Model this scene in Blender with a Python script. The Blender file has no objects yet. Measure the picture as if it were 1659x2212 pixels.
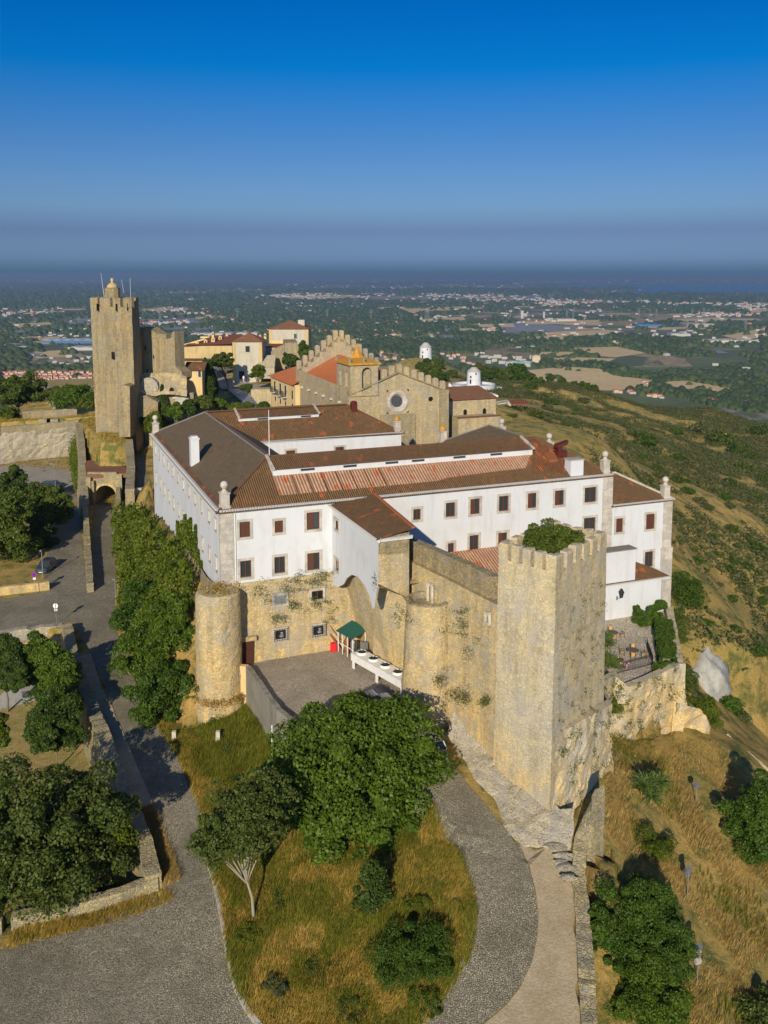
import bpy, bmesh, math, random
import numpy as np
from mathutils import Vector, Matrix
R = math.radians
S = bpy.context.scene
COL = S.collection
# ------------------------------------------------------------------ camera, sky, sun, exposure
F = 2000.0; TH = math.atan(235 / 2000.0); CZ = 45.0          # focal length in photo pixels (1659 wide), pitch, camera height
cam_d = bpy.data.cameras.new('camera'); cam = bpy.data.objects.new('camera', cam_d); COL.objects.link(cam)
cam.location = (0, 0, CZ); cam.rotation_euler = (math.pi / 2 - TH, 0, 0)
cam_d.sensor_fit = 'VERTICAL'; cam_d.sensor_height = 36.0; cam_d.lens = 36.0 * F / 2212.0
cam_d.shift_y = -(1106 - 827) / 2212.0
cam_d.clip_start = 1.0; cam_d.clip_end = 200000.0
S.camera = cam
S.render.engine = 'CYCLES'
S.view_settings.view_transform = 'Standard'; S.view_settings.look = 'None'
S.view_settings.gamma = 1.0; S.view_settings.exposure = 0.2
SUN_AZ, SUN_EL = 10.5, 21.5                                     # shadows run 8 degrees right of the view axis
sd = bpy.data.lights.new('sun', 'SUN'); so = bpy.data.objects.new('sun', sd); COL.objects.link(so)
sd.energy = 4.3; sd.angle = R(0.53); sd.color = (1.0, 0.86, 0.66)
so.rotation_euler = Vector((math.sin(R(SUN_AZ)) * math.cos(R(SUN_EL)), math.cos(R(SUN_AZ)) * math.cos(R(SUN_EL)), -math.sin(R(SUN_EL)))).to_track_quat('-Z', 'Y').to_euler()
so.location = (0, 0, 300)
W_ = bpy.data.worlds.new('World'); S.world = W_; W_.use_nodes = True
nt = W_.node_tree; bg = nt.nodes['Background']
sky = nt.nodes.new('ShaderNodeTexSky'); sky.sky_type = 'NISHITA'; sky.sun_disc = False
sky.sun_elevation = R(SUN_EL); sky.sun_rotation = R(180 + SUN_AZ); sky.altitude = 200; sky.air_density = 1.0; sky.dust_density = 1.5; sky.ozone_density = 3.5
# the dusk-side haze band over the horizon is greyer and the zenith deeper than the model sky: a tint by elevation
tc = nt.nodes.new('ShaderNodeTexCoord'); sx = nt.nodes.new('ShaderNodeSeparateXYZ'); rp = nt.nodes.new('ShaderNodeValToRGB')
nt.links.new(tc.outputs['Generated'], sx.inputs[0]); nt.links.new(sx.outputs['Z'], rp.inputs[0])
SKY = [(0.0, (0.492, 0.908, 1.7)), (0.016, (0.634, 0.967, 1.856)), (0.045, (0.482, 0.626, 1.17)), (0.069, (0.598, 0.815, 1.258)), (0.093, (0.54, 0.792, 1.227)), (0.14, (0.348, 0.714, 1.201)), (0.208, (0.011, 0.666, 1.306)), (0.268, (0.0, 0.575, 1.284)), (0.42, (0.131, 0.54, 1.219)), (1.0, (0.522, 0.74, 1.088))]
el = rp.color_ramp.elements
while len(el) < len(SKY): el.new(0.5)
for e_, (p_, c_) in zip(el, SKY): e_.position = p_; e_.color = tuple(k / 2.4 for k in c_) + (1,)
mx = nt.nodes.new('ShaderNodeMix'); mx.data_type = 'RGBA'; mx.blend_type = 'MULTIPLY'; mx.inputs[0].default_value = 1.0
nt.links.new(sky.outputs[0], mx.inputs[6]); nt.links.new(rp.outputs[0], mx.inputs[7])
nt.links.new(mx.outputs[2], bg.inputs[0]); bg.inputs[1].default_value = 0.15
# ------------------------------------------------------------------ reading positions off the photograph (pixel of an enlarged crop -> metres)
CR = {0: (0, 0, 1), 1: (0, 560.3, .5), 2: (829.5, 560.3, .5), 3: (294.9, 847.9, .4), 4: (884.8, 921.6, .4), 5: (368.7, 1216.5, .3555), 6: (847.9, 1105.9, .4444), 7: (0, 958.5, .3111), 8: (0, 1400.9, .3666), 9: (368.7, 1474.6, .4444), 10: (1069.1, 1474.6, .3555), 11: (1216.5, 921.6, .2834),
      12: (177, 589.9, .2133), 13: (368.7, 663.6, .2), 14: (575.1, 722.6, .3111), 15: (884.8, 737.3, .2444), 16: (0, 774.2, .18666), 17: (0, 1290.3, .1333), 18: (737.3, 1364, .1778), 19: (1253.4, 1290.3, .1778), 20: (0, 995.4, .15555)}
def ray(c, x, y):
    a = CR[c]; x = a[0] + a[2] * x; y = a[1] + a[2] * y
    V = (827 - y) / F; s, k = math.sin(TH), math.cos(TH)
    return ((x - 829.5) / F, k + V * s, -s + V * k)
def PZ(c, x, y, z):                 # point of that pixel on the level z
    d = ray(c, x, y); t = (z - CZ) / d[2]; return Vector((d[0] * t, d[1] * t, z))
def PY(c, x, y, Y):                 # point of that pixel at distance Y
    d = ray(c, x, y); t = Y / d[1]; return Vector((d[0] * t, Y, CZ + d[2] * t))
AN = R(21.7); A0 = Vector((-16.6, 91.5, 0)); UX = Vector((math.cos(AN), math.sin(AN), 0)); VX = Vector((-math.sin(AN), math.cos(AN), 0))
def LW(u, v, z=0.0): return A0 + UX * u + VX * v + Vector((0, 0, z))      # hotel frame -> world
def WL(p): q = Vector((p[0], p[1], 0)) - A0; return q.dot(UX), q.dot(VX)  # world -> hotel frame
def UVZ(c, x, y, z): return WL(PZ(c, x, y, z))
rng = np.random.default_rng(7); random.seed(7)
# ------------------------------------------------------------------ objects
OFF = {}
def _tag(o, label, cat, group, kind):
    if label: o['label'] = label
    if cat: o['category'] = cat
    if group: o['group'] = group
    if kind: o['kind'] = kind
def thing(name, label, cat, loc=(0, 0, 0), rz=0.0, group=None, frame='world'):
    o = bpy.data.objects.new(name, None); COL.objects.link(o); o.empty_display_size = 0.5
    if frame == 'hotel':
        o.location = LW(*loc); o.rotation_euler = (0, 0, AN); OFF[o.name] = Vector(loc)
    else:
        o.location = loc; o.rotation_euler = (0, 0, rz); OFF[o.name] = Vector(loc) if frame == 'world' else Vector((0, 0, 0))
    _tag(o, label, cat, group, None); return o
def off(o):
    while o is not None:
        if o.name in OFF: return OFF[o.name]
        o = o.parent
    return Vector((0, 0, 0))
class MB:
    def __init__(s): s.v = []; s.f = []; s.uv = []
    def add(s, vs, fs, uvs=None):
        b = len(s.v); s.v += [tuple(p) for p in vs]; s.f += [tuple(i + b for i in f) for f in fs]
        s.uv += [None] * len(fs) if uvs is None else uvs
        return s
    def poly(s, pts, uv=None): return s.add(pts, [tuple(range(len(pts)))], None if uv is None else [uv])
    def box(s, x0, x1, y0, y1, z0, z1):
        v = [(x, y, z) for z in (z0, z1) for (x, y) in ((x0, y0), (x1, y0), (x1, y1), (x0, y1))]
        return s.add(v, [(3, 2, 1, 0), (4, 5, 6, 7), (0, 1, 5, 4), (1, 2, 6, 5), (2, 3, 7, 6), (3, 0, 4, 7)])
    def bar(s, a, b, w, h, up=(0, 0, 1)):
        a = Vector(a); b = Vector(b); d = (b - a).normalized(); n = d.cross(Vector(up))
        n = Vector((1, 0, 0)) if n.length < 1e-4 else n.normalized(); m = n.cross(d)
        v = [p + n * (i * w / 2) + m * (j * h / 2) for p in (a, b) for (i, j) in ((-1, -1), (1, -1), (1, 1), (-1, 1))]
        return s.add(v, [(3, 2, 1, 0), (4, 5, 6, 7), (0, 1, 5, 4), (1, 2, 6, 5), (2, 3, 7, 6), (3, 0, 4, 7)])
    def prism(s, pts, z0, z1, top=None):
        n = len(pts)
        ar = sum(pts[i][0] * pts[(i + 1) % n][1] - pts[(i + 1) % n][0] * pts[i][1] for i in range(n))
        if ar < 0: pts = pts[::-1]; top = top[::-1] if top else None
        v = [(p[0], p[1], z0) for p in pts] + [((top[i][0], top[i][1]) if top else (p[0], p[1])) + (z1,) for i, p in enumerate(pts)]
        return s.add(v, [tuple(range(n - 1, -1, -1)), tuple(range(n, 2 * n))] + [(i, (i + 1) % n, n + (i + 1) % n, n + i) for i in range(n)])
    def lathe(s, c, prof, n=12, cap=True, ph=0.0, sq=1.0):
        v = []
        for r, z in prof: v += [(c[0] + r * math.cos(ph + k * 2 * math.pi / n), c[1] + sq * r * math.sin(ph + k * 2 * math.pi / n), c[2] + z) for k in range(n)]
        f = [(j * n + k, j * n + (k + 1) % n, (j + 1) * n + (k + 1) % n, (j + 1) * n + k) for j in range(len(prof) - 1) for k in range(n)]
        if cap: f += [tuple(range(n - 1, -1, -1)), tuple(range((len(prof) - 1) * n, len(prof) * n))]
        return s.add(v, f)
    def tube(s, pts, rs, n=6):
        pts = [Vector(p) for p in pts]; v = []
        if not hasattr(rs, '__len__'): rs = [rs] * len(pts)
        for i, p in enumerate(pts):
            d = (pts[min(i + 1, len(pts) - 1)] - pts[max(i - 1, 0)]).normalized()
            a = d.orthogonal().normalized() if i == 0 else (a - d * a.dot(d)).normalized()
            b = d.cross(a)
            v += [p + (a * math.cos(k * 2 * math.pi / n) + b * math.sin(k * 2 * math.pi / n)) * rs[i] for k in range(n)]
        m = len(pts)
        f = [(j * n + k, j * n + (k + 1) % n, (j + 1) * n + (k + 1) % n, (j + 1) * n + k) for j in range(m - 1) for k in range(n)]
        return s.add(v, f + [tuple(range(n - 1, -1, -1)), tuple(range((m - 1) * n, m * n))])
    def build(s, name, m, parent=None, label=None, cat=None, group=None, kind=None, at=None, rot=None, smooth=False):
        """verts are in the frame of the thing; at: the part gets an origin of its own and verts stay local to it"""
        o_ = off(parent) if parent is not None else Vector((0, 0, 0))
        me = bpy.data.meshes.new(name)
        vs = s.v if at is not None or (parent is not None and parent.get('_loc')) else [(p[0] - o_[0], p[1] - o_[1], p[2] - o_[2]) for p in s.v]
        me.from_pydata([tuple(p) for p in vs], [], s.f)
        if any(u is not None for u in s.uv):
            L = me.uv_layers.new(name='UVMap'); k = 0
            for f, u in zip(s.f, s.uv):
                for i in range(len(f)):
                    L.data[k].uv = u[i] if u is not None else (0, 0); k += 1
        me.update()
        return link(name, me, m, parent, label, cat, group, kind, at, rot, smooth)
def link(name, me, m, parent=None, label=None, cat=None, group=None, kind=None, at=None, rot=None, smooth=False):
    if m is not None and not me.materials:
        for k in (m if isinstance(m, (list, tuple)) else [m]): me.materials.append(k)
    if smooth: me.shade_smooth()
    o = bpy.data.objects.new(name, me); COL.objects.link(o)
    if parent is not None: o.parent = parent
    if at is not None:
        q = Vector(at); o.location = q - (off(parent) if parent is not None else Vector((0, 0, 0)))
        if rot is not None: o.rotation_euler = rot if hasattr(rot, '__len__') else (0, 0, rot)
    _tag(o, label, cat, group, kind); return o
def npmesh(name, V, Fq, uvs=None):
    me = bpy.data.meshes.new(name); n = len(V); m, k = Fq.shape
    me.vertices.add(n); me.vertices.foreach_set('co', np.ascontiguousarray(V, dtype=np.float32).ravel())
    me.loops.add(m * k); me.loops.foreach_set('vertex_index', np.ascontiguousarray(Fq, dtype=np.int32).ravel())
    me.polygons.add(m); me.polygons.foreach_set('loop_start', np.arange(0, m * k, k, dtype=np.int32)); me.polygons.foreach_set('loop_total', np.full(m, k, dtype=np.int32))
    me.update(calc_edges=True); return me
def copy_tree(o, parent=None, **kw):
    c = o.copy(); COL.objects.link(c)
    if parent is not None: c.parent = parent
    for ch in list(o.children): copy_tree(ch, c)
    return c
# ------------------------------------------------------------------ materials
MATS = {}
class NT:
    def __init__(s, name):
        s.m = bpy.data.materials.new(name); s.m.use_nodes = True; s.t = s.m.node_tree; s.b = s.t.nodes['Principled BSDF']; s.g = None
        s.b.inputs['Specular IOR Level'].default_value = 0.25
    def n(s, ty, **kw):
        o = s.t.nodes.new('ShaderNode' + ty)
        for k, v in kw.items(): setattr(o, k, v)
        return o
    def l(s, a, b): s.t.links.new(a, b)
    def pos(s):
        if s.g is None: s.g = s.n('NewGeometry')
        return s.g.outputs['Position']
    def map(s, src, sc=(1, 1, 1), rz=0.0):
        o = s.n('Mapping'); o.inputs['Scale'].default_value = sc; o.inputs['Rotation'].default_value = (0, 0, rz); s.l(src, o.inputs[0]); return o.outputs[0]
    def noise(s, src, scale, det=4, rough=.6, dist=0.0):
        o = s.n('TexNoise'); o.inputs['Scale'].default_value = scale; o.inputs['Detail'].default_value = det; o.inputs['Roughness'].default_value = rough; o.inputs['Distortion'].default_value = dist
        s.l(src, o.inputs['Vector']); return o.outputs[0]
    def voro(s, src, scale, feat='F1', out='Distance', rnd=1.0):
        o = s.n('TexVoronoi', feature=feat); o.inputs['Scale'].default_value = scale; o.inputs['Randomness'].default_value = rnd; s.l(src, o.inputs['Vector']); return o.outputs[out]
    def ramp(s, src, stops, inter='LINEAR'):
        o = s.n('ValToRGB'); e = o.color_ramp.elements; o.color_ramp.interpolation = inter
        while len(e) < len(stops): e.new(.5)
        for k, (p, c) in zip(e, stops): k.position = p; k.color = (c, c, c, 1) if not hasattr(c, '__len__') else tuple(c) + (1,)
        s.l(src, o.inputs[0]); return o.outputs[0]
    def mix(s, f, a, b, mode='MIX'):
        o = s.n('Mix', data_type='RGBA', blend_type=mode)
        for i, v in ((0, f), (6, a), (7, b)):
            if hasattr(v, 'is_linked') or hasattr(v, 'links'): s.l(v, o.inputs[i])
            else: o.inputs[i].default_value = v if i == 0 else (tuple(v) + (1,) if hasattr(v, '__len__') else (v, v, v, 1))
        return o.outputs[2]
    def math(s, op, a, b=0.0):
        o = s.n('Math', operation=op)
        for i, v in ((0, a), (1, b)):
            if hasattr(v, 'links'): s.l(v, o.inputs[i])
            else: o.inputs[i].default_value = v
        return o.outputs[0]
    def bump(s, h, st=.5, dist=.05):
        o = s.n('Bump'); o.inputs['Strength'].default_value = st; o.inputs['Distance'].default_value = dist; s.l(h, o.inputs['Height']); s.l(o.outputs[0], s.b.inputs['Normal']); return o
    def done(s, col=None, rough=.9, **kw):
        if col is not None:
            if hasattr(col, 'links'): s.l(col, s.b.inputs['Base Color'])
            else: s.b.inputs['Base Color'].default_value = tuple(col) + (1,)
        s.b.inputs['Roughness'].default_value = rough
        for k, v in kw.items(): s.b.inputs[k.replace('_', ' ')].default_value = v
        MATS[s.m.name] = s.m; return s.m
def plain(name, col, rough=.7, metal=0.0, var=.12, sc=3.0):
    t = NT(name); n = t.noise(t.pos(), sc, 5, .65)
    c = t.mix(n, tuple(k * (1 - var * 2) for k in col), tuple(min(1, k * (1 + var * 2)) for k in col))
    return t.done(c, rough, Metallic=metal)
def stone(name, base, dark, warm, block=1.6, warm_amt=.5, bump=.7, speck=.5, grey=(.34, .32, .28), foot=None, edge_=.62, strk=.46, sth=.60):
    t = NT(name); p = t.pos()
    pw = t.n('VectorMath', operation='ADD'); nz = t.n('TexNoise'); nz.inputs['Scale'].default_value = 2.2; nz.inputs['Detail'].default_value = 2; t.l(p, nz.inputs['Vector'])
    t.l(p, pw.inputs[0]); sc_ = t.n('VectorMath', operation='SCALE'); sc_.inputs['Scale'].default_value = .35; t.l(nz.outputs['Color'], sc_.inputs[0]); t.l(sc_.outputs[0], pw.inputs[1])
    pp = t.map(pw.outputs[0], (1, 1, 1.7))
    cell = t.voro(pp, block, 'F1', 'Color'); edge = t.voro(pp, block, 'DISTANCE_TO_EDGE')
    cs = t.n('SeparateColor'); t.l(cell, cs.inputs[0])
    big = t.noise(p, .16, 5, .6); mid = t.noise(p, .9, 6, .7); fine = t.noise(p, 7, 4, .7)
    streak = t.noise(t.map(p, (1.1, 1.1, .12)), 1.0, 5, .7)
    c = t.mix(t.ramp(big, [(.5 - warm_amt * .35, 0.0), (.62 - warm_amt * .2, 1.0)]), grey if warm_amt < .45 else base, warm)
    c = t.mix(t.math('MULTIPLY', cs.outputs[0], .55), c, base)
    if foot is not None:                       # iron-stained lower courses, higher in some places than others
        sz = t.n('SeparateXYZ'); t.l(p, sz.inputs[0]); hz_ = t.math('ADD', t.math('MULTIPLY', sz.outputs[2], -.055), t.math('MULTIPLY', t.noise(p, .3, 5, .65), 1.5))
        c = t.mix(t.ramp(hz_, [(foot, 0.0), (foot + .3, .9)]), c, (.86, .58, .19))
    c = t.mix(t.ramp(streak, [(strk, 0.0), (strk + .18, .75)]), c, dark)
    c = t.mix(t.ramp(mid, [(.35, .35), (.5, 0.0)]), c, tuple(min(1, k * 1.25) for k in base))
    c = t.mix(t.math('MULTIPLY', t.ramp(edge, [(.0, edge_), (.07, 0.0)]), t.ramp(mid, [(.35, 0.0), (.6, 1.0)])), c, dark)
    c = t.mix(t.ramp(t.noise(p, 2.6, 5, .75), [(.54, 0.0), (.66, .55)]), c, grey)
    c = t.mix(t.ramp(fine, [(sth, 0.0), (sth + .08, speck)]), c, tuple(k * .35 for k in dark))
    c = t.mix(.35, c, t.mix(cs.outputs[1], tuple(k * .7 for k in base), tuple(min(1, k * 1.4) for k in warm)))
    c = t.mix(t.ramp(t.voro(p, 1.7, 'F1', 'Distance'), [(.0, .55), (.16, 0.0)]), c, (.10, .10, .035))
    c = t.mix(t.ramp(t.noise(p, 14, 3, .6), [(.36, .5), (.5, 0.0)]), c, tuple(k * .5 for k in dark))
    c = t.mix(t.ramp(t.noise(p, .55, 6, .7), [(.50, 0.0), (.60, .55)]), c, tuple(k * .62 + .10 for k in grey)); c = t.mix(t.ramp(t.noise(p, .8, 5, .7, .5), [(.30, .5), (.42, 0.0)]), c, tuple(min(1, k * 1.2) for k in warm))
    h = t.math('ADD', t.math('MULTIPLY', t.ramp(edge, [(0, 0.0), (.12, 1.0)]), edge_ * 1.3), t.math('MULTIPLY', t.math('ADD', mid, fine), 1.1))
    t.bump(h, bump, .12); return t.done(c, .95)
def roof(name, cols, lichen=(.30, .17, .06), pitch=.24, orange=0.0):
    """pan tiles: ribs run down the slope (u across, v down, in metres)"""
    t = NT(name); uvn = t.n('UVMap'); uv = uvn.outputs[0]; p = t.pos()
    br = t.n('TexBrick'); br.inputs['Scale'].default_value = 1.0; br.inputs['Brick Width'].default_value = pitch; br.inputs['Row Height'].default_value = .42; br.inputs['Mortar Size'].default_value = 0.0; br.offset = 0.0
    br.inputs['Color1'].default_value = (0, 0, 0, 1); br.inputs['Color2'].default_value = (1, 1, 1, 1); t.l(uv, br.inputs['Vector'])
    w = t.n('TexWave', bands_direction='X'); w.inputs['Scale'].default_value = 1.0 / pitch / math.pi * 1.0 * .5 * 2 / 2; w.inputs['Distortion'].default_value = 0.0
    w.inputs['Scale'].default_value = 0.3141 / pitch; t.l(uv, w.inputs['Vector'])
    n1 = t.noise(p, .35, 5, .65); n2 = t.noise(p, 2.2, 5, .7); n3 = t.noise(t.map(uv, (1.4, .25, 1)), 1.5, 4, .7)
    c = t.mix(br.outputs[0], cols[0], cols[1])
    c = t.mix(t.ramp(n1, [(.38, 0.0), (.62, .8)]), c, cols[2])
    c = t.mix(t.ramp(n2, [(.55, 0.0), (.68, .75)]), c, lichen)
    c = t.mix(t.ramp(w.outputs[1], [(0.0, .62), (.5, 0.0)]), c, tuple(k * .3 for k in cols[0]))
    if orange > 0: c = t.mix(t.ramp(t.voro(t.map(uv, (1.0, .6, 1)), 1.9, 'F1', 'Color'), [(.86 - orange, 0.0), (.88 - orange, .9)], 'CONSTANT'), c, (.50, .13, .045))
    t.bump(t.math('ADD', w.outputs[1], t.math('MULTIPLY', n2, .4)), .9, .09); return t.done(c, .88)
def foliage(name, a, b, c3, sc=.5, spec=.3, tr=.32):
    t = NT(name); g = t.pos(); r = t.g.outputs['Random Per Island']
    n = t.noise(g, sc, 4, .6)
    c = t.mix(t.ramp(n, [(.38, 0.0), (.62, 1.0)]), a, b)
    c = t.mix(t.ramp(r, [(.55, 0.0), (1.0, .8)]), c, c3)
    c = t.mix(t.ramp(r, [(.0, .5), (.3, 0.0)]), c, tuple(k * .6 for k in a))
    tl = t.n('BsdfTranslucent'); t.l(t.mix(.5, c, c3), tl.inputs[0]); ms = t.n('MixShader'); ms.inputs[0].default_value = tr
    out = [k for k in t.t.nodes if k.type == 'OUTPUT_MATERIAL'][0]
    t.l(t.b.outputs[0], ms.inputs[1]); t.l(tl.outputs[0], ms.inputs[2]); t.l(ms.outputs[0], out.inputs[0])
    t.b.inputs['Specular IOR Level'].default_value = spec
    return t.done(c, .55)
def M(k): return MATS[k]
stone('castle_stone', (.58, .49, .31), (.22, .18, .105), (.66, .49, .22), 3.0, .4, grey=(.46, .42, .32), foot=.30, speck=.8, edge_=.5, bump=.6, strk=.44)
stone('tower_stone', (.63, .57, .42), (.27, .23, .15), (.68, .54, .28), 3.4, .35, speck=.8, grey=(.56, .53, .45), foot=.40, edge_=.45, bump=.6, strk=.46)
stone('keep_stone', (.42, .365, .24), (.11, .10, .065), (.50, .36, .16), 2.6, .3, grey=(.34, .31, .22), speck=.9, strk=.40)
stone('grey_stone', (.42, .36, .24), (.17, .145, .095), (.48, .38, .19), 2.8, .3, grey=(.28, .26, .20))
stone('road_wall_stone', (.42, .37, .25), (.17, .145, .09), (.52, .42, .20), 2.8, .35, grey=(.27, .255, .19), speck=.8)
stone('church_stone', (.50, .42, .26), (.22, .18, .11), (.54, .42, .22), 2.8, .35, speck=.6, bump=.5, edge_=.4)
stone('pale_rock', (.55, .52, .43), (.19, .165, .11), (.54, .46, .29), 2.6, .3, grey=(.46, .43, .36), speck=1.0, bump=1.0, edge_=.15, strk=.5, sth=.53)
stone('dressed_stone', (.52, .49, .435), (.34, .31, .26), (.55, .50, .42), .9, .5, bump=.15, speck=.2)
def plaster(name, base, dirt, amt=.5):
    t = NT(name); p = t.pos()
    st = t.noise(t.map(p, (1.2, 1.2, .18)), 1.0, 6, .7); bl = t.noise(p, .35, 5, .6); fn = t.noise(p, 9, 3, .6)
    c = t.mix(t.ramp(st, [(.5, 0.0), (.8, amt)]), base, dirt); c = t.mix(t.ramp(bl, [(.5, 0.0), (.75, amt * .6)]), c, dirt)
    t.bump(fn, .15, .02); return t.done(c, .9)
plaster('white_plaster', (.615, .64, .665), (.42, .40, .35), .55)
plaster('yellow_plaster', (.66, .50, .24), (.42, .33, .18), .8)
plaster('aged_plaster', (.50, .46, .37), (.30, .27, .19), .8)
plaster('grey_render', (.26, .24, .20), (.12, .11, .085), .9)
plaster('ochre_plaster', (.55, .42, .20), (.30, .24, .13), .9)
plaster('town_white', (.50, .49, .46), (.38, .35, .30), .3)
roof('brown_tiles', ((.165, .095, .045), (.33, .165, .07), (.19, .12, .055)), (.27, .18, .055), orange=.012)
roof('dark_tiles', ((.13, .098, .062), (.25, .18, .105), (.18, .132, .08)), (.24, .175, .08), orange=.0)
roof('salmon_tiles', ((.52, .29, .17), (.66, .40, .25), (.46, .26, .16)), (.30, .15, .08), pitch=.34, orange=.05)
roof('rust_tiles', ((.20, .075, .032), (.36, .14, .055), (.13, .075, .04)), orange=.10)
roof('orange_tiles', ((.66, .19, .06), (.76, .26, .09), (.62, .20, .08)), (.38, .14, .06), orange=.0)
roof('village_tiles', ((.26, .12, .06), (.36, .17, .09), (.30, .16, .09)), orange=.04)
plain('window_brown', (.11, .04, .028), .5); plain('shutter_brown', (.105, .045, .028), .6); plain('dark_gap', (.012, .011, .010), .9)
plain('metal_grey', (.33, .35, .37), .45, .6); plain('metal_dark', (.05, .055, .06), .5, .5); plain('white_metal', (.72, .72, .70), .45)
plain('red_vent', (.10, .022, .016), .6); plain('rust', (.24, .09, .04), .8); plain('door_brown', (.07, .025, .015), .6)
plain('green_roof', (.02, .085, .065), .45); plain('lichen_orange', (.52, .26, .04), .9, var=.3, sc=2)
plain('cane', (.55, .33, .11), .7); plain('table_brown', (.10, .075, .06), .5); plain('wood_pale', (.36, .30, .21), .85); plain('wood_dark', (.12, .075, .04), .8)
plain('rubber', (.02, .02, .02), .8); plain('red_lamp', (.35, .02, .02), .3); plain('terracotta', (.42, .17, .08), .8); plain('pink', (.75, .28, .34), .6)
plain('concrete', (.42, .41, .38), .85); plain('concrete_dark', (.20, .19, .17), .9); plain('blue_cladding', (.06, .16, .34), .5); plain('bark', (.17, .14, .10), .9); plain('bark_pale', (.30, .27, .19), .9)
plain('skin', (.45, .28, .20), .6); plain('cloth_white', (.75, .75, .75), .8); plain('cloth_dark', (.03, .03, .035), .8)
plain('sign_red', (.62, .02, .03), .4, var=0); plain('sign_blue', (.02, .05, .42), .4, var=0); plain('sign_white', (.8, .8, .8), .4, var=0); plain('sign_back', (.62, .64, .64), .4); plain('crane_red', (.5, .05, .03), .5)
t = NT('window_glass'); t.done((.035, .045, .05), .08, Specular_IOR_Level=.8)
t = NT('car_white'); t.done((.72, .73, .74), .25, Coat_Weight=.6)
t = NT('car_black'); t.done((.012, .014, .018), .2, Coat_Weight=.8)
t = NT('car_grey'); t.done((.05, .055, .065), .22, Coat_Weight=.8)
t = NT('solar_glass'); t.done((.10, .12, .17), .3)
def ground_mat(name, cols, sc=1.0, pebble=.4, bump=.6):
    t = NT(name); p = t.pos()
    a = t.noise(p, .12 * sc, 6, .65); b = t.noise(p, .7 * sc, 6, .7, .4); f = t.noise(p, 6 * sc, 5, .75)
    c = t.mix(t.ramp(a, [(.40, 0.0), (.60, 1.0)]), cols[0], cols[1]); c = t.mix(t.ramp(b, [(.42, 0.0), (.62, 1.0)]), c, cols[2])
    c = t.mix(t.ramp(f, [(.35, .5), (.6, 0.0)]), c, tuple(k * .45 for k in cols[0])); c = t.mix(t.ramp(t.noise(p, 14 * sc, 2, .5), [(.66, 0.0), (.72, pebble)]), c, (.5, .45, .36))
    t.bump(t.math('ADD', b, f), bump, .25); return t.done(c, .95)
ground_mat('dry_ground', ((.46, .34, .12), (.30, .29, .08), (.54, .40, .16)))
ground_mat('dirt', ((.50, .41, .27), (.58, .49, .34), (.43, .34, .20)), pebble=.3, bump=.4)
ground_mat('gravel_pale', ((.40, .36, .29), (.46, .42, .35), (.36, .32, .25)), pebble=.2, bump=.3)
ground_mat('rusty_brick', ((.24, .10, .055), (.32, .14, .07), (.20, .13, .08)), pebble=.3, bump=.4)
ground_mat('lawn', ((.045, .10, .015), (.06, .13, .02), (.05, .085, .02)), pebble=0, bump=.4)
def cobble(name, a, b, gap, sc=6.5):
    t = NT(name); p = t.map(t.pos(), (1, 1, .001)); v = t.voro(p, sc, 'F1', 'Color'); e = t.voro(p, sc, 'DISTANCE_TO_EDGE'); s_ = t.n('SeparateColor'); t.l(v, s_.inputs[0])
    big = t.noise(p, .18, 5, .6); med = t.noise(p, 1.1, 5, .7)
    c = t.mix(s_.outputs[0], a, b); c = t.mix(t.ramp(big, [(.40, .55), (.56, 0.0)]), c, tuple(k * .72 for k in a)); c = t.mix(t.ramp(med, [(.52, 0.0), (.72, .45)]), c, tuple(min(1, k * 1.25) for k in b))
    c = t.mix(t.ramp(e, [(.02, .85), (.11, 0.0)]), c, gap)
    t.bump(t.math('ADD', t.ramp(e, [(0, 0.0), (.16, 1.0)]), s_.outputs[1]), .8, .06); return t.done(c, .8)
cobble('cobbles', (.25, .225, .155), (.45, .405, .30), (.13, .115, .075), 7.5)
cobble('court_cobbles', (.42, .365, .28), (.60, .53, .42), (.17, .14, .10), 7.5)
cobble('terrace_paving', (.62, .55, .42), (.78, .70, .55), (.18, .15, .11), 4.0)
foliage('leaf_fig', (0.062, 0.117, 0.007), (0.105, 0.175, 0.013), (0.15, 0.22, 0.025), .6)
foliage('leaf_dark', (.042, .085, .012), (.068, .115, .015), (.11, .155, .024), .4)
foliage('leaf_olive', (.062, .100, .016), (.10, .13, .022), (.15, .18, .035), .4)
foliage('leaf_ivy', (.065, .112, .008), (.12, .165, .010), (.19, .22, .016), .25)
foliage('leaf_pine', (.062, .105, .014), (.11, .155, .018), (.16, .19, .024), .4)
foliage('leaf_yellow', (0.1, 0.11, 0.012), (0.15, 0.14, 0.015), (0.2, 0.16, 0.02), .5)
foliage('leaf_shrub', (.080, .105, .035), (.115, .13, .042), (.16, .165, .055), .3)
foliage('leaf_cypress', (0.042, 0.091, 0.014), (0.07, 0.119, 0.017), (0.119, 0.154, 0.025), .6)
foliage('leaf_hedge', (0.043, 0.101, 0.01), (0.072, 0.134, 0.012), (0.115, 0.182, 0.019), .8)
foliage('leaf_yucca', (0.1, 0.16, 0.035), (0.12, 0.18, 0.04), (0.16, 0.22, 0.06), .8)
foliage('dry_grass', (.22, .195, .028), (.48, .33, .07), (.60, .42, .11), 1.1, .1, .3)
foliage('green_grass', (.10, .14, .014), (.20, .21, .022), (.33, .27, .045), 1.0, .1, .3)
foliage('brown_grass', (.30, .22, .06), (.50, .34, .11), (.62, .46, .19), .9, .1, .3)
foliage('far_tree', (0.046, 0.074, 0.021), (0.064, 0.091, 0.027), (0.091, 0.11, 0.037), .004, .1, 0.0)
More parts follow.
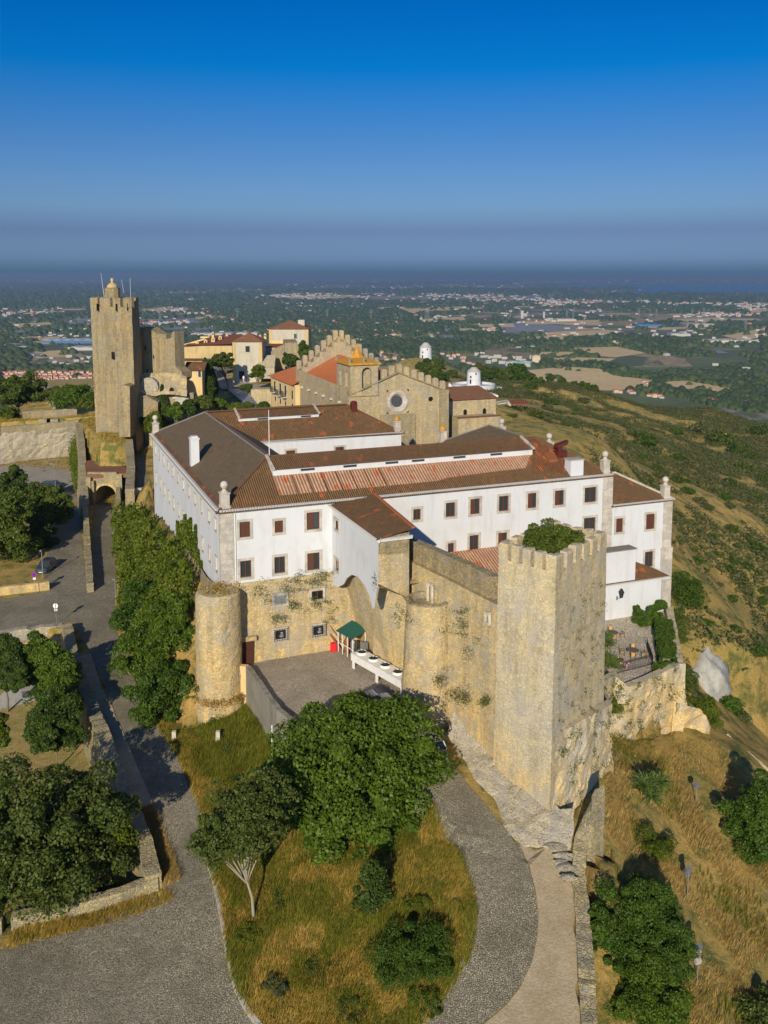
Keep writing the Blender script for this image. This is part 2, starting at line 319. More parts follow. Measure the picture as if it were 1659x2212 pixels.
# ------------------------------------------------------------------ terrain
def tps(P):
    P = np.array([tuple(p) for p in P], float); n = len(P); X = P[:, :2] / 50.0
    d = np.linalg.norm(X[:, None] - X[None], axis=2); K = d ** 2 * np.log(d + 1e-9); K[np.diag_indices(n)] = .02
    A = np.zeros((n + 3, n + 3)); A[:n, :n] = K; A[:n, n] = 1; A[:n, n + 1:] = X; A[n, :n] = 1; A[n + 1:, :n] = X.T
    w = np.linalg.solve(A, np.r_[P[:, 2], 0, 0, 0])
    def f(x, y):
        x = np.asarray(x, float) / 50; y = np.asarray(y, float) / 50; z = w[n] + w[n + 1] * x + w[n + 2] * y
        for i in range(n):
            r = np.hypot(x - X[i, 0], y - X[i, 1]); z = z + w[i] * r * r * np.log(r + 1e-9)
        return z
    return f
def inpoly(poly, x, y):
    x = np.asarray(x, float); y = np.asarray(y, float); r = np.zeros(np.broadcast(x, y).shape, bool); n = len(poly)
    for i in range(n):
        x0, y0 = poly[i][0], poly[i][1]; x1, y1 = poly[(i + 1) % n][0], poly[(i + 1) % n][1]
        if y0 == y1: continue
        c = ((y0 > y) != (y1 > y)) & (x < (x1 - x0) * (y - y0) / (y1 - y0) + x0); r ^= c
    return r
# lines that split the ground into levels (x, y in metres, read with the level the thing stands on)
LWALL = [PZ(17, 1075, 415, 1.0), PZ(17, 1165, 800, 1.0), PZ(17, 1265, 1150, .9), PZ(17, 1350, 1400, .8), PZ(17, 1500, 1700, .6), PZ(8, 548, 360, .2), PZ(8, 600, 480, 0.0), PZ(8, 680, 700, -.4), PZ(8, 760, 900, -.7), PZ(8, 850, 1130, -1.1), PZ(8, 905, 1360, -1.5)]
BWALL = [LWALL[-1], PZ(8, 700, 1440, -1.8), PZ(8, 450, 1515, -2.1), PZ(8, 60, 1610, -2.5), PZ(8, -60, 1640, -2.6)]
LEFT_EDGE = PZ(17, -900, 640, 0.0)
ZG = [tuple(p + Vector((.15, 0, 0))) for p in LWALL] + [tuple(p + Vector((0, .95, 0))) for p in BWALL[1:]] + [(-75, 30, 0), (-120, 40, 0), (-130, 108, 0), tuple(PZ(17, 0, 545, 0.0)), tuple(PZ(17, 500, 500, 0.0))]
# right boundary wall
RWALL = [PZ(10, 640, 640, 6.0), PZ(10, 600, 720, 4.6), PZ(10, 525, 950, 1.8), PZ(10, 505, 1150, .8), PZ(10, 520, 1250, .5), PZ(10, 540, 1500, -.2), PZ(10, 555, 1750, -.8), PZ(10, 575, 2074, -1.5), PZ(10, 590, 2300, -2.0), PZ(10, 600, 2800, -2.6)]
TWN, TWL, TWR = Vector((13.8, 71.9, 0)), Vector((9.7, 76.0, 0)), Vector((19.5, 78.9, 0))
TWF = TWL + TWR - TWN
TER_Z = 4.4
TC = [LW(43.5, -3.0), LW(54.0, -3.0), PZ(11, 790, 1385, TER_Z + .9), PZ(11, 868, 1800, TER_Z + .9), PZ(11, 560, 1960, TER_Z + .4), PZ(11, 400, 1900, TER_Z + .6), Vector((20.5, 84, 0)), Vector((20.0, 90, 0))]
ZT = [tuple(p) for p in TC]
TCC = sum(TC, Vector()) / len(TC); ZTi = [tuple(p + (TCC - p).normalized() * 1.0) for p in TC]
CURVE = [PZ(5, 420, 640, 5.5), PZ(5, 470, 640, 5.5), PZ(5, 545, 735, 5.4), PZ(5, 600, 820, 5.3), PZ(5, 660, 910, 5.1), PZ(5, 740, 975, 4.9), PZ(5, 830, 1020, 4.6), PZ(9, 760, 330, 4.2), PZ(9, 900, 420, 3.7), PZ(9, 1050, 520, 3.2), PZ(9, 1190, 620, 2.7), PZ(9, 1255, 665, 2.5), PZ(9, 1300, 720, 2.1)]
ZC = [tuple(p + Vector((.75, .75, 0))) for p in CURVE] + [(11, 66, 0), (16, 72, 0), (8, 84, 0), tuple(LW(16.4, -8)), tuple(LW(16.4, 3)), tuple(LW(-1, 3)), tuple(LW(0, -2.6))]
ZR = [tuple(p + Vector((.8, 0, 0))) for p in RWALL] + [(30, 30, 0), (200, 30, 0), (200, 120, 0), (60, 118, 0), tuple(TC[2]), tuple(TC[3]), tuple(TC[4]), (19.5, 86, 0), (19.7, 78.9, 0), (15.0, 71.2, 0)]
# upper street beside the hotel, held up by the ivy wall
SE = [PZ(16, 1500, 1540, 8.0), PZ(16, 1530, 1300, 8.0), PZ(16, 1480, 1000, 8.5), PZ(16, 1480, 850, 8.5)]
ZS = [tuple(PZ(7, 1045, 325, 8.2)), tuple(PZ(7, 890, 335, 8.2)), tuple(SE[0]), tuple(SE[1]), tuple(SE[2]), tuple(SE[3]), (-38, 215, 0), (-30, 160, 0)]
RWP = [PZ(7, 812, 400, 0), PZ(7, 815, 600, 0), PZ(7, 830, 780, 0), PZ(7, 850, 960, 0), PZ(7, 850, 1150, 0), PZ(7, 900, 1350, 0), PZ(7, 960, 1550, -.2), PZ(8, 930, 350, -.4)]
ZI = [tuple(p) for p in RWP] + [tuple(PZ(5, 150, 1000, -.2)), tuple(LW(-.2, -1)), tuple(LW(.1, 20)), tuple(LW(.1, 49.5)), tuple(PZ(7, 1045, 325, 8.2)), tuple(PZ(7, 890, 335, 8.2)), tuple(PZ(7, 812, 345, 7))]
fA = tps([tuple(PZ(*a)) for a in [(7, -300, 1250, 0), (7, 0, 1150, 0), (7, 300, 1150, 0), (7, 500, 900, 0), (7, 700, 560, 0), (7, 740, 430, 0), (7, 620, 1300, -.1), (8, 600, 100, -.3), (8, 700, 500, -.9), (8, 900, 900, -1.5), (8, 1000, 1300, -2.2), (8, 700, 1800, -3), (8, 200, 2100, -3.6), (8, -200, 1900, -3.4), (8, 1100, 2100, -3.4), (8, 1050, 600, -.5), (8, 1200, 900, -1.2),
      (5, 150, 1005, -.2), (5, 440, 920, 1.6), (5, 600, 1090, 1.4), (9, 600, 560, .9), (9, 800, 700, 1.6), (9, 600, 1000, -.2), (9, 900, 1250, -.8), (9, 700, 1500, -2.2), (9, 1250, 900, .4), (9, 1200, 720, 1.6), (9, 1250, 1150, -.2), (9, 1400, 880, .8), (9, 1470, 1100, -.3), (9, 1450, 1300, -1.2), (9, 1350, 1500, -2.2), (9, 1250, 1640, -2.8), (9, 400, 1000, -1.6), (9, 350, 1500, -2.9),
      (10, 100, 1000, .3), (10, 150, 1400, -1), (10, 50, 1800, -2.2), (10, 350, 1200, .1), (10, 400, 1600, -.9), (10, 300, 1900, -1.8), (10, 400, 2050, -2.1), (10, 300, 2400, -3), (10, 330, 960, 1.1), (10, 430, 900, 1.6), (10, 580, 640, 1.8),
      (16, 300, 1300, 0), (16, 780, 1250, 0), (16, -300, 1300, 0), (7, 420, 500, 0), (7, 200, 900, .1), (7, 0, 700, .3)]] + [(-140, 140, -1), (-150, 60, -4), (-110, 232, -1)] + [tuple(LW(-3.5, v, -.0)) for v in (12, 22, 34)])
fC = tps([tuple(LW(2, 0, 4.9)), tuple(LW(11, 0, 4.9)), tuple(LW(6, -6, 4.9)), tuple(LW(3, -10, 4.9)), tuple(LW(12, -8, 4.9)), tuple(PZ(18, 1150, 1640, 3.7)), tuple(PZ(18, 700, 780, 4.7)), tuple(PZ(9, 1255, 665, 2.1)), tuple(PZ(9, 1400, 500, 2.9)), tuple(PZ(6, 400, 1350, 1.6)), tuple(PZ(6, 560, 1600, .8)), tuple(PZ(9, 1340, 800, 1.2)), tuple(PZ(5, 830, 1040, 4.0))])
fG = tps([(x, y, z) for x, y, z in [(-45, 108, -4), (-60, 105, -4), (-40, 95, -4.2), (-30, 80, -4.6), (-45, 75, -5), (-30, 62, -5), (-55, 60, -5.5), (-90, 70, -6), (-100, 100, -4.5)]])
fR = tps([tuple(PZ(0, *a)) for a in [(1300, 1560, -.6), (1340, 1580, -1.3), (1345, 1680, .8), (1340, 1780, -.6), (1300, 1950, -3.8), (1290, 2150, -5), (1500, 1580, -1.8), (1500, 1740, -3), (1480, 1940, -5), (1500, 2130, -6.5), (1560, 1640, -3.2), (1650, 1720, -5), (1659, 2000, -8), (1659, 2200, -9.5), (1380, 2200, -6), (1530, 1560, -3.0), (1490, 1330, -.5), (1470, 1500, -1.5), (1560, 1330, -8), (1570, 1500, -8.5), (1640, 1500, -16), (1659, 1600, -14), (1659, 1350, -16), (1500, 1250, -.5)]] + [(110, 60, -30), (110, 100, -32), (60, 40, -14), (150, 100, -45), (16.2, 71.6, 3.5), (19.6, 76.4, 3.2), (21.2, 82, .4), (17.6, 66.5, 3.7), (17.4, 62.5, 1.9), (17.2, 59, -.4)])
fS = tps([(-36, 150, 8), (-40, 200, 8.6), (-30, 150, 8), (-36, 190, 8.5), (-16, 95, 6.5), (-22, 95, 5.5), (-19, 105, 7), (-26, 115, 7.4), (-30, 125, 7.7)])
fI = tps([tuple(p) for p in RWP] + [tuple(p + Vector((1.6, .3, 5.2 - .45 * i))) for i, p in enumerate(RWP)] + [tuple(LW(-.3, v, 11.8 - .06 * v)) for v in (6, 14, 24, 34, 44)] + [tuple(LW(-3, v, 9.8 - .07 * v)) for v in (6, 14, 24, 34, 44)] + [tuple(LW(-1.0, 0, 8.0)), tuple(LW(-4, 0, 4.5)), tuple(PZ(5, 140, 700, 2.5)), tuple(PZ(5, 60, 1000, 0)), (-43, 155, 8), (-38, 150, 8.2)])
fB = tps([(-60, 190, 11.2), (-55, 200, 11.2), (-48, 175, 8), (-62, 168, 5.0), (-52, 166, 5.5), (-75, 215, 8.2), (-62, 205, 9.5), (-95, 228, 8.2), (-110, 240, 8), (-80, 245, 8), (-130, 250, 7), (-60, 235, 10), (-95, 262, 2), (-75, 262, 2), (-130, 275, 2), (-100, 320, 4.5), (-70, 320, 5), (-95, 350, 4), (-40, 215, 10.5), (-45, 235, 14), (-20, 235, 13.5), (-20, 205, 10), (-35, 205, 9), (-25, 262, 15.4), (-10, 262, 15), (-50, 280, 15), (-10, 310, 16), (10, 240, 14.5), (-8, 225, 14.0),
           (-35, 150, 4.9), (0, 110, 4.9), (20, 120, 4.9), (0, 140, 10), (22, 155, 13), (35, 160, 12), (45, 185, 12), (40, 150, 8), (45, 135, 4), (46, 125, 2), (38, 112, 1), (47, 112, -3),
           (40, 230, 8), (30, 300, 2), (45, 300, 1), (30, 380, -5), (42, 440, -11), (20, 440, -11), (30, 520, -14), (30, 600, -10), (10, 600, -11), (50, 640, -22), (0, 400, -12), (-40, 400, -20), (-40, 560, -45)]
          + [tuple(PZ(0, *a)) for a in [(1200, 1000, 2), (1330, 1000, -2), (1500, 1200, -12.8), (1640, 1100, -21), (1640, 1500, -19), (1500, 1000, -16), (1640, 960, -32), (1560, 905, -30), (1300, 890, -17.6), (1150, 845, -9.4), (1220, 940, -3.7), (1400, 935, -16), (1450, 1100, -7.5), (1480, 1280, -6), (1120, 900, 1.5)]]
          + [tuple(PY(0, *a)) for a in ((1180, 833, 450), (1310, 857, 470), (1420, 880, 480), (1530, 887, 490), (1659, 932, 430))] + [(100, 560, -42), (180, 600, -66), (200, 540, -62), (270, 600, -80), (220, 600, -74), (260, 520, -66), (260, 500, -52), (250, 300, -60), (200, 180, -55), (150, 100, -45), (400, 300, -110), (380, 560, -95), (80, 600, -42), (120, 650, -66), (200, 700, -95), (100, 800, -120), (300, 800, -150), (-150, 420, -40), (-250, 300, -60), (-200, 150, -30), (-200, 60, -30), (-60, 600, -90), (-250, 700, -170)])
def smooth(a, b, x): t_ = np.clip((x - a) / (b - a), 0, 1); return t_ * t_ * (3 - 2 * t_)
def vnoise(x, y, s, seed=0):
    x = np.asarray(x, float) / s; y = np.asarray(y, float) / s; xi = np.floor(x).astype(int); yi = np.floor(y).astype(int); fx = x - xi; fy = y - yi
    def h(a, b): q = np.sin(a * 127.1 + b * 311.7 + seed * 74.7) * 43758.5453; return q - np.floor(q)
    fx = fx * fx * (3 - 2 * fx); fy = fy * fy * (3 - 2 * fy)
    return (h(xi, yi) * (1 - fx) + h(xi + 1, yi) * fx) * (1 - fy) + (h(xi, yi + 1) * (1 - fx) + h(xi + 1, yi + 1) * fx) * fy
PLAIN = -190.0
YB = 157.0                                        # beyond this line (left of the hotel) the castle's own levels begin
def zoneA(x, y):
    LB = [(-200, 20), (16, 20), (18.5, 40)] + [(p.x, p.y) for p in RWALL[::-1]] + [(19.9, 78.9), (13, 95), tuple(LW(12, 2)[:2]), tuple(LW(-1, 3)[:2]), tuple(LW(-2, 30)[:2]), tuple(LW(-2, 46)[:2]), (-40.5, 158), (PT[0].x + 1, PT[0].y), (PT[1].x, PT[1].y), (PK[0].x, PK[0].y), (-66, 229), (-140, 229), (-200, 229)]
    return inpoly(LB, x, y)
PT = [PZ(16, 1480, 1330, 6.0) + Vector((0, 8, 0)), PZ(16, 1000, 1350, 6.0) + Vector((0, 8, 0))]       # front edge of the brick roof over the tunnel gate
PK = [PZ(16, 900, 780, 8.3)]                                   # corner of the car park wall
def height(x, y):
    x = np.asarray(x, float); y = np.asarray(y, float)
    z = fB(x, y); r = np.hypot(x * .9, y - 250); far = smooth(430, 1000, r - np.where(x > 40, 0, 0)); z = z * (1 - far) + (PLAIN - 6) * far
    z = z + (vnoise(x, y, 22, 3) - .5) * 5.0 * smooth(45, 90, np.abs(x - 10)) * smooth(95, 170, y) + (vnoise(x, y, 7, 4) - .5) * 1.2 * smooth(40, 70, x) * smooth(95, 150, y)
    R_ = inpoly(ZR, x, y); z = np.where(R_, fR(x, y) + (vnoise(x, y, 3.1, 5) - .5) * .7, z)
    a = zoneA(x, y); z = np.where(a, fA(x, y), z)
    z = np.where(inpoly(ZI, x, y), fI(x, y), z)
    z = np.where(inpoly(ZS, x, y), fS(x, y), z)
    z = np.where(inpoly(ZC, x, y), fC(x, y), z)
    z = np.where(inpoly(ZG, x, y), fG(x, y) + (vnoise(x, y, 5, 8) - .5) * .5, z)
    z = np.where(inpoly(ZTi, x, y), TER_Z, z)
    hotel = inpoly([tuple(LW(.3, .3)), tuple(LW(55.5, .3)), tuple(LW(55.5, 47)), tuple(LW(.3, 48))], x, y); z = np.where(hotel, np.maximum(z, 4.85) * 0 + 4.85, z)
    return z
def H(x, y): return float(height(np.array([x]), np.array([y]))[0])
def axis(segs):
    out = [segs[0][0]]
    for a, b, st in segs:
        n = max(1, int(round((b - a) / st))); out += list(np.linspace(a, b, n + 1)[1:])
    return np.array(out)
GX = axis([(-1400, -400, 50), (-400, -160, 12), (-160, -72, 2.2), (-72, 44, .75), (44, 130, 2.0), (130, 400, 7), (400, 1400, 50)])
GY = axis([(10, 40, 5), (40, 125, .75), (125, 240, 1.1), (240, 460, 3.2), (460, 700, 8), (700, 1500, 40)])
XX, YY = np.meshgrid(GX, GY); ZZ = height(XX, YY)
def gheight(x, y):                                       # height of the ground mesh itself (bilinear in its cells)
    x = np.asarray(x, float); y = np.asarray(y, float)
    i = np.clip(np.searchsorted(GX, x) - 1, 0, len(GX) - 2); j = np.clip(np.searchsorted(GY, y) - 1, 0, len(GY) - 2)
    a = (x - GX[i]) / (GX[i + 1] - GX[i]); b = (y - GY[j]) / (GY[j + 1] - GY[j])
    return (ZZ[j, i] * (1 - a) + ZZ[j, i + 1] * a) * (1 - b) + (ZZ[j + 1, i] * (1 - a) + ZZ[j + 1, i + 1] * a) * b
def G(x, y): return float(gheight(x, y))
nx, ny = len(GX), len(GY); idx = np.arange(nx * ny).reshape(ny, nx)
quads = np.stack([idx[:-1, :-1], idx[:-1, 1:], idx[1:, 1:], idx[1:, :-1]], -1).reshape(-1, 4)
gm = npmesh('ground', np.stack([XX, YY, ZZ], -1).reshape(-1, 3), quads)
t = NT('hill_ground'); p = t.pos()
a = t.noise(p, .05, 7, .7); b = t.noise(p, .35, 7, .75, .4); f = t.noise(p, 3.5, 6, .8); v = t.voro(p, .22, 'F1', 'Distance')
c = t.mix(t.ramp(a, [(.40, 0.0), (.62, 1.0)]), (.70, .46, .14), (.46, .36, .10))
c = t.mix(t.ramp(b, [(.47, 0.0), (.60, 1.0)]), c, (.17, .19, .045)); c = t.mix(t.ramp(f, [(.30, .55), (.55, 0.0)]), c, (.20, .16, .05))
c = t.mix(t.ramp(t.noise(p, 2.0, 3, .5), [(.66, 0.0), (.74, .8)]), c, (.46, .40, .30))
t.bump(t.math('ADD', b, f), .9, .5); t.done(c, .95)
ground = link('ground', gm, M('hill_ground'), kind='structure')
def clip_cell(poly, x0, x1, y0, y1):
    for ax, lim, sg in ((0, x0, 1), (0, x1, -1), (1, y0, 1), (1, y1, -1)):
        out = []; n = len(poly)
        for i in range(n):
            A, B = poly[i], poly[(i + 1) % n]; da = (A[ax] - lim) * sg; db = (B[ax] - lim) * sg
            if da >= 0: out.append(A)
            if (da >= 0) != (db >= 0):
                k = da / (da - db); out.append((A[0] + (B[0] - A[0]) * k, A[1] + (B[1] - A[1]) * k))
        poly = out
        if len(poly) < 3: return []
    return poly
def catmull(pts, k=6, closed=True):
    out = []; n = len(pts); rg = range(n) if closed else range(n - 1)
    for i in rg:
        g = (lambda q: pts[q % n]) if closed else (lambda q: pts[min(max(q, 0), n - 1)])
        a, b, c_, d = (Vector(g(i + j)[:2]) for j in (-1, 0, 1, 2))
        for q in range(k):
            s = q / k; out.append(tuple(.5 * ((2 * b) + (c_ - a) * s + (2 * a - 5 * b + 4 * c_ - d) * s * s + (3 * b - a - 3 * c_ + d) * s ** 3)))
    if not closed: out.append(tuple(Vector(pts[-1][:2])))
    return out
def drape(name, poly, dz, m, skirt=0.0, fn=None, **kw):
    """a sheet lying on the ground inside poly, dz above it; follows the same cells as the ground mesh"""
    poly = [(p[0], p[1]) for p in poly]; mb = MB()
    xs = [p[0] for p in poly]; ys = [p[1] for p in poly]
    i0, i1 = np.searchsorted(GX, min(xs)) - 1, np.searchsorted(GX, max(xs)); j0, j1 = np.searchsorted(GY, min(ys)) - 1, np.searchsorted(GY, max(ys))
    for j in range(max(j0, 0), min(j1, ny - 1)):
        for i in range(max(i0, 0), min(i1, nx - 1)):
            q = clip_cell(poly, GX[i], GX[i + 1], GY[j], GY[j + 1])
            if len(q) >= 3:
                q = [p for k, p in enumerate(q) if math.dist(p, q[k - 1]) > 1e-4]
                if len(q) < 3: continue
                z = (fn or gheight)(np.array([p[0] for p in q]), np.array([p[1] for p in q])); mb.poly([(p[0], p[1], z[k] + dz) for k, p in enumerate(q)])
    if skirt:
        n = len(poly)
        for k in range(n):
            A, B = poly[k], poly[(k + 1) % n]; za, zb = ((float(fn(*A)) + dz, float(fn(*B)) + dz) if fn else (G(*A) + dz, G(*B) + dz))
            mb.poly([(A[0], A[1], za - skirt), (B[0], B[1], zb - skirt), (B[0], B[1], zb), (A[0], A[1], za)])
    return mb.build(name, M(m), kind='structure', **kw)
def strip(pts, w0, w1):
    """polygon of a band from offset w0 to w1 left of an open line"""
    P_ = [Vector(p[:2]) for p in pts]; L, R2 = [], []
    for i, p in enumerate(P_):
        d = (P_[min(i + 1, len(P_) - 1)] - P_[max(i - 1, 0)]).normalized(); nn = Vector((-d.y, d.x)); L.append(tuple(p + nn * w0)); R2.append(tuple(p + nn * w1))
    return L + R2[::-1]
def PTZ(c, lst, it=4):                                  # pixels -> points on the ground as it lies
    out = []
    for x, y in lst:
        z = 0.0
        for _ in range(it + 3): q = PZ(c, x, y, z); z = H(q.x, q.y)
        out.append((q.x, q.y))
    return out
def hitY(c, x, y, Y0, Y1):                   # distance at which that pixel's sight line meets the ground
    best = (9e9, Y0)
    for Y in np.linspace(Y0, Y1, 90):
        q = PY(c, x, y, Y); g = q.z - G(q.x, Y)
        if g <= 0: return Y
        best = min(best, (g, Y))
    return best[1]
# the roads
ISL = catmull(PTZ(9, [(640, 600)]) + [(p[0], p[1]) for p in PTZ(8, [(950, 420), (1050, 640), (1130, 830), (1200, 1000)])] + PTZ(9, [(150, 780), (215, 1000), (270, 1300), (310, 1480), (400, 1640), (560, 1790), (800, 1860), (1050, 1790), (1230, 1660), (1350, 1490), (1440, 1330), (1475, 1160), (1455, 980), (1400, 860), (1330, 760), (1262, 660)]) + [(p.x, p.y) for p in CURVE[-3:6:-1]], 4)
rd = [tuple(p) for p in (LWALL[0], LWALL[2], LWALL[4], LWALL[6])] + [tuple(Vector(p) + Vector((.9, 0, 0))) for p in LWALL[7:]]
road_out = PTZ(7, [(-900, 1150), (-60, 1090), (60, 1075), (340, 1025)]) + [tuple(p) for p in PTZ(7, [(330, 960), (300, 880), (340, 700), (330, 560), (400, 420), (385, 300), (500, 290), (560, 420), (570, 700), (600, 975), (640, 970), (640, 700), (650, 400), (812, 380)])] \
    + PTZ(7, [(820, 600), (830, 780), (820, 900), (800, 1060), (780, 1250), (830, 1360), (880, 1500), (960, 1650)]) + PTZ(8, [(900, 290), (960, 430), (1040, 640), (1130, 840), (1210, 1000)]) \
    + PTZ(9, [(150, 790), (215, 1000), (270, 1300), (310, 1480), (400, 1640), (560, 1790), (800, 1860), (1050, 1790), (1230, 1660), (1350, 1490), (1440, 1330), (1475, 1160), (1455, 980), (1400, 860), (1330, 760), (1262, 660)]) \
    + [(p.x, p.y) for p in CURVE[-3:7:-1]] + [tuple(p) for p in PTZ(18, [(500, 900), (1250, 1500)])] + PTZ(6, [(235, 1150), (290, 1230), (380, 1340), (470, 1440), (560, 1560), (600, 1620)]) \
    + PTZ(10, [(150, 980), (200, 1100), (240, 1250), (262, 1400), (255, 1550), (225, 1700), (150, 1850), (60, 1960), (-60, 2060), (-300, 2250), (-600, 2400)]) + [(-8, 38), (-60, 38), (-75, 45)] \
    + PTZ(8, [(-250, 1950), (0, 1790), (250, 1720), (450, 1665), (650, 1570), (850, 1490), (960, 1420), (985, 1300), (940, 1130), (880, 960), (825, 840), (740, 640), (660, 380), (620, 230), (550, 60)]) + PTZ(17, [(1560, 1250), (1440, 900), (1330, 620), (1180, 395), (930, 440), (500, 500), (0, 545), (-900, 640)])
drape('road', road_out, .03, 'cobbles', fn=lambda x, y: np.where(inpoly(ZC, x, y), fC(x, y), fA(x, y)))
yard = [tuple(p) for p in CURVE[1:8]] + PTZ(18, [(500, 900), (1250, 1500), (1150, 1000), (760, 800)]) + [tuple(LW(15.4, -8.3)), tuple(LW(15.4, .5)), tuple(LW(1, .5))]
drape('courtyard', yard, .05, 'court_cobbles', fn=fC)
drape('path', PTZ(10, [(-600, 2410), (-300, 2260), (-60, 2070), (60, 1970), (150, 1860), (225, 1705), (258, 1550), (266, 1400), (244, 1250), (206, 1100), (150, 975), (300, 1000), (440, 980), (470, 1150), (490, 1500), (515, 1900), (530, 2300), (520, 2800)]), .02, 'dirt')
drape('pavement', strip([p for p in LWALL[1:9]], .6, 2.1), .10, 'dirt', skirt=.12, fn=fA)
drape('car_park', PTZ(16, [(-700, 1450), (0, 1250), (180, 1215), (450, 1170), (830, 1150), (860, 1450)]) + PTZ(7, [(480, 300), (380, 310), (0, 400), (-300, 500)]), .045, 'gravel_pale')
drape('street', [tuple(PZ(7, 1040, 325, 8.2)), tuple(LW(-.3, 49)), tuple(PZ(16, 1659, 1030, 8.5)), tuple(PZ(16, 1560, 1030, 8.5)), tuple(SE[1] + Vector((1.2, 0, 0))), tuple(SE[0] + Vector((1.2, 0, 0))), tuple(PZ(7, 895, 330, 8.2))], .03, 'cobbles', fn=fS)
drape('terrace_floor', ZT, .03, 'terrace_paving', fn=lambda x, y: x * 0 + TER_Z)
drape('grass_bank', ISL, .012, 'dry_ground')
drape('kerb', strip(ISL[18:66], -.1, .22), .13, 'concrete', skirt=.2)
drape('garden_soil', [p[:2] for p in ZG], .012, 'dry_ground')
# ------------------------------------------------------------------ plain, water, haze
t = NT('plain_land'); p = t.map(t.pos(), (1, .55, .001))
a = t.noise(p, .0009, 8, .62, .6); b = t.noise(p, .006, 6, .7, .8); f = t.noise(p, .03, 5, .8)
v = t.n('TexVoronoi'); v.inputs['Scale'].default_value = .0042; t.l(p, v.inputs['Vector']); s_ = t.n('SeparateColor'); t.l(v.outputs['Color'], s_.inputs[0])
field = t.mix(t.ramp(s_.outputs[0], [(.0, 0.0), (.35, .3), (.7, 1.0)]), (.30, .23, .12), (.42, .32, .17)); field = t.mix(t.ramp(s_.outputs[1], [(.68, 0.0), (.70, 1.0)], 'CONSTANT'), field, (.16, .19, .08)); field = t.mix(t.ramp(s_.outputs[2], [(.82, 0.0), (.84, .8)], 'CONSTANT'), field, (.36, .31, .24))
wood = t.mix(f, (.07, .10, .04), (.15, .17, .075))
msk = t.ramp(t.math('ADD', t.math('MULTIPLY', a, .62), t.math('MULTIPLY', b, .38)), [(.478, 0.0), (.50, 1.0)])
c = t.mix(msk, wood, t.mix(t.ramp(f, [(.35, .6), (.5, 0.0)]), field, (.06, .07, .03)))
t.done(c, .95)
px_ = axis([(-70000, -20000, 10000), (-20000, 20000, 1000), (20000, 70000, 10000)]); py_ = axis([(-3000, 0, 1000), (0, 12000, 600), (12000, 90000, 6000)])
A_, B_ = np.meshgrid(px_, py_); idp = np.arange(A_.size).reshape(A_.shape)
link('plain', npmesh('plain', np.stack([A_, B_, np.full(A_.shape, PLAIN)], -1).reshape(-1, 3), np.stack([idp[:-1, :-1], idp[:-1, 1:], idp[1:, 1:], idp[1:, :-1]], -1).reshape(-1, 4)), M('plain_land'), kind='structure')
t = NT('estuary_water'); t.bump(t.noise(t.map(t.pos(), (1, .4, 1)), .01, 3, .5), .1, 1.0); t.done((.05, .19, .42), .6, Specular_IOR_Level=.3)
def PLp(x, y): return tuple(PZ(0, x, y, PLAIN))[:2]
wp = [(1195, 621), (1240, 616), (1330, 614), (1450, 612.5), (1659, 612), (1900, 612), (1900, 640), (1659, 638), (1520, 635), (1400, 636), (1300, 637), (1240, 636), (1320, 631), (1400, 627), (1360, 622), (1270, 622)]
mb = MB(); wq = [PLp(*q) for q in wp]; mb.poly([(x, y, PLAIN + 3) for x, y in wq][::-1]); mb.build('water', M('estuary_water'), kind='structure')
mb = MB(); mb.poly([(x, y, PLAIN + 3) for x, y in [PLp(*q) for q in [(900, 614), (1240, 615.5), (1240, 614), (900, 613.2)]]]); mb.build('water', M('estuary_water'), kind='structure')
# ------------------------------------------------------------------ wall helpers
def holed(mb, O, A, N, a0, a1, z0, z1, holes=(), depth=.25, zt=None):
    """upright wall face through O along A, outward N, with rectangular openings and their reveals"""
    O, A, N = Vector(O), Vector(A), Vector(N)
    P = lambda a, z, d=0: O + A * a - N * d + Vector((0, 0, z))
    xs = sorted({a0, a1, *[h[0] for h in holes], *[h[1] for h in holes]}); zs = sorted({z0, z1, *[h[2] for h in holes], *[h[3] for h in holes]})
    flip = A.cross(Vector((0, 0, 1))).dot(N) < 0
    def q(p): mb.poly(p[::-1] if flip else p)
    for i in range(len(xs) - 1):
        for j in range(len(zs) - 1):
            ca, cz = (xs[i] + xs[i + 1]) / 2, (zs[j] + zs[j + 1]) / 2
            if any(h[0] < ca < h[1] and h[2] < cz < h[3] for h in holes): continue
            q([P(xs[i], zs[j]), P(xs[i + 1], zs[j]), P(xs[i + 1], zs[j + 1]), P(xs[i], zs[j + 1])])
    for h in holes:
        c = [(h[0], h[2]), (h[1], h[2]), (h[1], h[3]), (h[0], h[3])]
        for k in range(4): a, b = c[k], c[(k + 1) % 4]; q([P(*b), P(*a), P(*a, depth), P(*b, depth)])
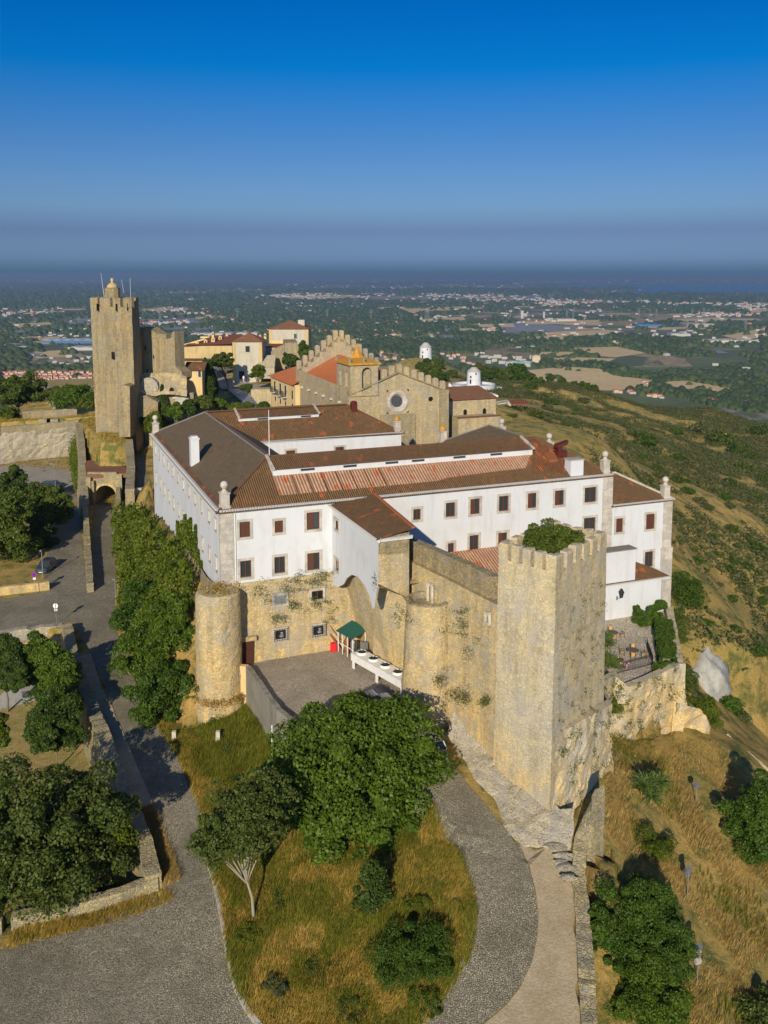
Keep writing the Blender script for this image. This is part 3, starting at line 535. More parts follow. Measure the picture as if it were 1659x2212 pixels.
def arched(mb, O, A, N, a0, a1, z0, z1, ac, r, zs, depth, back=True, n=10, zb=None, top=None, za=None):
    """upright wall face with one round-headed opening, its reveal and (back) its rear face"""
    O, A, N = Vector(O), Vector(A), Vector(N); zb = z0 if zb is None else zb; T = (lambda a: z1) if top is None else top
    P = lambda a, z, d=0: O + A * a - N * d + Vector((0, 0, z)); flip = A.cross(Vector((0, 0, 1))).dot(N) < 0
    def q(p): mb.poly(p[::-1] if flip else p)
    q([P(a0, z0 if za is None else za), P(ac - r, z0 if za is None else za), P(ac - r, T(ac - r)), P(a0, T(a0))]); q([P(ac + r, z0), P(a1, z0), P(a1, T(a1)), P(ac + r, T(ac + r))])
    if zb > z0: q([P(ac - r, z0), P(ac + r, z0), P(ac + r, zb), P(ac - r, zb)])
    arc = [(ac - r * math.cos(math.pi * k / n), zs + r * math.sin(math.pi * k / n)) for k in range(n + 1)]
    for k in range(n): (x0, y0), (x1, y1) = arc[k], arc[k + 1]; q([P(x0, y0), P(x1, y1), P(x1, T(x1)), P(x0, T(x0))])
    loop = [(ac - r, zb)] + arc + [(ac + r, zb)]
    for k in range(len(loop) - 1): a, b = loop[k], loop[k + 1]; q([P(*a), P(*a, depth), P(*b, depth), P(*b)][::-1])
    if back: q([P(a, z, depth) for a, z in loop][::-1])
def roofpoly(mb, pts, e):
    pts = [Vector(p) for p in pts]; e = Vector(e).normalized(); n = (pts[1] - pts[0]).cross(pts[2] - pts[0]).normalized()
    if n.z < 0: pts = pts[::-1]; n = -n
    s = n.cross(e); mb.poly(pts, [(p.dot(e), p.dot(s)) for p in pts])
WCACHE = {}
def window(root, P, rz, w, h, kind, sur=.27, label=None):
    """a window set in a wall opening: stone surround > sash > panes or shutters; origin at the opening's foot centre, -y outward"""
    key = (round(w, 1), round(h, 1), kind, sur)
    if key not in WCACHE:
        w2, h2 = w / 2, h; a = MB()
        for x0, x1, z0, z1 in ((-w2 - sur, -w2, -sur, h2 + sur), (w2, w2 + sur, -sur, h2 + sur), (-w2, w2, h2, h2 + sur), (-w2, w2, -sur, 0)): a.box(x0, x1, -.05, .06, z0, z1)
        s = MB(); f = .11
        for x0, x1, z0, z1 in ((-w2, -w2 + f, 0, h2), (w2 - f, w2, 0, h2), (-w2 + f, w2 - f, 0, f), (-w2 + f, w2 - f, h2 - f, h2), (-.06, .06, f, h2 - f)): s.box(x0, x1, .10, .17, z0, z1)
        if kind in ('tall',): s.box(-w2 + f, -.045, .10, .17, h2 * .70, h2 * .70 + .06); s.box(.045, w2 - f, .10, .17, h2 * .70, h2 * .70 + .06)
        g = MB(); g.poly([(-w2, .18, 0), (w2, .18, 0), (w2, .18, h2), (-w2, .18, h2)])
        sh = MB()
        if kind in ('shutter', 'half'):
            for sx in ((-1,) if kind == 'half' else (-1, 1)):
                x0, x1 = (-w2 + .05, -.02) if sx < 0 else (.02, w2 - .05)
                sh.box(x0, x1, .135, .16, .05, h2 - .05)
                for k in range(int((h2 - .2) / .12)): sh.box(x0 + .06, x1 - .06, .115, .135, .1 + k * .12, .16 + k * .12)
        def mk(mbx, nm):
            me = bpy.data.meshes.new(nm); me.from_pydata([tuple(v) for v in mbx.v], [], mbx.f); me.update(); return me
        WCACHE[key] = (mk(a, 'window'), mk(s, 'sash'), mk(g, 'pane'), mk(sh, 'shutter') if sh.f else None)
    me = WCACHE[key]
    o = link('window', me[0], M('dressed_stone'), root, at=P, rot=rz)
    if label: o['label'] = label
    link('sash', me[1], M('blind_cream' if kind == 'blind' else 'window_brown'), o)
    link('pane', me[2], M('blind_cream' if kind == 'blind' else 'window_glass'), o)
    if me[3]: link('shutter', me[3], M('shutter_brown'), o)
    return o
plain('blind_cream', (.56, .50, .40), .6, var=.06)
def put_windows(root, O, A, N, wins, kinds, sur=.27):
    O, A, N = Vector(O), Vector(A), Vector(N); rz = math.atan2(-N.x, N.y) + math.pi   # local -y looks along N
    holes = []
    for (a0, a1, z0, z1), k in zip(wins, kinds):
        h = (a0 + sur, a1 - sur, z0 + sur, z1 - sur); holes.append(h)
        window(root, O + A * ((a0 + a1) / 2) + Vector((0, 0, h[2])), rz, h[1] - h[0], h[3] - h[2], k, sur)
    return holes
# ------------------------------------------------------------------ the white hotel
hotel = thing('hotel_building', 'large white two-storey convent hotel with brown tiled hipped roofs around an inner court', 'building', (0, 0, 13.4), frame='hotel')
EX, EY = Vector((1, 0, 0)), Vector((0, 1, 0)); ZT_ = 21.2
up = [(1.7, 3.35, 17.95, 20.1), (5.4, 6.85, 18.05, 19.85), (8.85, 10.8, 18.0, 20.4), (21.05, 22.5, 17.85, 19.6), (25, 26.7, 17.8, 19.95), (28.05, 29.8, 17.8, 20.1), (31.7, 33.5, 17.8, 20.1), (35.5, 37.2, 17.8, 20.1), (39.1, 40.9, 17.8, 20.1), (43.2, 45.4, 17.75, 20.1)]
lo = [(1.7, 3.4, 13.7, 16), (5.3, 7, 13.7, 16), (8.9, 10.8, 13.6, 16), (25.3, 26.6, 13.6, 15.3), (28, 29.7, 13.5, 15.9), (31.7, 33.4, 13.5, 15.8), (43.2, 45.4, 13.5, 16.4)]
kn = ['shutter', 'shutter', 'half', 'glass', 'glass', 'half', 'glass', 'half', 'half', 'glass', 'glass', 'glass', 'half', 'glass', 'glass', 'half', 'tall']
h = put_windows(hotel, (0, 0, 0), EX, -EY, up + lo, kn)
mb = MB(); holed(mb, (0, 0, 0), EX, -EY, 0, 47.2, 9.0, ZT_, h); mb.build('wall', M('white_plaster'), hotel)
vs_ = [2.25, 5.8, 9.85, 14, 18, 22, 26, 30, 34, 38, 42, 46.2]
lw = [(v - .72, v + .72, 18.35, 20.0 + (.3 if k == 2 else 0)) for k, v in enumerate(vs_)] + [(v - .72, v + .72, 14.0, 15.95) for k, v in enumerate(vs_)]
h = put_windows(hotel, (0, 0, 0), EY, -EX, lw, ['blind'] * 24, .2)
mb = MB(); holed(mb, (0, 0, 0), EY, -EX, 0, 49, 8.0, ZT_, h); mb.build('wall', M('white_plaster'), hotel)
mb = MB(); mb.poly([(47.2, 0, 4), (47.2, 26.5, 4), (47.2, 26.5, ZT_), (47.2, 0, ZT_)]); mb.poly([(47.2, 26.5, 6), (36.9, 26.5, 6), (36.9, 26.5, ZT_), (47.2, 26.5, ZT_)]); mb.poly([(36.9, 26.5, 8), (36.9, 12.8, 8), (36.9, 12.8, ZT_), (36.9, 26.5, ZT_)])
mb.poly([(36.9, 12.8, 8), (12.8, 12.8, 8), (12.8, 12.8, ZT_), (36.9, 12.8, ZT_)]); mb.poly([(12.8, 12.8, 8), (12.8, 36.5, 8), (12.8, 36.5, ZT_), (12.8, 12.8, ZT_)])
mb.poly([(35.2, 36.5, 8), (35.2, 49, 8), (35.2, 49, ZT_), (35.2, 36.5, ZT_)]); mb.poly([(35.2, 49, 6), (0, 49, 6), (0, 49, ZT_), (35.2, 49, ZT_)]); mb.build('wall', M('white_plaster'), hotel)
bw = [(FUv, FUv + 1.9, 17.9, 19.9) for FUv in (16.9, 24.4)]
h = put_windows(hotel, (0, 36.5, 0), EX, -EY, bw, ['shutter', 'half'])
mb = MB(); holed(mb, (0, 36.5, 0), EX, -EY, 12.8, 35.2, 8.0, ZT_, h); mb.build('wall', M('white_plaster'), hotel)
# lower right wing
rw = [(47.9, 49.45, 13.6, 15.85), (52.3, 54.15, 13.5, 15.95), (52.3, 54.1, 8.7, 11.2)]
h = put_windows(hotel, (0, .12, 0), EX, -EY, rw, ['shutter', 'shutter', 'tall'])
mb = MB(); holed(mb, (0, .12, 0), EX, -EY, 47.2, 56.3, 3.5, 17.3, h); mb.poly([(56.3, .12, -3), (56.3, 12, -3), (56.3, 12, 17.3), (56.3, .12, 17.3)]); mb.poly([(56.3, 12, -3), (47.2, 12, -3), (47.2, 12, 17.3), (56.3, 12, 17.3)]); mb.build('wall', M('white_plaster'), hotel)
# cornices and the scalloped tile ends
def eave(root, a, b, z, out, depth=.42, tile=.3):
    a, b, out = Vector(a), Vector(b), Vector(out); mb = MB(); d = (b - a).normalized(); L = (b - a).length
    for k, (o0, zz0, zz1) in enumerate(((depth * .35, -.34, -.18), (depth * .7, -.18, -.02))):
        P = [a - out * .05, b - out * .05, b + out * o0, a + out * o0]
        mb.prism([(p.x, p.y) for p in P], z + zz0, z + zz1)
    mb.build('cornice', M('white_plaster'), root)
    m2 = MB(); n = int(L / tile)
    for k in range(n):
        c = a + d * ((k + .5) * tile); o0, o1 = c + out * (depth * .55), c + out * (depth + .1); hw = tile * .33
        v = []
        for p in (o0, o1): v += [p + d * (-hw) + Vector((0, 0, z - .04)), p + d * hw + Vector((0, 0, z - .04)), p + d * (hw * .6) + Vector((0, 0, z + .06)), p - d * (hw * .6) + Vector((0, 0, z + .06))]
        m2.add(v, [(0, 1, 5, 4), (1, 2, 6, 5), (2, 3, 7, 6), (3, 0, 4, 7), (3, 2, 1, 0), (4, 5, 6, 7)])
    m2.build('tile_ends', M('town_white'), root)
eave(hotel, (-.1, 0, 0), (47.4, 0, 0), 21.3, -EY); eave(hotel, (0, -.1, 0), (0, 49, 0), 21.3, -EX, tile=.4); eave(hotel, (47.6, .12, 0), (56.4, .12, 0), 17.4, -EY); eave(hotel, (12.9, 36.5, 0), (35.4, 36.5, 0), 21.3, -EY)
K = .556; ZR_ = 25.0
def zr(d): return 21.28 + K * (d)           # height of a roof plane at distance d inside the wall line
e = .45
mb = MB(); roofpoly(mb, [(-e, -e, zr(-e)), (47.2 + e, -e, zr(-e)), (40.5, 6.7, zr(6.7)), (6.7, 6.7, zr(6.7))], EX); fr = mb.build('roof', M('brown_tiles'), hotel)
mb = MB(); roofpoly(mb, [(-e, -e, zr(-e)), (-e, 49 + e, zr(-e)), (6.7, 42.3, zr(6.7)), (6.7, 6.7, zr(6.7))], EY); mb.build('roof', M('dark_tiles'), hotel, label='dark grey-brown tiled slope of the long left wing')
mb = MB(); roofpoly(mb, [(-e, 49 + e, zr(-e)), (35.2 + e, 49 + e, zr(-e)), (28.5, 42.3, zr(6.7)), (6.7, 42.3, zr(6.7))], EX)
roofpoly(mb, [(13.4 - e, 36.05, zr(0)), (35.2 + e, 36.05, zr(-e)), (28.5, 42.75, zr(6.7)), (6.7, 42.75, zr(6.7))], EX)
roofpoly(mb, [(35.2 + e, 36.05, zr(-e)), (35.2 + e, 49.45, zr(-e)), (28.5, 42.5, zr(6.7))], EY); mb.build('roof', M('brown_tiles'), hotel)
mb = MB(); roofpoly(mb, [(6.7, 6.7, zr(6.7)), (6.7, 42.5, zr(6.7)), (13.2, 36.0, zr(.2)), (13.2, 13.2, zr(.2))], EY); mb.build('roof', M('dark_tiles'), hotel)
mb = MB(); roofpoly(mb, [(6.7, 6.7, zr(6.7)), (13.2, 13.2, zr(.2)), (36.5, 13.2, zr(.2)), (42, 8.2, zr(5.1)), (40.5, 6.7, zr(6.7))], EX); mb.build('roof', M('brown_tiles'), hotel)
mb = MB(); roofpoly(mb, [(47.65, -e, zr(-e)), (47.65, 26.95, zr(-e)), (42, 21.4, zr(5.2)), (42, 8.2, zr(5.2)), (40.5, 6.7, zr(6.7))], EY); mb.build('roof', M('brown_tiles'), hotel)
mb = MB(); roofpoly(mb, [(42, 8.2, zr(5.2)), (42, 21.4, zr(5.2)), (36.45, 26.95, zr(-e)), (36.45, 13.5, zr(-e))], EY)
roofpoly(mb, [(36.45, 26.95, zr(-e)), (47.65, 26.95, zr(-e)), (42, 21.4, zr(5.2))], EX); mb.build('roof', M('dark_tiles'), hotel)
# ridge and hip tiles
def ridge(root, pts, m, w=.26):
    for a, b in zip(pts[:-1], pts[1:]):
        mb = MB(); a, b = Vector(a), Vector(b); n = max(2, int((b - a).length / .45))
        for k in range(n):
            p, q = a.lerp(b, k / n), a.lerp(b, (k + 1.05) / n); mb.tube([p, q], [w / 2, w / 2 * .8], 5)
        mb.build('ridge_tiles', M(m), root)
ridge(hotel, [(-e, -e, zr(-e) + .05), (6.7, 6.7, zr(6.7) + .05), (40.5, 6.7, zr(6.7) + .05), (47.6, -e, zr(-e) + .05)], 'village_tiles')
ridge(hotel, [(6.7, 6.7, zr(6.7) + .05), (6.7, 42.4, zr(6.7) + .05), (-e, 49.4, zr(-e) + .05)], 'concrete_dark')
ridge(hotel, [(6.7, 42.6, zr(6.7) + .05), (28.5, 42.6, zr(6.7) + .05), (35.6, 36.1, zr(-e) + .05)], 'village_tiles'); ridge(hotel, [(36.5, 26.9, zr(-e)), (42, 21.4, zr(5.2)), (47.6, 26.9, zr(-e))], 'concrete_dark'); ridge(hotel, [(42, 21.4, zr(5.2)), (42, 8.2, zr(5.2))], 'concrete_dark')
# salmon and rust tile patches on the front slope, a sheet just above it
def patch(poly, m, dz=.03, base=0.0, ed=EX, nm='roof_patch'):
    mb = MB(); roofpoly(mb, [(u, v, zr(v - base) + dz) for u, v in poly], ed); mb.build(nm, M(m), hotel)
eds = [6.6] + [UVZ(3, x, y, 23.45)[0] for x, y in ((822, 436), (830, 436), (902, 430), (910, 430), (980, 424), (988, 423), (1057, 418), (1066, 417), (1132, 411), (1142, 410), (1207, 405), (1215, 404), (1287, 399), (1299, 398))]
for k in range(7): patch([(eds[2 * k], 1.15), (eds[2 * k + 1], 1.15), (eds[2 * k + 1], 4.0), (eds[2 * k], 4.0)], 'salmon_tiles')
patch([(eds[14], 1.15), (eds[14] + 6, 1.2), (26, 1.5), (32, 1.8), (36.5, 1.9), (38.5, 4.0), (eds[14], 4.0)], 'salmon_tiles')
patch([(37.5, 1.6), (41.3, .5), (42.4, 1.0), (41.7, 4.2), (40.3, 6.4), (39.2, 6.4), (38.8, 3.9)], 'rust_tiles', .05)
patch([(6.9, 41.0), (7.0, 10), (7.6, 9.0), (8.7, 9.6), (8.9, 34), (8.2, 39)], 'dark_tiles', -9, nm='roof_patch') if False else None
mb = MB(); roofpoly(mb, [(6.85, 38.5, zr(13.4 - 6.85) + .03), (9.1, 37.5, zr(13.4 - 9.1) + .03), (9.1, 9.6, zr(13.4 - 9.1) + .03), (6.85, 7.4, zr(13.4 - 6.85) + .03)], EY); mb.build('roof_patch', M('salmon_tiles'), hotel)
mb = MB()
for a, b, c_, d in ((.12, .42, 1, 48.6),): roofpoly(mb, [(a, c_, zr(a) + .04), (b, c_, zr(b) + .04), (b, d, zr(b) + .04), (a, d, zr(a) + .04)], EY)
mb.build('roof_patch', M('rust_tiles'), hotel)
# clerestories
def clerestory(u0, u1, vb, sgn, wins):
    zb, zt, v0 = zr(3.9), zr(3.9) + .75, vb + 3.9; mb = MB()
    A_ = [(u0, v0), (u1, v0)]
    vt = vb + 6.7; ztop = zr(6.7) + .12
    holes = [(w, w + 1.6, zb + .28, zb + .55) for w in wins]
    holed(mb, (0, v0, 0), EX, -EY, u0, u1, zb - .2, zt, holes, .12)
    for u in (u0, u1): mb.poly([(u, v0, zb - .2), (u, v0, zt), (u, vt, ztop), (u, vt, zr(6.7) - .3)])
    o = mb.build('clerestory', M('white_plaster'), hotel)
    m2 = MB(); roofpoly(m2, [(u0 + .05, v0 - .3, zt + .03 - .04), (u1 - .05, v0 - .3, zt - .01), (u1 - .05, vt + .1, ztop + .04), (u0 + .05, vt + .1, ztop + .04)], EX); m2.build('clerestory_roof', M('brown_tiles'), hotel)
    for u in (u0, u1): m4 = MB(); m4.bar((u, v0 - .35, zt + .06), (u, vt, ztop + .1), .3, .22); m4.build('coping', M('dressed_stone'), hotel)
    for hh in holes:
        g = MB(); g.poly([(hh[0], v0 + .1, hh[2]), (hh[1], v0 + .1, hh[2]), (hh[1], v0 + .1, hh[3]), (hh[0], v0 + .1, hh[3])]); g.build('vent_window', M('window_glass'), hotel)
clerestory(6.6, 38.6, 0, 1, [UVZ(3, 903, 413, 24.2)[0], UVZ(3, 1138, 396, 24.2)[0], UVZ(3, 1366, 377, 24.2)[0], UVZ(3, 1512, 366, 24.2)[0], UVZ(4, 255, 160, 24.2)[0], UVZ(4, 462, 146, 24.2)[0]])
clerestory(11.2, 23.4, 36.5, 1, [14.0, 20.6])
# lower wing roof
def zl(d): return 17.38 + .5 * d
mb = MB(); roofpoly(mb, [(47.2, -.3, zl(-.4)), (56.7, -.3, zl(-.4)), (51.5, 5.2, zl(5.1)), (47.2, 5.2, zl(5.1))], EX); roofpoly(mb, [(56.7, -.3, zl(-.4)), (56.7, 12.4, zl(-.4)), (51.5, 5.2, zl(5.1))], EY); roofpoly(mb, [(56.7, 12.4, zl(-.4)), (47.2, 12.4, zl(-.4)), (47.2, 5.2, zl(5.1)), (51.5, 5.2, zl(5.1))], EX); mb.build('roof', M('brown_tiles'), hotel)
ridge(hotel, [(47.3, 5.2, zl(5.1) + .05), (51.5, 5.2, zl(5.1) + .05), (56.6, -.2, zl(-.4) + .08)], 'dressed_stone', .34)
# corner pilasters and pinnacles
def pilaster(u0, u1, z0, z1, v=-.07):
    mb = MB(); z = z0; k = 0
    while z < z1 - .05:
        hh = min(.62, z1 - z); mb.box(u0, u1, v, .3, z, z + hh - .015); z += hh; k += 1
    mb.build('pilaster', M('dressed_stone'), hotel)
pilaster(-.07, 1.35, 13.0, 20.95); pilaster(46.0, 47.45, 12.0, 20.95); pilaster(55.1, 56.45, -2.5, 17.05, .04)
mb = MB(); mb.box(54.9, 56.62, -.12, .3, 10.6, 11.2); mb.box(54.95, 56.6, -.08, .3, 3, 10.6); mb.build('pilaster_base', M('dressed_stone'), hotel)
def pinnacle(u, v, z, s=1.0, lich=False):
    mb = MB(); q = math.pi / 4; w = .72 * s
    mb.lathe((u, v, z), [(w * 1.0, -.4), (w * 1.0, .18), (w * .88, .25), (w * .86, 1.35 * s), (w * 1.0, 1.42 * s), (w * 1.0, 1.55 * s), (w * .5, 1.62 * s)], 4, ph=q)
    mb.lathe((u, v, z + 1.6 * s), [(.42 * s, 0), (.22 * s, .18), (.2 * s, .38)], 10)
    o = mb.build('pinnacle', M('dressed_stone'), hotel)
    if not lich:
        b = MB(); b.lathe((u, v, z + 2.3 * s), [(.05, -.42 * s)] + [(.42 * s * math.cos(a), .42 * s * math.sin(a)) for a in [R(-65 + 18 * k) for k in range(9)]], 12); b.build('stone_ball', M('dressed_stone'), o, smooth=True)
    else:
        b = MB(); b.lathe((u, v, z + 1.55 * s), [(.4 * s, 0), (.5 * s, .2), (.3 * s, .5), (.1, .75)], 8); b.build('stone_knob', M('lichen_orange'), o)
pinnacle(.62, .62, 21.4); pinnacle(.4, 48.5, 21.4); pinnacle(46.6, .5, 21.4, .95); pinnacle(46.7, 13.2, 21.4); pinnacle(34.7, 37.0, 21.4, .95, True); pinnacle(37.3, 26.3, 21.4, 1, True); pinnacle(46.8, 26.3, 21.4); pinnacle(55.7, .6, 17.5, .95)
# chimneys, vents, pole
mb = MB(); mb.box(.75, 1.75, 20.4, 21.5, 21.4, 25.0); mb.box(.68, 1.82, 20.33, 21.57, 25.0, 25.2); mb.box(.85, 1.65, 20.5, 21.4, 25.2, 25.4); mb.build('chimney', M('white_plaster'), hotel, label='tall slim white chimney')
mb = MB(); mb.box(41.55, 43.3, .1, 1.4, 21.2, 23.2); mb.build('chimney', M('white_plaster'), hotel, label='short square white chimney'); mb = MB(); mb.box(41.45, 43.4, 0, 1.5, 23.2, 23.32); mb.build('chimney_cap', M('concrete'), hotel)
mb = MB(); c0 = LW; mb.box(41.6, 42.9, 3.0, 4.2, 23.0, 23.75); mb.build('vent_box', M('red_vent'), hotel)
mb = MB(); mb.prism([(41.8, 3.2), (42.3, 3.2), (42.3, 3.7), (41.8, 3.7)], 23.7, 24.3); mb.add([(41.5, 3.1, 24.2), (42.9, 3.0, 24.5), (43.0, 3.8, 24.5), (41.5, 3.9, 24.2), (41.6, 3.1, 24.55), (43.1, 3.0, 25.0), (43.2, 3.8, 25.0), (41.6, 3.9, 24.55)], [(3, 2, 1, 0), (4, 5, 6, 7), (0, 1, 5, 4), (1, 2, 6, 5), (2, 3, 7, 6), (3, 0, 4, 7)]); mb.build('vent_cowl', M('red_vent'), hotel)
mb = MB(); mb.add([(40.0, 2.4, zr(2.4)), (41.2, 2.4, zr(2.4)), (41.2, 3.6, zr(3.6)), (40.0, 3.6, zr(3.6)), (40.0, 2.4, zr(2.4) + .4), (41.2, 2.4, zr(2.4) + .4), (41.2, 3.6, zr(3.6) + .35), (40.0, 3.6, zr(3.6) + .35)], [(4, 5, 6, 7), (0, 1, 5, 4), (1, 2, 6, 5), (2, 3, 7, 6), (3, 0, 4, 7)]); mb.build('roof_hatch', M('rust'), hotel)
mb = MB(); mb.box(28.9, 29.8, 41.0, 41.9, 23.8, 25.2); mb.lathe((29.35, 41.45, 25.2), [(.55, 0), (.6, .2), (.3, .45)], 8); mb.build('roof_vent', M('red_vent'), hotel)
mb = MB(); mb.lathe((7.0, 6.9, 24.8), [(.05, 0), (.035, 5.4)], 6); mb.build('flag_pole', M('white_metal'), hotel)
mb = MB(); mb.tube([(1.5, -.12, 20.8), (1.5, -.12, 13.5)], .045, 6); mb.build('drain_pipe', M('white_metal'), hotel)
# ------------------------------------------------------------------ the projecting block with the lean-to roof
blk = thing('side_wing', 'white projecting block with a brown lean-to roof and two small windows, over the niche', 'building', (13.5, -6, 13), frame='hotel')
UB = 11.9
def bt(v):            # lower edge of the white plaster
    pts = [(0, 11.95), (-1.9, 12.3), (-3.7, 13.2), (-4.6, 14.1), (-6.2, 15.0), (-8.0, 15.35), (-9.8, 15.1), (-11.2, 14.5), (-12.1, 13.4), (-12.6, 13.8), (-13.1, 15.4), (-13.6, 16.4)]
    for (a, za), (b, zb) in zip(pts[:-1], pts[1:]):
        if b <= v <= a: return za + (zb - za) * (v - a) / (b - a)
    return 16.4
sw = [(-2.5, -.7, 18.15, 19.75), (-2.5, -.7, 13.75, 15.5)]
hs = put_windows(blk, (UB, 0, 0), EY, -EX, sw, ['glass', 'glass'], .3)
mb = MB(); xs = sorted({0, -13.6, *[a for h_ in hs for a in h_[:2]], *[-.3 * k for k in range(1, 45)]}, reverse=True)
for a, b in zip(xs[:-1], xs[1:]):
    m_ = (a + b) / 2; cuts = [hh for hh in hs if hh[0] < m_ < hh[1]]
    segs = [(None, cuts[1][2]), (cuts[1][3], cuts[0][2]), (cuts[0][3], 20.75)] if cuts else [(None, 20.75)]
    for z0, z1 in segs:
        mb.poly([(UB, a, bt(a) if z0 is None else z0), (UB, b, bt(b) if z0 is None else z0), (UB, b, z1), (UB, a, z1)][::-1])
for hh in hs:
    c = [(hh[0], hh[2]), (hh[1], hh[2]), (hh[1], hh[3]), (hh[0], hh[3])]
    for k in range(4): a, b = c[k], c[(k + 1) % 4]; mb.poly([(UB, *a), (UB, *b), (UB + .25, *b), (UB + .25, *a)])
mb.build('wall', M('white_plaster'), blk)
mb = MB(); mb.poly([(UB, -13.6, 19.2), (15.0, -13.6, 19.0), (15.0, -13.6, 21.05), (UB, -13.6, 20.75)]); mb.poly([(15.0, -13.6, 14), (16.4, 0, 14), (16.4, 0, 21.1), (15.0, -13.6, 21.05)]); mb.build('wall', M('keep_stone'), blk)
mb = MB(); roofpoly(mb, [(UB - .35, .1, 20.72), (UB - .35, -14.0, 20.7), (15.4, -14.0, 21.45), (16.8, .1, 21.5)], EY); mb.build('roof', M('brown_tiles'), blk)
eave(blk, (UB, 0, 0), (UB, -13.9, 0), 20.72, -EX, .35); eave(blk, (UB, -13.6, 0), (15.3, -13.6, 0), 20.75, -EY, .25)
ridge(blk, [(15.3, -13.9, 21.5), (16.7, 0, 21.55)], 'orange_tiles', .3)
# ------------------------------------------------------------------ rough masonry walls along a line
def resample(P, step):
    P = [np.array(p, float) for p in P]; out = [P[0]]
    for a, b in zip(P[:-1], P[1:]):
        n = max(1, int(math.ceil(np.linalg.norm((b - a)[:2]) / step)))
        for k in range(1, n + 1): out.append(a + (b - a) * k / n)
    return out
def wallpath(P, thick, step=.6, amp=.06, top_amp=.08, batter=0.0, rows=None, closed=False, batter_out=0.0):
    """P: (x, y, z foot, z top); thick: width; faces left and right of the line, a top, two ends"""
    Q = resample(P, step); n = len(Q); hmax = max(q[3] - q[2] for q in Q); rows = rows or max(2, int(hmax / .7) + 1); mb = MB(); ring = []
    for i, q in enumerate(Q):
        d = Q[min(i + 1, n - 1)][:2] - Q[max(i - 1, 0)][:2]; d = d / (np.linalg.norm(d) + 1e-9); nn = np.array([-d[1], d[0]])
        zt = q[3] + (random.random() - .5) * 2 * top_amp; col = []
        for side in (1, -1):
            rs = []
            for k in range(rows):
                t_ = k / (rows - 1); z = q[2] + (zt - q[2]) * t_; o = thick / 2 + (1 - t_) * (batter if side > 0 else batter_out)
                o += (vnoise(q[0] * 1.0 + side * 9, q[1] + z * 1.7, .8, 2) - .5) * 2 * amp
                p = q[:2] + nn * side * float(o); rs.append((p[0], p[1], z))
            col.append(rs)
        ring.append(col[0] + col[1][::-1])
    m = 2 * rows; v = [p for r in ring for p in r]; f = []
    for i in range(n - 1):
        for k in range(m - 1): f.append((i * m + k, (i + 1) * m + k, (i + 1) * m + k + 1, i * m + k + 1))
    f.append(tuple(range(m))[::-1][::-1]); f.append(tuple((n - 1) * m + k for k in range(m))[::-1]); mb.add(v, f); return mb
def along(line, f0, f1): return [(p[0], p[1], f0(p), f1(p)) for p in line]
def facegrid(TP, BP, step=.7, amp=.08, amp_s=.9):
    """rough surface between a top line and a foot line (same number of points)"""
    mb = MB(); T, B = [], []
    for a, b, c_, d in zip(TP[:-1], TP[1:], BP[:-1], BP[1:]):
        a, b, c_, d = map(Vector, (a, b, c_, d)); n = max(1, int(max((b - a).length, (d - c_).length) / step))
        for k in range(n): T.append(a.lerp(b, k / n)); B.append(c_.lerp(d, k / n))
    T.append(Vector(TP[-1])); B.append(Vector(BP[-1])); rows = max(2, int(max((t_ - b).length for t_, b in zip(T, B)) / step) + 1); v = []
    for t_, b in zip(T, B):
        for k in range(rows):
            p = b.lerp(t_, k / (rows - 1)); s = (float(vnoise(p.x * 1.3 + p.y * 1.3, p.z * 1.4 + 60, amp_s, 6)) - .5) * 2 * amp
            v.append((p.x + s * .5, p.y - s, p.z + s * .3))
    n = len(T); mb.add(v, [(i * rows + k, (i + 1) * rows + k, (i + 1) * rows + k + 1, i * rows + k + 1) for i in range(n - 1) for k in range(rows - 1)]); return mb
# podium under the hotel's front
pod = thing('stone_wall', 'tall ochre rubble podium wall below the white hotel, with small windows and a brown door', 'wall', (6, -.5, 4.9), frame='hotel')
def pv_(z): return -.10 - .75 * (13.4 - z) / 8.5
mb = facegrid([(1.0, -.1, 13.35), (15.4, -.12, 13.35)], [(1.0, -.85, 4.8), (15.4, -.6, 4.8)], .5, .05); mb.poly([(1.0, -.1, 13.35), (11.9, -.12, 13.35), (11.9, .1, 13.5), (1.0, .1, 13.5)]); mb.build('wall', M('castle_stone'), pod)
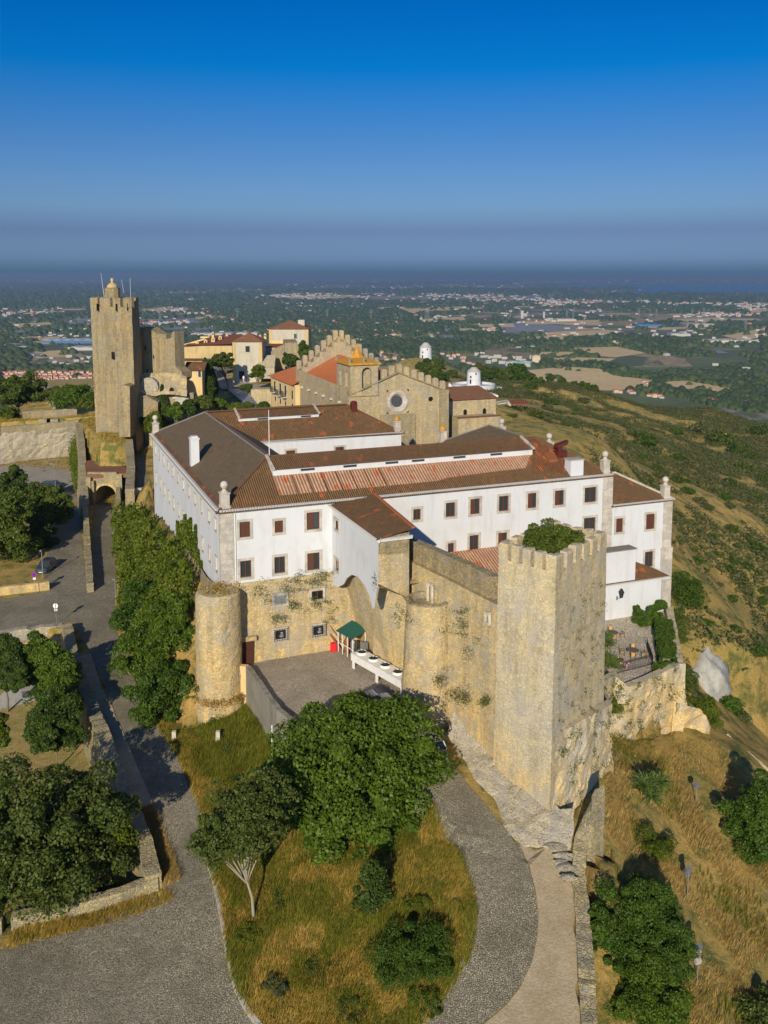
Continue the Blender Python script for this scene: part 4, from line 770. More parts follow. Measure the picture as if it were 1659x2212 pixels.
# small windows in the podium
for c, x, y, w, hh, kd in ((5, 665, 220, 1.25, .95, 'grille'), (5, 888, 190, 1.25, .95, 'glass'), (5, 665, 430, 1.15, .95, 'bars'), (5, 895, 405, 1.15, .95, 'bars')):
    d = Vector(ray(c, x, y)); P0 = Vector((0, 0, CZ)); best = None
    for t_ in np.linspace(80, 125, 500):
        q = P0 + d * t_; u, v = WL(q)
        if v >= pv_(q.z): best = (u, v, q.z); break
    u, v, z = best
    a = MB()
    for x0, x1, z0, z1 in ((-w / 2 - .26, -w / 2, -hh / 2 - .26, hh / 2 + .26), (w / 2, w / 2 + .26, -hh / 2 - .26, hh / 2 + .26), (-w / 2, w / 2, hh / 2, hh / 2 + .26), (-w / 2, w / 2, -hh / 2 - .26, -hh / 2)): a.box(x0, x1, -.22, .1, z0, z1)
    wo = a.build('window', M('dressed_stone'), pod, at=(u, v, z)); wo['_loc'] = 1
    g = MB(); g.box(-w / 2, w / 2, -.12, .05, -hh / 2, hh / 2); g.build('pane', M('metal_grey' if kd == 'grille' else 'dark_gap'), wo)
    if kd == 'glass':
        s = MB()
        for x0, x1, z0, z1 in ((-w / 2, -w / 2 + .07, -hh / 2, hh / 2), (w / 2 - .07, w / 2, -hh / 2, hh / 2), (-.05, .05, -hh / 2, hh / 2), (-w / 2, w / 2, -hh / 2, -hh / 2 + .07), (-w / 2, w / 2, hh / 2 - .07, hh / 2)): s.box(x0, x1, -.17, -.125, z0, z1)
        s.build('sash', M('window_brown'), wo)
    if kd == 'bars':
        s = MB()
        for k in range(6): s.bar((-w / 2 - .1 + k * (w + .2) / 5, -.3, -hh / 2 - .2), (-w / 2 - .1 + k * (w + .2) / 5, -.3, hh / 2 + .2), .035, .035)
        for k in range(6): s.bar((-w / 2 - .25, -.3, -hh / 2 - .1 + k * (hh + .2) / 5), (w / 2 + .25, -.3, -hh / 2 - .1 + k * (hh + .2) / 5), .035, .035, up=(0, 1, 0))
        s.build('window_bars', M('metal_dark'), wo); s = MB(); s.lathe((.1, -.15, -.25), [(.25, 0), (.3, .1), (.22, .2)], 10); s.lathe((.15, -.16, 0), [(.18, 0), (.18, .3)], 8); s.build('kitchen_fan', M('metal_grey'), wo)
mb = MB(); mb.box(1.35, 2.95, -1.02, -.7, 4.85, 7.5); d_ = mb.build('door', M('door_brown'), pod); mb = MB(); mb.box(1.3, 3.3, -1.1, -.7, 7.5, 7.95); mb.build('lintel', M('castle_stone'), d_)
# niche wall below the projecting block
nw = thing('stone_wall', 'recessed ochre rubble wall under the arch that carries the white projecting block', 'wall', (15, -4, 4.9), frame='hotel')
mb = facegrid([(12.5, .3, 15.9), (12.5, -4, 15.9), (13.3, -8.5, 15.9), (16.0, -12.2, 15.9)], [(15.1, .3, 4.5), (15.1, -3, 4.5), (15.3, -8.5, 4.5), (16.15, -12.2, 4.5)], .5, .05)
for k in range(27):                                  # soffit of the arch that carries the block
    a, b = -k * .5, -(k + 1) * .5; mb.poly([(UB + .01, a, bt(a)), (UB + .01, b, bt(b)), (UB + .16, b, bt(b)), (UB + .16, a, bt(a))]); mb.poly([(UB + .16, a, bt(a)), (UB + .16, b, bt(b)), (UB + .16, b, 16), (UB + .16, a, 16)])
mb.poly([(UB + .16, 0, 15.95), (UB + .16, -13.5, 15.95), (17, -13.5, 15.95), (17, 0, 15.95)]); mb.poly([(UB, -13.58, 16.4), (15, -13.58, 14.6), (15, -13.58, 19.3), (UB, -13.58, 19.3)]); mb.poly([(15, -13.58, 14.6), (15.3, -9, 14.6), (15.3, -9, 19.3), (15, -13.58, 19.3)]); mb.poly([(UB + .16, -13.58, 16), (15, -13.58, 14.6), (15.3, -9, 14.6), (UB + .16, -9, 16)])
mb.build('wall', M('castle_stone'), nw)
# ------------------------------------------------------------------ curtain wall to the tower
E1 = LW(15.2, -8.3); cdir = (TWL - Vector((E1.x, E1.y, 0))).normalized(); cn = Vector((-cdir.y, cdir.x, 0))
def PLN(c, x, y, o=0.0):              # point of that pixel on the curtain wall's plane (o metres behind it)
    bk_ = cn if cn.y > 0 else -cn; d = Vector(ray(c, x, y)); O = Vector((E1.x, E1.y, 0)) + bk_ * o; t_ = (O.x * bk_.x + O.y * bk_.y) / (d.x * bk_.x + d.y * bk_.y); return Vector((0, 0, CZ)) + d * t_
cw = thing('curtain_wall', 'high yellow rubble curtain wall with a grey parapet, running from the white block to the tower', 'wall', (3, 80, 4.5))
TPs = [PLN(3, 1290, 845), PLN(3, 1410, 880), PLN(3, 1659, 1000), PLN(4, 475, 965)]; TPs.append(TPs[-1] + cdir * 1.2 - Vector((0, 0, .2)))
fr_ = (-cn if cn.y > 0 else cn); BPs = [Vector((p.x, p.y, zb)) + fr_ * .35 for p, zb in zip(TPs, (4.4, 4.3, 3.3, 1.5, 1.5))]
mb = facegrid(TPs, BPs, .55, .07); mb.build('wall', M('castle_stone'), cw)
mb = MB(); bk = (cn if cn.y > 0 else -cn)
for a, b in zip(TPs[:-1], TPs[1:]): mb.poly([a, b, b + bk * 1.0, a + bk * 1.0])
mb.build('wall_walk', M('grey_stone'), cw)
PP = [PLN(3, 1412, 770, .95), PLN(4, 0, 600, .95), PLN(4, 240, 700, .95), PLN(4, 475, 810, .95)]; par = [(p, z - .3, p.z) for p, z in zip(PP, (TPs[1].z, TPs[2].z, (TPs[2].z + TPs[3].z) / 2 + .3, TPs[3].z))]
wallpath([(p.x, p.y, a, b) for p, a, b in par], .9, .7, .03, .05).build('parapet', M('keep_stone'), cw)
mb = MB()
for c, x, y, sx, sz in ((4, 125, 905, .7, 2.0), (4, 435, 1030, .55, .9), (3, 1345, 945, .6, 1.2)):
    d = Vector(ray(c, x, y)); q = Vector((0, 0, CZ)); nn = bk; tt = (Vector((E1.x, E1.y, 0)) - Vector((0, 0, 0))).dot(nn) / Vector((d.x, d.y, 0)).dot(nn); p = q + d * tt - bk * .32
    for s in (-1, 1): mb.bar(p + cdir * s * sx / 2 - Vector((0, 0, sz / 2)), p + cdir * s * sx / 2 + Vector((0, 0, sz / 2)), .22, .3)
    mb.bar(p - cdir * sx / 2 + Vector((0, 0, sz / 2)), p + cdir * sx / 2 + Vector((0, 0, sz / 2)), .3, .25); mb.bar(p - cdir * sx / 2 - Vector((0, 0, sz / 2)), p + cdir * sx / 2 - Vector((0, 0, sz / 2)), .3, .25)
mb.build('window_frame', M('dressed_stone'), cw)
# round bastion half sunk in the curtain
bs = thing('bastion', 'half-round rubble bastion on the curtain wall, beside the square tower', 'tower', (3.5, 82.4, 3.2))
def rough_lathe(c, prof, n, amp=.08, s_=.8, cap=False):
    mb = MB(); v = []
    for r, z in prof:
        for k in range(n):
            a = 2 * math.pi * k / n; rr = r + (float(vnoise(math.cos(a) * r * 1.5 + 50, math.sin(a) * r + z * 1.5, s_, 9)) - .5) * 2 * amp
            v.append((c[0] + rr * math.cos(a), c[1] + rr * math.sin(a), z))
    f = [(j * n + k, j * n + (k + 1) % n, (j + 1) * n + (k + 1) % n, (j + 1) * n + k) for j in range(len(prof) - 1) for k in range(n)]
    if cap: f.append(tuple((len(prof) - 1) * n + k for k in range(n)))
    return mb.add(v, f)
prof = [(2.6 - .6 * t_, 2.5 + 12.6 * t_) for t_ in np.linspace(0, 1, 20)]
rough_lathe((4.05, 82.6), prof, 36).build('wall', M('castle_stone'), bs)
mb = rough_lathe((4.05, 82.6), [(2.02, 15.1), (2.07, 15.25), (1.75, 15.3), (1.7, 14.7), (.1, 14.6)], 36, .03); mb.build('rim', M('grey_stone'), bs)
# round corner tower at the hotel's near corner
rt = thing('round_tower', 'round ochre rubble corner tower with a stepped foot, below the hotel pilaster', 'tower', (-16.55, 89.6, -.3))
RC = (-16.75, 90.1)
prof = [(2.42, -1.5), (2.42, 2.1)]; rough_lathe(RC, [(2.62, z) for z in np.linspace(-1.5, 2.2, 8)] + [(2.5, 2.5), (2.3, 2.7)], 40, .06).build('plinth', M('castle_stone'), rt)
rough_lathe(RC, [(2.36 - .12 * t_, 2.4 + 10.7 * t_) for t_ in np.linspace(0, 1, 20)] + [(2.0, 13.35), (.8, 13.5), (.1, 13.5)], 40, .07).build('wall', M('castle_stone'), rt)
# rubble flank of the podium behind the round tower, under the left facade
fl = thing('stone_wall', 'grey-yellow rubble flank wall under the hotel corner, behind the round tower', 'wall', (-.6, 3, 4), frame='hotel')
T_ = [LW(1.2, -.3, 13.3), LW(-.25, -.35, 13.2), LW(-.3, 2.0, 12.9), LW(-.3, 6, 12.4), LW(-.3, 20, 12)]; B_ = [LW(.8, -1.0, 0), LW(-1.8, -1.6, -.5), LW(-3.1, 1.0, -.5), LW(-3.0, 6, -.2), LW(-3.0, 20, 0)]
mb = facegrid(T_, B_, .7, .12); mb.v = [tuple(list(WL(p)) + [p[2]]) for p in mb.v]; mb.build('wall', M('grey_stone'), fl)
# ------------------------------------------------------------------ the square tower
tw = thing('square_tower', 'tall square crenellated ochre stone tower with a green bush growing on its top', 'tower', (14.5, 76, 1.5))
def corner(t_):            # t 0 at foot, 1 at the parapet
    k = (1 - t_)
    return [TWL + Vector((-.35, -1.0, 0)) * k, TWN + Vector((-.6, -2.6, 0)) * k, TWR + Vector((0, -.9, 0)) * k, TWF + Vector((.3, .5, 0)) * k]
mb = MB(); rows = 30; v = []; n = 40
for r in range(rows + 1):
    t_ = r / rows; z = .5 + 20.7 * t_; C4 = corner(t_)
    for s in range(4):
        a, b = C4[s], C4[(s + 1) % 4]; d = (b - a).normalized(); nn = Vector((d.y, -d.x, 0))
        for k in range(10):
            p = a.lerp(b, k / 10); am = (float(vnoise(p.x * 1.3 + p.y * 1.3, z * 1.4, .8, 1)) - .5) * .09 * (0.4 if k == 0 else 1)
            p = p + nn * am; v.append((p.x, p.y, z))
mb.add(v, [(r * n + k, r * n + (k + 1) % n, (r + 1) * n + (k + 1) % n, (r + 1) * n + k) for r in range(rows) for k in range(n)]); mb.build('wall', M('tower_stone'), tw)
C4 = corner(1); cen = sum(C4, Vector()) / 4
mb = MB(); IN = [p + (cen - p).normalized() * .95 for p in C4]
for k in range(4):
    a, b, c_, d = C4[k], C4[(k + 1) % 4], IN[(k + 1) % 4], IN[k]; zt = Vector((0, 0, 21.2)); zl_ = Vector((0, 0, 19.6)); mb.poly([a + zt, b + zt, c_ + zt, d + zt]); mb.poly([d + zt, c_ + zt, c_ + zl_, d + zl_])
mb.poly([p + Vector((0, 0, 19.6)) for p in IN]); mb.build('tower_top', M('grey_stone'), tw)
for s in range(4):
    a, b = C4[s], C4[(s + 1) % 4]; L_ = (b - a).length; nm = 5 if L_ < 6.5 else 6; d = (b - a).normalized(); nn = Vector((d.y, -d.x, 0)); pit = L_ / nm
    for k in range(nm):
        w = pit * .68; a0 = a + d * (k * pit + (0 if k == 0 else pit * .13)); c0 = a0 + nn * .03
        if k == 0: w = pit * .8
        hh = 1.5 + random.uniform(-.12, .12); m_ = MB(); j = lambda: random.uniform(-.05, .05)
        bs_ = [c0, c0 + d * w, c0 + d * w - nn * .7, c0 - nn * .7]
        vv = [(p.x, p.y, 21.1) for p in bs_] + [(p.x + j(), p.y + j(), 21.1 + hh * .86 + j()) for p in bs_] + [(p.x * .86 + .14 * (bs_[0].x + bs_[2].x) / 2 + j(), p.y * .86 + .14 * (bs_[0].y + bs_[2].y) / 2, 21.1 + hh + j()) for p in bs_]
        m_.add(vv, [(0, 1, 5, 4), (1, 2, 6, 5), (2, 3, 7, 6), (3, 0, 4, 7), (4, 5, 9, 8), (5, 6, 10, 9), (6, 7, 11, 10), (7, 4, 8, 11), (8, 9, 10, 11)]); m_.build('merlon', M('tower_stone'), tw)
# rock bank at the tower's foot
up_ = [PZ(6, 285, 1010, 5.0), PZ(6, 400, 1060, 4.6), PZ(6, 500, 1130, 4.0), PZ(6, 610, 1250, 3.2), PZ(6, 690, 1370, 2.6), PZ(6, 750, 1450, 2.3), PZ(6, 800, 1500, 2.2), PZ(6, 870, 1500, 2.6)]
up_ = [p + Vector((.4, .9, .3)) for p in up_]
lo_ = [PZ(6, 235, 1150, 2.7), PZ(6, 300, 1240, 2.3), PZ(6, 380, 1350, 1.8), PZ(6, 470, 1450, 1.3), PZ(6, 560, 1570, .8), PZ(6, 640, 1620, .7), PZ(6, 760, 1640, .7), PZ(6, 870, 1660, .8)]
rb = thing('rock_bank', 'pale speckled rock bank sloping from the square tower down to the cobbled road', 'rock', tuple(lo_[3]))
T2, B2 = [], []
for a, b in zip(up_, lo_): T2.append(a); B2.append(b - Vector((0, 0, .25)))
mb = facegrid(T2, B2, .33, .22, .9)
v2 = []
for p in mb.v:
    hmid = 0.0; v2.append((p[0], p[1], p[2] + .35 * float(vnoise(p[0], p[1], 1.6, 12)) + .15 * float(vnoise(p[0], p[1], .5, 13))))
mb.v = v2; mb.build('rock_surface', M('pale_rock'), rb)
for k, (x, y, s) in enumerate([(380, 1010, .6), (420, 1060, .5), (350, 960, .5), (430, 1130, .45), (445, 1190, .4), (400, 1100, .35)]):
    p = PZ(10, x, y, .8); m_ = MB(); bm = bmesh.new(); bmesh.ops.create_icosphere(bm, subdivisions=2, radius=1)
    vv = [(p.x + q.co.x * s * 1.6 * (1 + .3 * math.sin(q.co.y * 5 + k)), p.y + q.co.y * s * (1 + .3 * math.sin(q.co.z * 4 + k * 2)), p.z + .1 + q.co.z * s * .5) for q in bm.verts]; m_.add(vv, [tuple(x_.index for x_ in f_.verts) for f_ in bm.faces]); bm.free()
    m_.build('boulder', M('pale_rock'), rb)
# ------------------------------------------------------------------ walls along the roads
def wall_thing(name, label, line, f0, f1, thick, mat_, cat='wall', amp=.06, ta=.08, batter=0.0, step=.6, bo=0.0):
    Q = [(p[0], p[1], f0(i, p), f1(i, p)) for i, p in enumerate(line)]
    o = wallpath(Q, thick, step, amp, ta, batter, batter_out=bo).build(name, M(mat_), label=label, cat=cat); return o
zA = lambda p: float(fA(p[0], p[1]))
wall_thing('stone_wall', 'long weathered stone wall along the left cobbled road, above the garden', LWALL, lambda i, p: -5.5, lambda i, p: zA(p) + 1.15 + (.15 if i > 5 else 0), 1.25, 'road_wall_stone', bo=.5)
wall_thing('stone_wall', 'low cream roadside wall at the bottom left bend, in front of the big dark tree', [BWALL[0] + Vector((.2, .3, 0))] + [p + Vector((0, .25, 0)) for p in BWALL[1:4]], lambda i, p: -5.5, lambda i, p: zA(p) + 1.0, .75, 'road_wall_stone', ta=.02)
wall_thing('stone_wall', 'short end of the cream roadside wall at the left edge of the picture', [PZ(8, 8, 1625, -2.5) + Vector((0, .25, 0)), PZ(8, -150, 1660, -2.7) + Vector((0, .25, 0))], lambda i, p: -5.5, lambda i, p: zA(p) + 1.0, .75, 'road_wall_stone', ta=.02)
wall_thing('retaining_wall', 'retaining wall of squared ochre stones below the road, at the back of the garden', [PZ(17, -600, 800, -1.0), PZ(17, 0, 745, -.9), PZ(17, 500, 690, -.8), PZ(17, 1010, 590, -.6)], lambda i, p: -5.5, lambda i, p: -.95, 1.0, 'castle_stone', ta=.03)
wall_thing('retaining_wall', 'broken grey stone kerb wall at the edge of the road, above the garden', [PZ(17, -600, 690, -.1), PZ(17, 0, 570, -.1), PZ(17, 500, 510, -.1), PZ(17, 1010, 440, -.05)], lambda i, p: -2.5, lambda i, p: .05, 1.1, 'pale_rock', ta=.12, amp=.15)
sw_l = [PZ(20, -900, 1930, 0), PZ(20, 0, 1880, 0), PZ(20, 340, 1840, 0), PZ(20, 672, 1800, 0)]
wall_thing('stone_wall', 'low ochre and grey wall at the road junction, behind the no-parking sign', [p + Vector((0, .4, 0)) for p in sw_l], lambda i, p: -1.0, lambda i, p: 1.25, .7, 'castle_stone', ta=.02)
mid = [PZ(20, 1250, 1700, 1.35), PZ(20, 1230, 1400, 1.45), PZ(20, 1205, 1000, 1.6), PZ(20, 1185, 620, 2.2)]
wall_thing('stone_wall', 'narrow stone wall between the two lanes, running up to the tunnel gate', [(p.x, p.y) for p in mid], lambda i, p: -1.0, lambda i, p: mid[i].z, .95, 'road_wall_stone')
m2 = [(mid[3].x, mid[3].y), tuple(PZ(16, 960, 1250, 5.6)[:2]), tuple(PZ(16, 945, 950, 8.0)[:2]), tuple(PZ(16, 905, 745, 9.4)[:2])]; zt_ = [2.4, 5.8, 8.2, 9.5]
wall_thing('retaining_wall', 'high ivy-grown stone wall beside the car park, climbing towards the keep', m2, lambda i, p: -1.5, lambda i, p: zt_[i], 1.3, 'grey_stone', batter=.9)
# wall faces around the car park
cp = [PZ(16, -900, 960, 8.0), PZ(16, 0, 865, 7.2), PZ(16, 450, 830, 7.2), PZ(16, 900, 790, 7.6)]; cb = [PZ(16, -900, 1500, -.1), PZ(16, 0, 1230, 0), PZ(16, 420, 1170, 0), PZ(16, 860, 1130, 0)]
cpw = thing('retaining_wall', 'broad pale rubble retaining wall behind the car park, with weeds and vines', 'wall', tuple(cb[2]))
facegrid(cp, cb, .9, .18).build('wall', M('pale_rock'), cpw)
wallpath([(p.x, p.y + .5, p.z - 1, p.z + 1.5 + (.2 if i == 3 else 0)) for i, p in enumerate(cp)], .9, .9, .05, .1).build('parapet', M('grey_stone'), cpw)
for xx in (522, 612): p = PZ(16, xx, 800, 7.5); m_ = MB(); m_.box(p.x - 1.4, p.x + 1.4, p.y - .2, p.y + 1.0, 7, 9.6); m_.build('pier', M('grey_stone'), cpw)
wall_thing('stone_wall', 'low far wall across the grass terrace in front of the ditch', [PZ(16, 260, 640, 8.4), PZ(16, 560, 625, 8.4), PZ(16, 890, 612, 8.4)], lambda i, p: 6, lambda i, p: 9.1, .8, 'grey_stone')
# ------------------------------------------------------------------ tunnel gate and upper street
gt = thing('tunnel_gate', 'stone tunnel gate with a round dark arch and a flat rust-red brick roof', 'gate', tuple(PZ(20, 1480, 640, 0)))
GA, GB = Vector((PZ(20, 1215, 560, 0).x, 0, 0)), None
gy = PZ(20, 1470, 600, 0.0).y; gx0 = PY(20, 1225, 500, gy).x; gx1 = PY(20, 1700, 500, gy).x; gac = PY(20, 1473, 600, gy).x
mb = MB(); arched(mb, (0, gy, 0), EX, -EY, gx0, gx1, -.5, 6.0, gac, 2.05, 1.75, 12.0, zb=-.2, n=14); mb.build('wall', M('road_wall_stone'), gt)
mb = MB(); n = 14
for k in range(n):
    a0, a1 = math.pi * k / n, math.pi * (k + 1) / n; rr0, rr1 = 2.0, 2.45
    v = [(gac - r * math.cos(a), gy + o, 1.75 + r * math.sin(a)) for o in (-.12, .05) for (r, a) in ((rr0, a0), (rr1, a0), (rr1, a1), (rr0, a1))]
    mb.add(v, [(0, 1, 2, 3), (7, 6, 5, 4), (0, 4, 5, 1), (1, 5, 6, 2), (2, 6, 7, 3), (3, 7, 4, 0)])
mb.build('arch_ring', M('castle_stone'), gt)
mb = MB(); rf_ = [PZ(16, 1005, 1345, 6.0), PZ(16, 1490, 1330, 6.0), PZ(16, 1440, 1230, 6.0), PZ(16, 1290, 1165, 6.1), PZ(16, 1060, 1175, 6.1), PZ(16, 975, 1180, 6.1)]; mb.prism([(p.x, p.y) for p in rf_], 5.2, 6.03); mb.build('brick_roof', M('rusty_brick'), gt)
mb = MB(); mb.bar((gx0, gy + .3, 6.1), (gx1 - 1, gy + .3, 6.1), .7, .5); mb.build('coping', M('road_wall_stone'), gt)
for kx in (0, 1): m_ = MB(); x0 = PY(20, 1225 + kx * 75, 500, gy).x; m_.box(x0, x0 + .9 - kx * .45, gy - 1.1, gy, -.5, 5.6 - .8 * kx); m_.build('buttress', M('road_wall_stone'), gt)
sp = [(PZ(16, 1500, 1520, 9.0).x, PZ(16, 1500, 1520, 9.0).y), (PZ(16, 1515, 1280, 9.2).x, PZ(16, 1515, 1280, 9.2).y), (PZ(16, 1505, 1080, 9.6).x, PZ(16, 1505, 1080, 9.6).y), (PZ(16, 1480, 760, 12.6).x, PZ(16, 1480, 760, 12.6).y)]; zt2 = [9.1, 9.4, 9.9, 13]
wall_thing('stone_wall', 'thick grey wall climbing beside the upper street to the street gate', sp, lambda i, p: -.5, lambda i, p: zt2[i], 1.5, 'grey_stone')
iv = [PZ(7, 1000, 325, 8.2), PZ(7, 890, 335, 8.2)]
wall_thing('stone_wall', 'short low parapet at the near end of the upper street', [(p.x, p.y) for p in iv], lambda i, p: 5, lambda i, p: 8.7, .6, 'dressed_stone', ta=.02)
rwp = RWP[:5]
wall_thing('retaining_wall', 'low stone footing along the road under the bright green ivy', [(p.x + .3, p.y) for p in RWP[:6]], lambda i, p: -.5, lambda i, p: (3.4, 3.2, 2.6, 1.6, .8, .4)[i], .8, 'road_wall_stone')
# ------------------------------------------------------------------ right side: boundary wall, terrace
rw_ = [(p.x, p.y) for p in RWALL]
wall_thing('stone_wall', 'narrow old stone wall along the right edge of the path, rising to the square tower', rw_, lambda i, p: G(p[0] + 1.2, p[1]) - 1.0, lambda i, p: RWALL[i].z, 1.05, 'road_wall_stone', amp=.09, ta=.1)
tp = [(14.7, 70.9, 0), (16.6, 73.2, 0), (19.9, 77.6, 0)]
TW_ = T_ = [Vector((13.9, 70.8, 8.1)), Vector((17.0, 73.9, 8.0)), Vector((20.1, 77.7, 7.4)), PZ(19, 250, 1050, 6.6), PZ(19, 420, 950, 6.2), PZ(19, 590, 1090, 5.0), PZ(19, 800, 1010, 5.2), PZ(19, 1140, 850, 5.4), PZ(19, 1212, 820, 5.4)]
BW_ = B_ = [Vector((13.3, 69.5, .5)), Vector((16.5, 72.0, 1.5)), Vector((20.1, 76.7, 1.2)), PZ(10, 655, 420, -1.2), PZ(10, 700, 400, -1.4), PZ(10, 780, 390, -1.6), PZ(10, 900, 340, -1.9), PZ(10, 1120, 280, -2.1), PZ(10, 1200, 270, -2.2)]
trw = thing('terrace_wall', 'high pale rubble retaining wall under the hotel terrace, dotted with small weeds', 'wall', tuple(B_[5]))
facegrid(T_, [p - Vector((0, 0, .5)) for p in B_], .5, .12).build('wall', M('tower_stone'), trw)
mb = MB()
for a, b in zip(T_[:-1], T_[1:]): mb.poly([a + Vector((0, 0, .0)), b + Vector((0, 0, 0)), b + Vector((-.25, .85, -.02)), a + Vector((-.25, .85, -.02))])
mb.build('wall_top', M('tower_stone'), trw)
wallpath([(TC[2].x + .3, TC[2].y, -2, TER_Z + 1.0), (TC[3].x + .25, TC[3].y, -4, TER_Z + 1.0), (TC[3].x + .3, TC[3].y - .6, -4, TER_Z + 1.0)], .85, .6, .05, .06, 0, batter_out=.5).build('parapet', M('tower_stone'), trw)
# low spur wall to the right of the terrace corner
sp_ = [PZ(19, 1215, 1290, 1.2), PZ(19, 1340, 1330, .9), PZ(19, 1450, 1350, .4), PZ(19, 1530, 1440, -.6), PZ(19, 1570, 1560, -1.6)]; sb_ = [PZ(10, 1130, 280, -2.0), PZ(10, 1180, 270, -2.1), PZ(10, 1230, 280, -2.3), PZ(10, 1275, 300, -2.6), PZ(10, 1310, 310, -3.0)]
spw = thing('stone_wall', 'crumbling pale spur wall below the terrace corner, ending in a rounded stump', 'wall', tuple(sb_[2]))
facegrid([PZ(19, 1180, 1280, 1.6)] + sp_, [PZ(10, 1080, 290, -2.0)] + [p - Vector((0, 0, .4)) for p in sb_], .45, .2).build('wall', M('tower_stone'), spw)
mb = MB()
for a, b in zip(sp_[:-1], sp_[1:]): mb.poly([a, b, b + Vector((.5, 1.5, -.8)), a + Vector((.1, 1.5, -.2))])
mb.build('wall_top', M('tower_stone'), spw)
fw = [PZ(10, 1400, 330, -4.4), PZ(10, 1500, 420, -5.0), PZ(10, 1600, 500, -5.6), PZ(10, 1720, 600, -6.2), PZ(10, 2000, 800, -7)]
wall_thing('stone_wall', 'pale path wall running off the right edge of the picture above the shrubs', [(p.x, p.y) for p in fw], lambda i, p: fw[i].z - 3, lambda i, p: fw[i].z + .2, .9, 'tower_stone')
# sprayed-concrete rock face
y_ = hitY(0, 1525, 1470, 70, 160); p0 = PY(0, 1525, 1470, y_) + Vector((0, 1.5, -1.5)); crf = thing('sprayed_rock', 'smooth grey-white sprayed-concrete rock face falling away beside the terrace', 'rock', tuple(p0)); mb = MB(); v = []
for i in range(25):
    a = -math.pi / 2 + math.pi * i / 24
    for j in range(40):
        b = 2 * math.pi * j / 40; q = Vector((math.cos(a) * math.cos(b) * 3.3, math.cos(a) * math.sin(b) * 7.5, math.sin(a) * 5.2)); w_ = 1 + (float(vnoise(q.x * 2 + q.z + 40, q.y + q.z * .5 + 40, 2.4, 3)) - .5) * .32 + (float(vnoise(q.x * 3 + 20, q.y * 2 + q.z + 20, .9, 3)) - .5) * .12
        q *= w_; v.append((p0.x + q.x + q.y * .16 + .3, p0.y + q.y + 1.5, p0.z + q.z - q.y * .1))
mb.add(v, [(i * 40 + j, i * 40 + (j + 1) % 40, (i + 1) * 40 + (j + 1) % 40, (i + 1) * 40 + j) for i in range(24) for j in range(40)])
t = NT('sprayed_concrete'); p = t.pos(); c = t.mix(t.ramp(t.noise(t.map(p, (1, 1, .4)), 1.2, 5, .7), [(.4, 0.0), (.65, 1.0)]), (.42, .42, .39), (.27, .27, .24)); t.bump(t.noise(p, 2.0, 5, .6), .5, .2); t.done(c, .8)
mb.build('rock_skin', M('sprayed_concrete'), crf, smooth=True)
# ------------------------------------------------------------------ annex on the terrace
ax = thing('annex_building', 'small white lean-to annex with a blank wall and box block at the terrace back', 'building', (49, -1.5, TER_Z), frame='hotel')
VA = -3.1
mb = MB(); mb.poly([(42, VA, 3.8), (53.6, VA, 3.8), (53.6, VA, 8.75), (42, VA, 8.75)]); mb.poly([(53.6, VA, 3.0), (53.6, .1, 3.0), (53.6, .1, 8.75), (53.6, VA, 8.75)]); mb.build('wall', M('white_plaster'), ax)
mb = MB(); roofpoly(mb, [(42, VA - .3, 8.75), (53.9, VA - .3, 8.75), (50.9, .1, 10.0), (42, .1, 10.0)], EX); roofpoly(mb, [(53.9, VA - .3, 8.75), (53.9, .1, 8.75), (50.9, .1, 10.0)], EY); mb.build('roof', M('brown_tiles'), ax)
eave(ax, (42, VA, 0), (53.8, VA, 0), 8.78, -EY, .3); eave(ax, (53.6, VA, 0), (53.6, 0, 0), 8.78, EX, .3)
mb = MB(); mb.box(52.6, 53.7, VA - .06, VA + .3, 3.4, 8.4); mb.build('pilaster', M('dressed_stone'), ax)
mb = MB(); mb.box(42, 48.75, VA - .02, VA + 1.35, 8.9, 12.65); bx_ = mb.build('roof_block', M('white_plaster'), ax); mb = MB(); mb.box(41.9, 48.85, VA - .12, VA + 1.45, 12.65, 12.78); mb.build('block_cap', M('concrete_dark'), bx_)
# wall lantern
P = FUp = None
def on_plane(c, x, y, v, frame_u=None):
    d = Vector(ray(c, x, y)); n = VX; t_ = ((A0 + VX * v) - Vector((0, 0, CZ))); t_ = (t_.x * n.x + t_.y * n.y) / (d.x * n.x + d.y * n.y); p = Vector((0, 0, CZ)) + d * t_; u, vv = WL(p); return u, p.z
lu, lz = on_plane(4, 1130, 900, VA)
ln = thing('wall_lantern', 'black iron wall lantern with clear glass on the white annex wall', 'lantern', (lu, VA, lz), frame='hotel')
mb = MB(); mb.tube([(lu - .25, VA, lz - .55), (lu - .1, VA - .25, lz - .5), (lu, VA - .5, lz - .35)], .04); mb.box(lu - .33, lu - .2, VA - .05, VA + .02, lz - .8, lz - .3); mb.build('bracket', M('metal_dark'), ln)
mb = MB(); mb.lathe((lu, VA - .5, lz - .3), [(.17, 0), (.30, .62)], 6); mb.build('glass', M('window_glass'), ln)
mb = MB(); mb.lathe((lu, VA - .5, lz + .32), [(.38, 0), (.2, .2), (.2, .3), (.05, .42)], 6); mb.lathe((lu, VA - .5, lz - .34), [(.2, 0), (.2, .05)], 6)
for k in range(6): a = k * math.pi / 3; mb.bar((lu + .18 * math.cos(a), VA - .5 + .18 * math.sin(a), lz - .3), (lu + .31 * math.cos(a), VA - .5 + .31 * math.sin(a), lz + .32), .03, .03)
mb.build('lantern_frame', M('metal_dark'), ln)
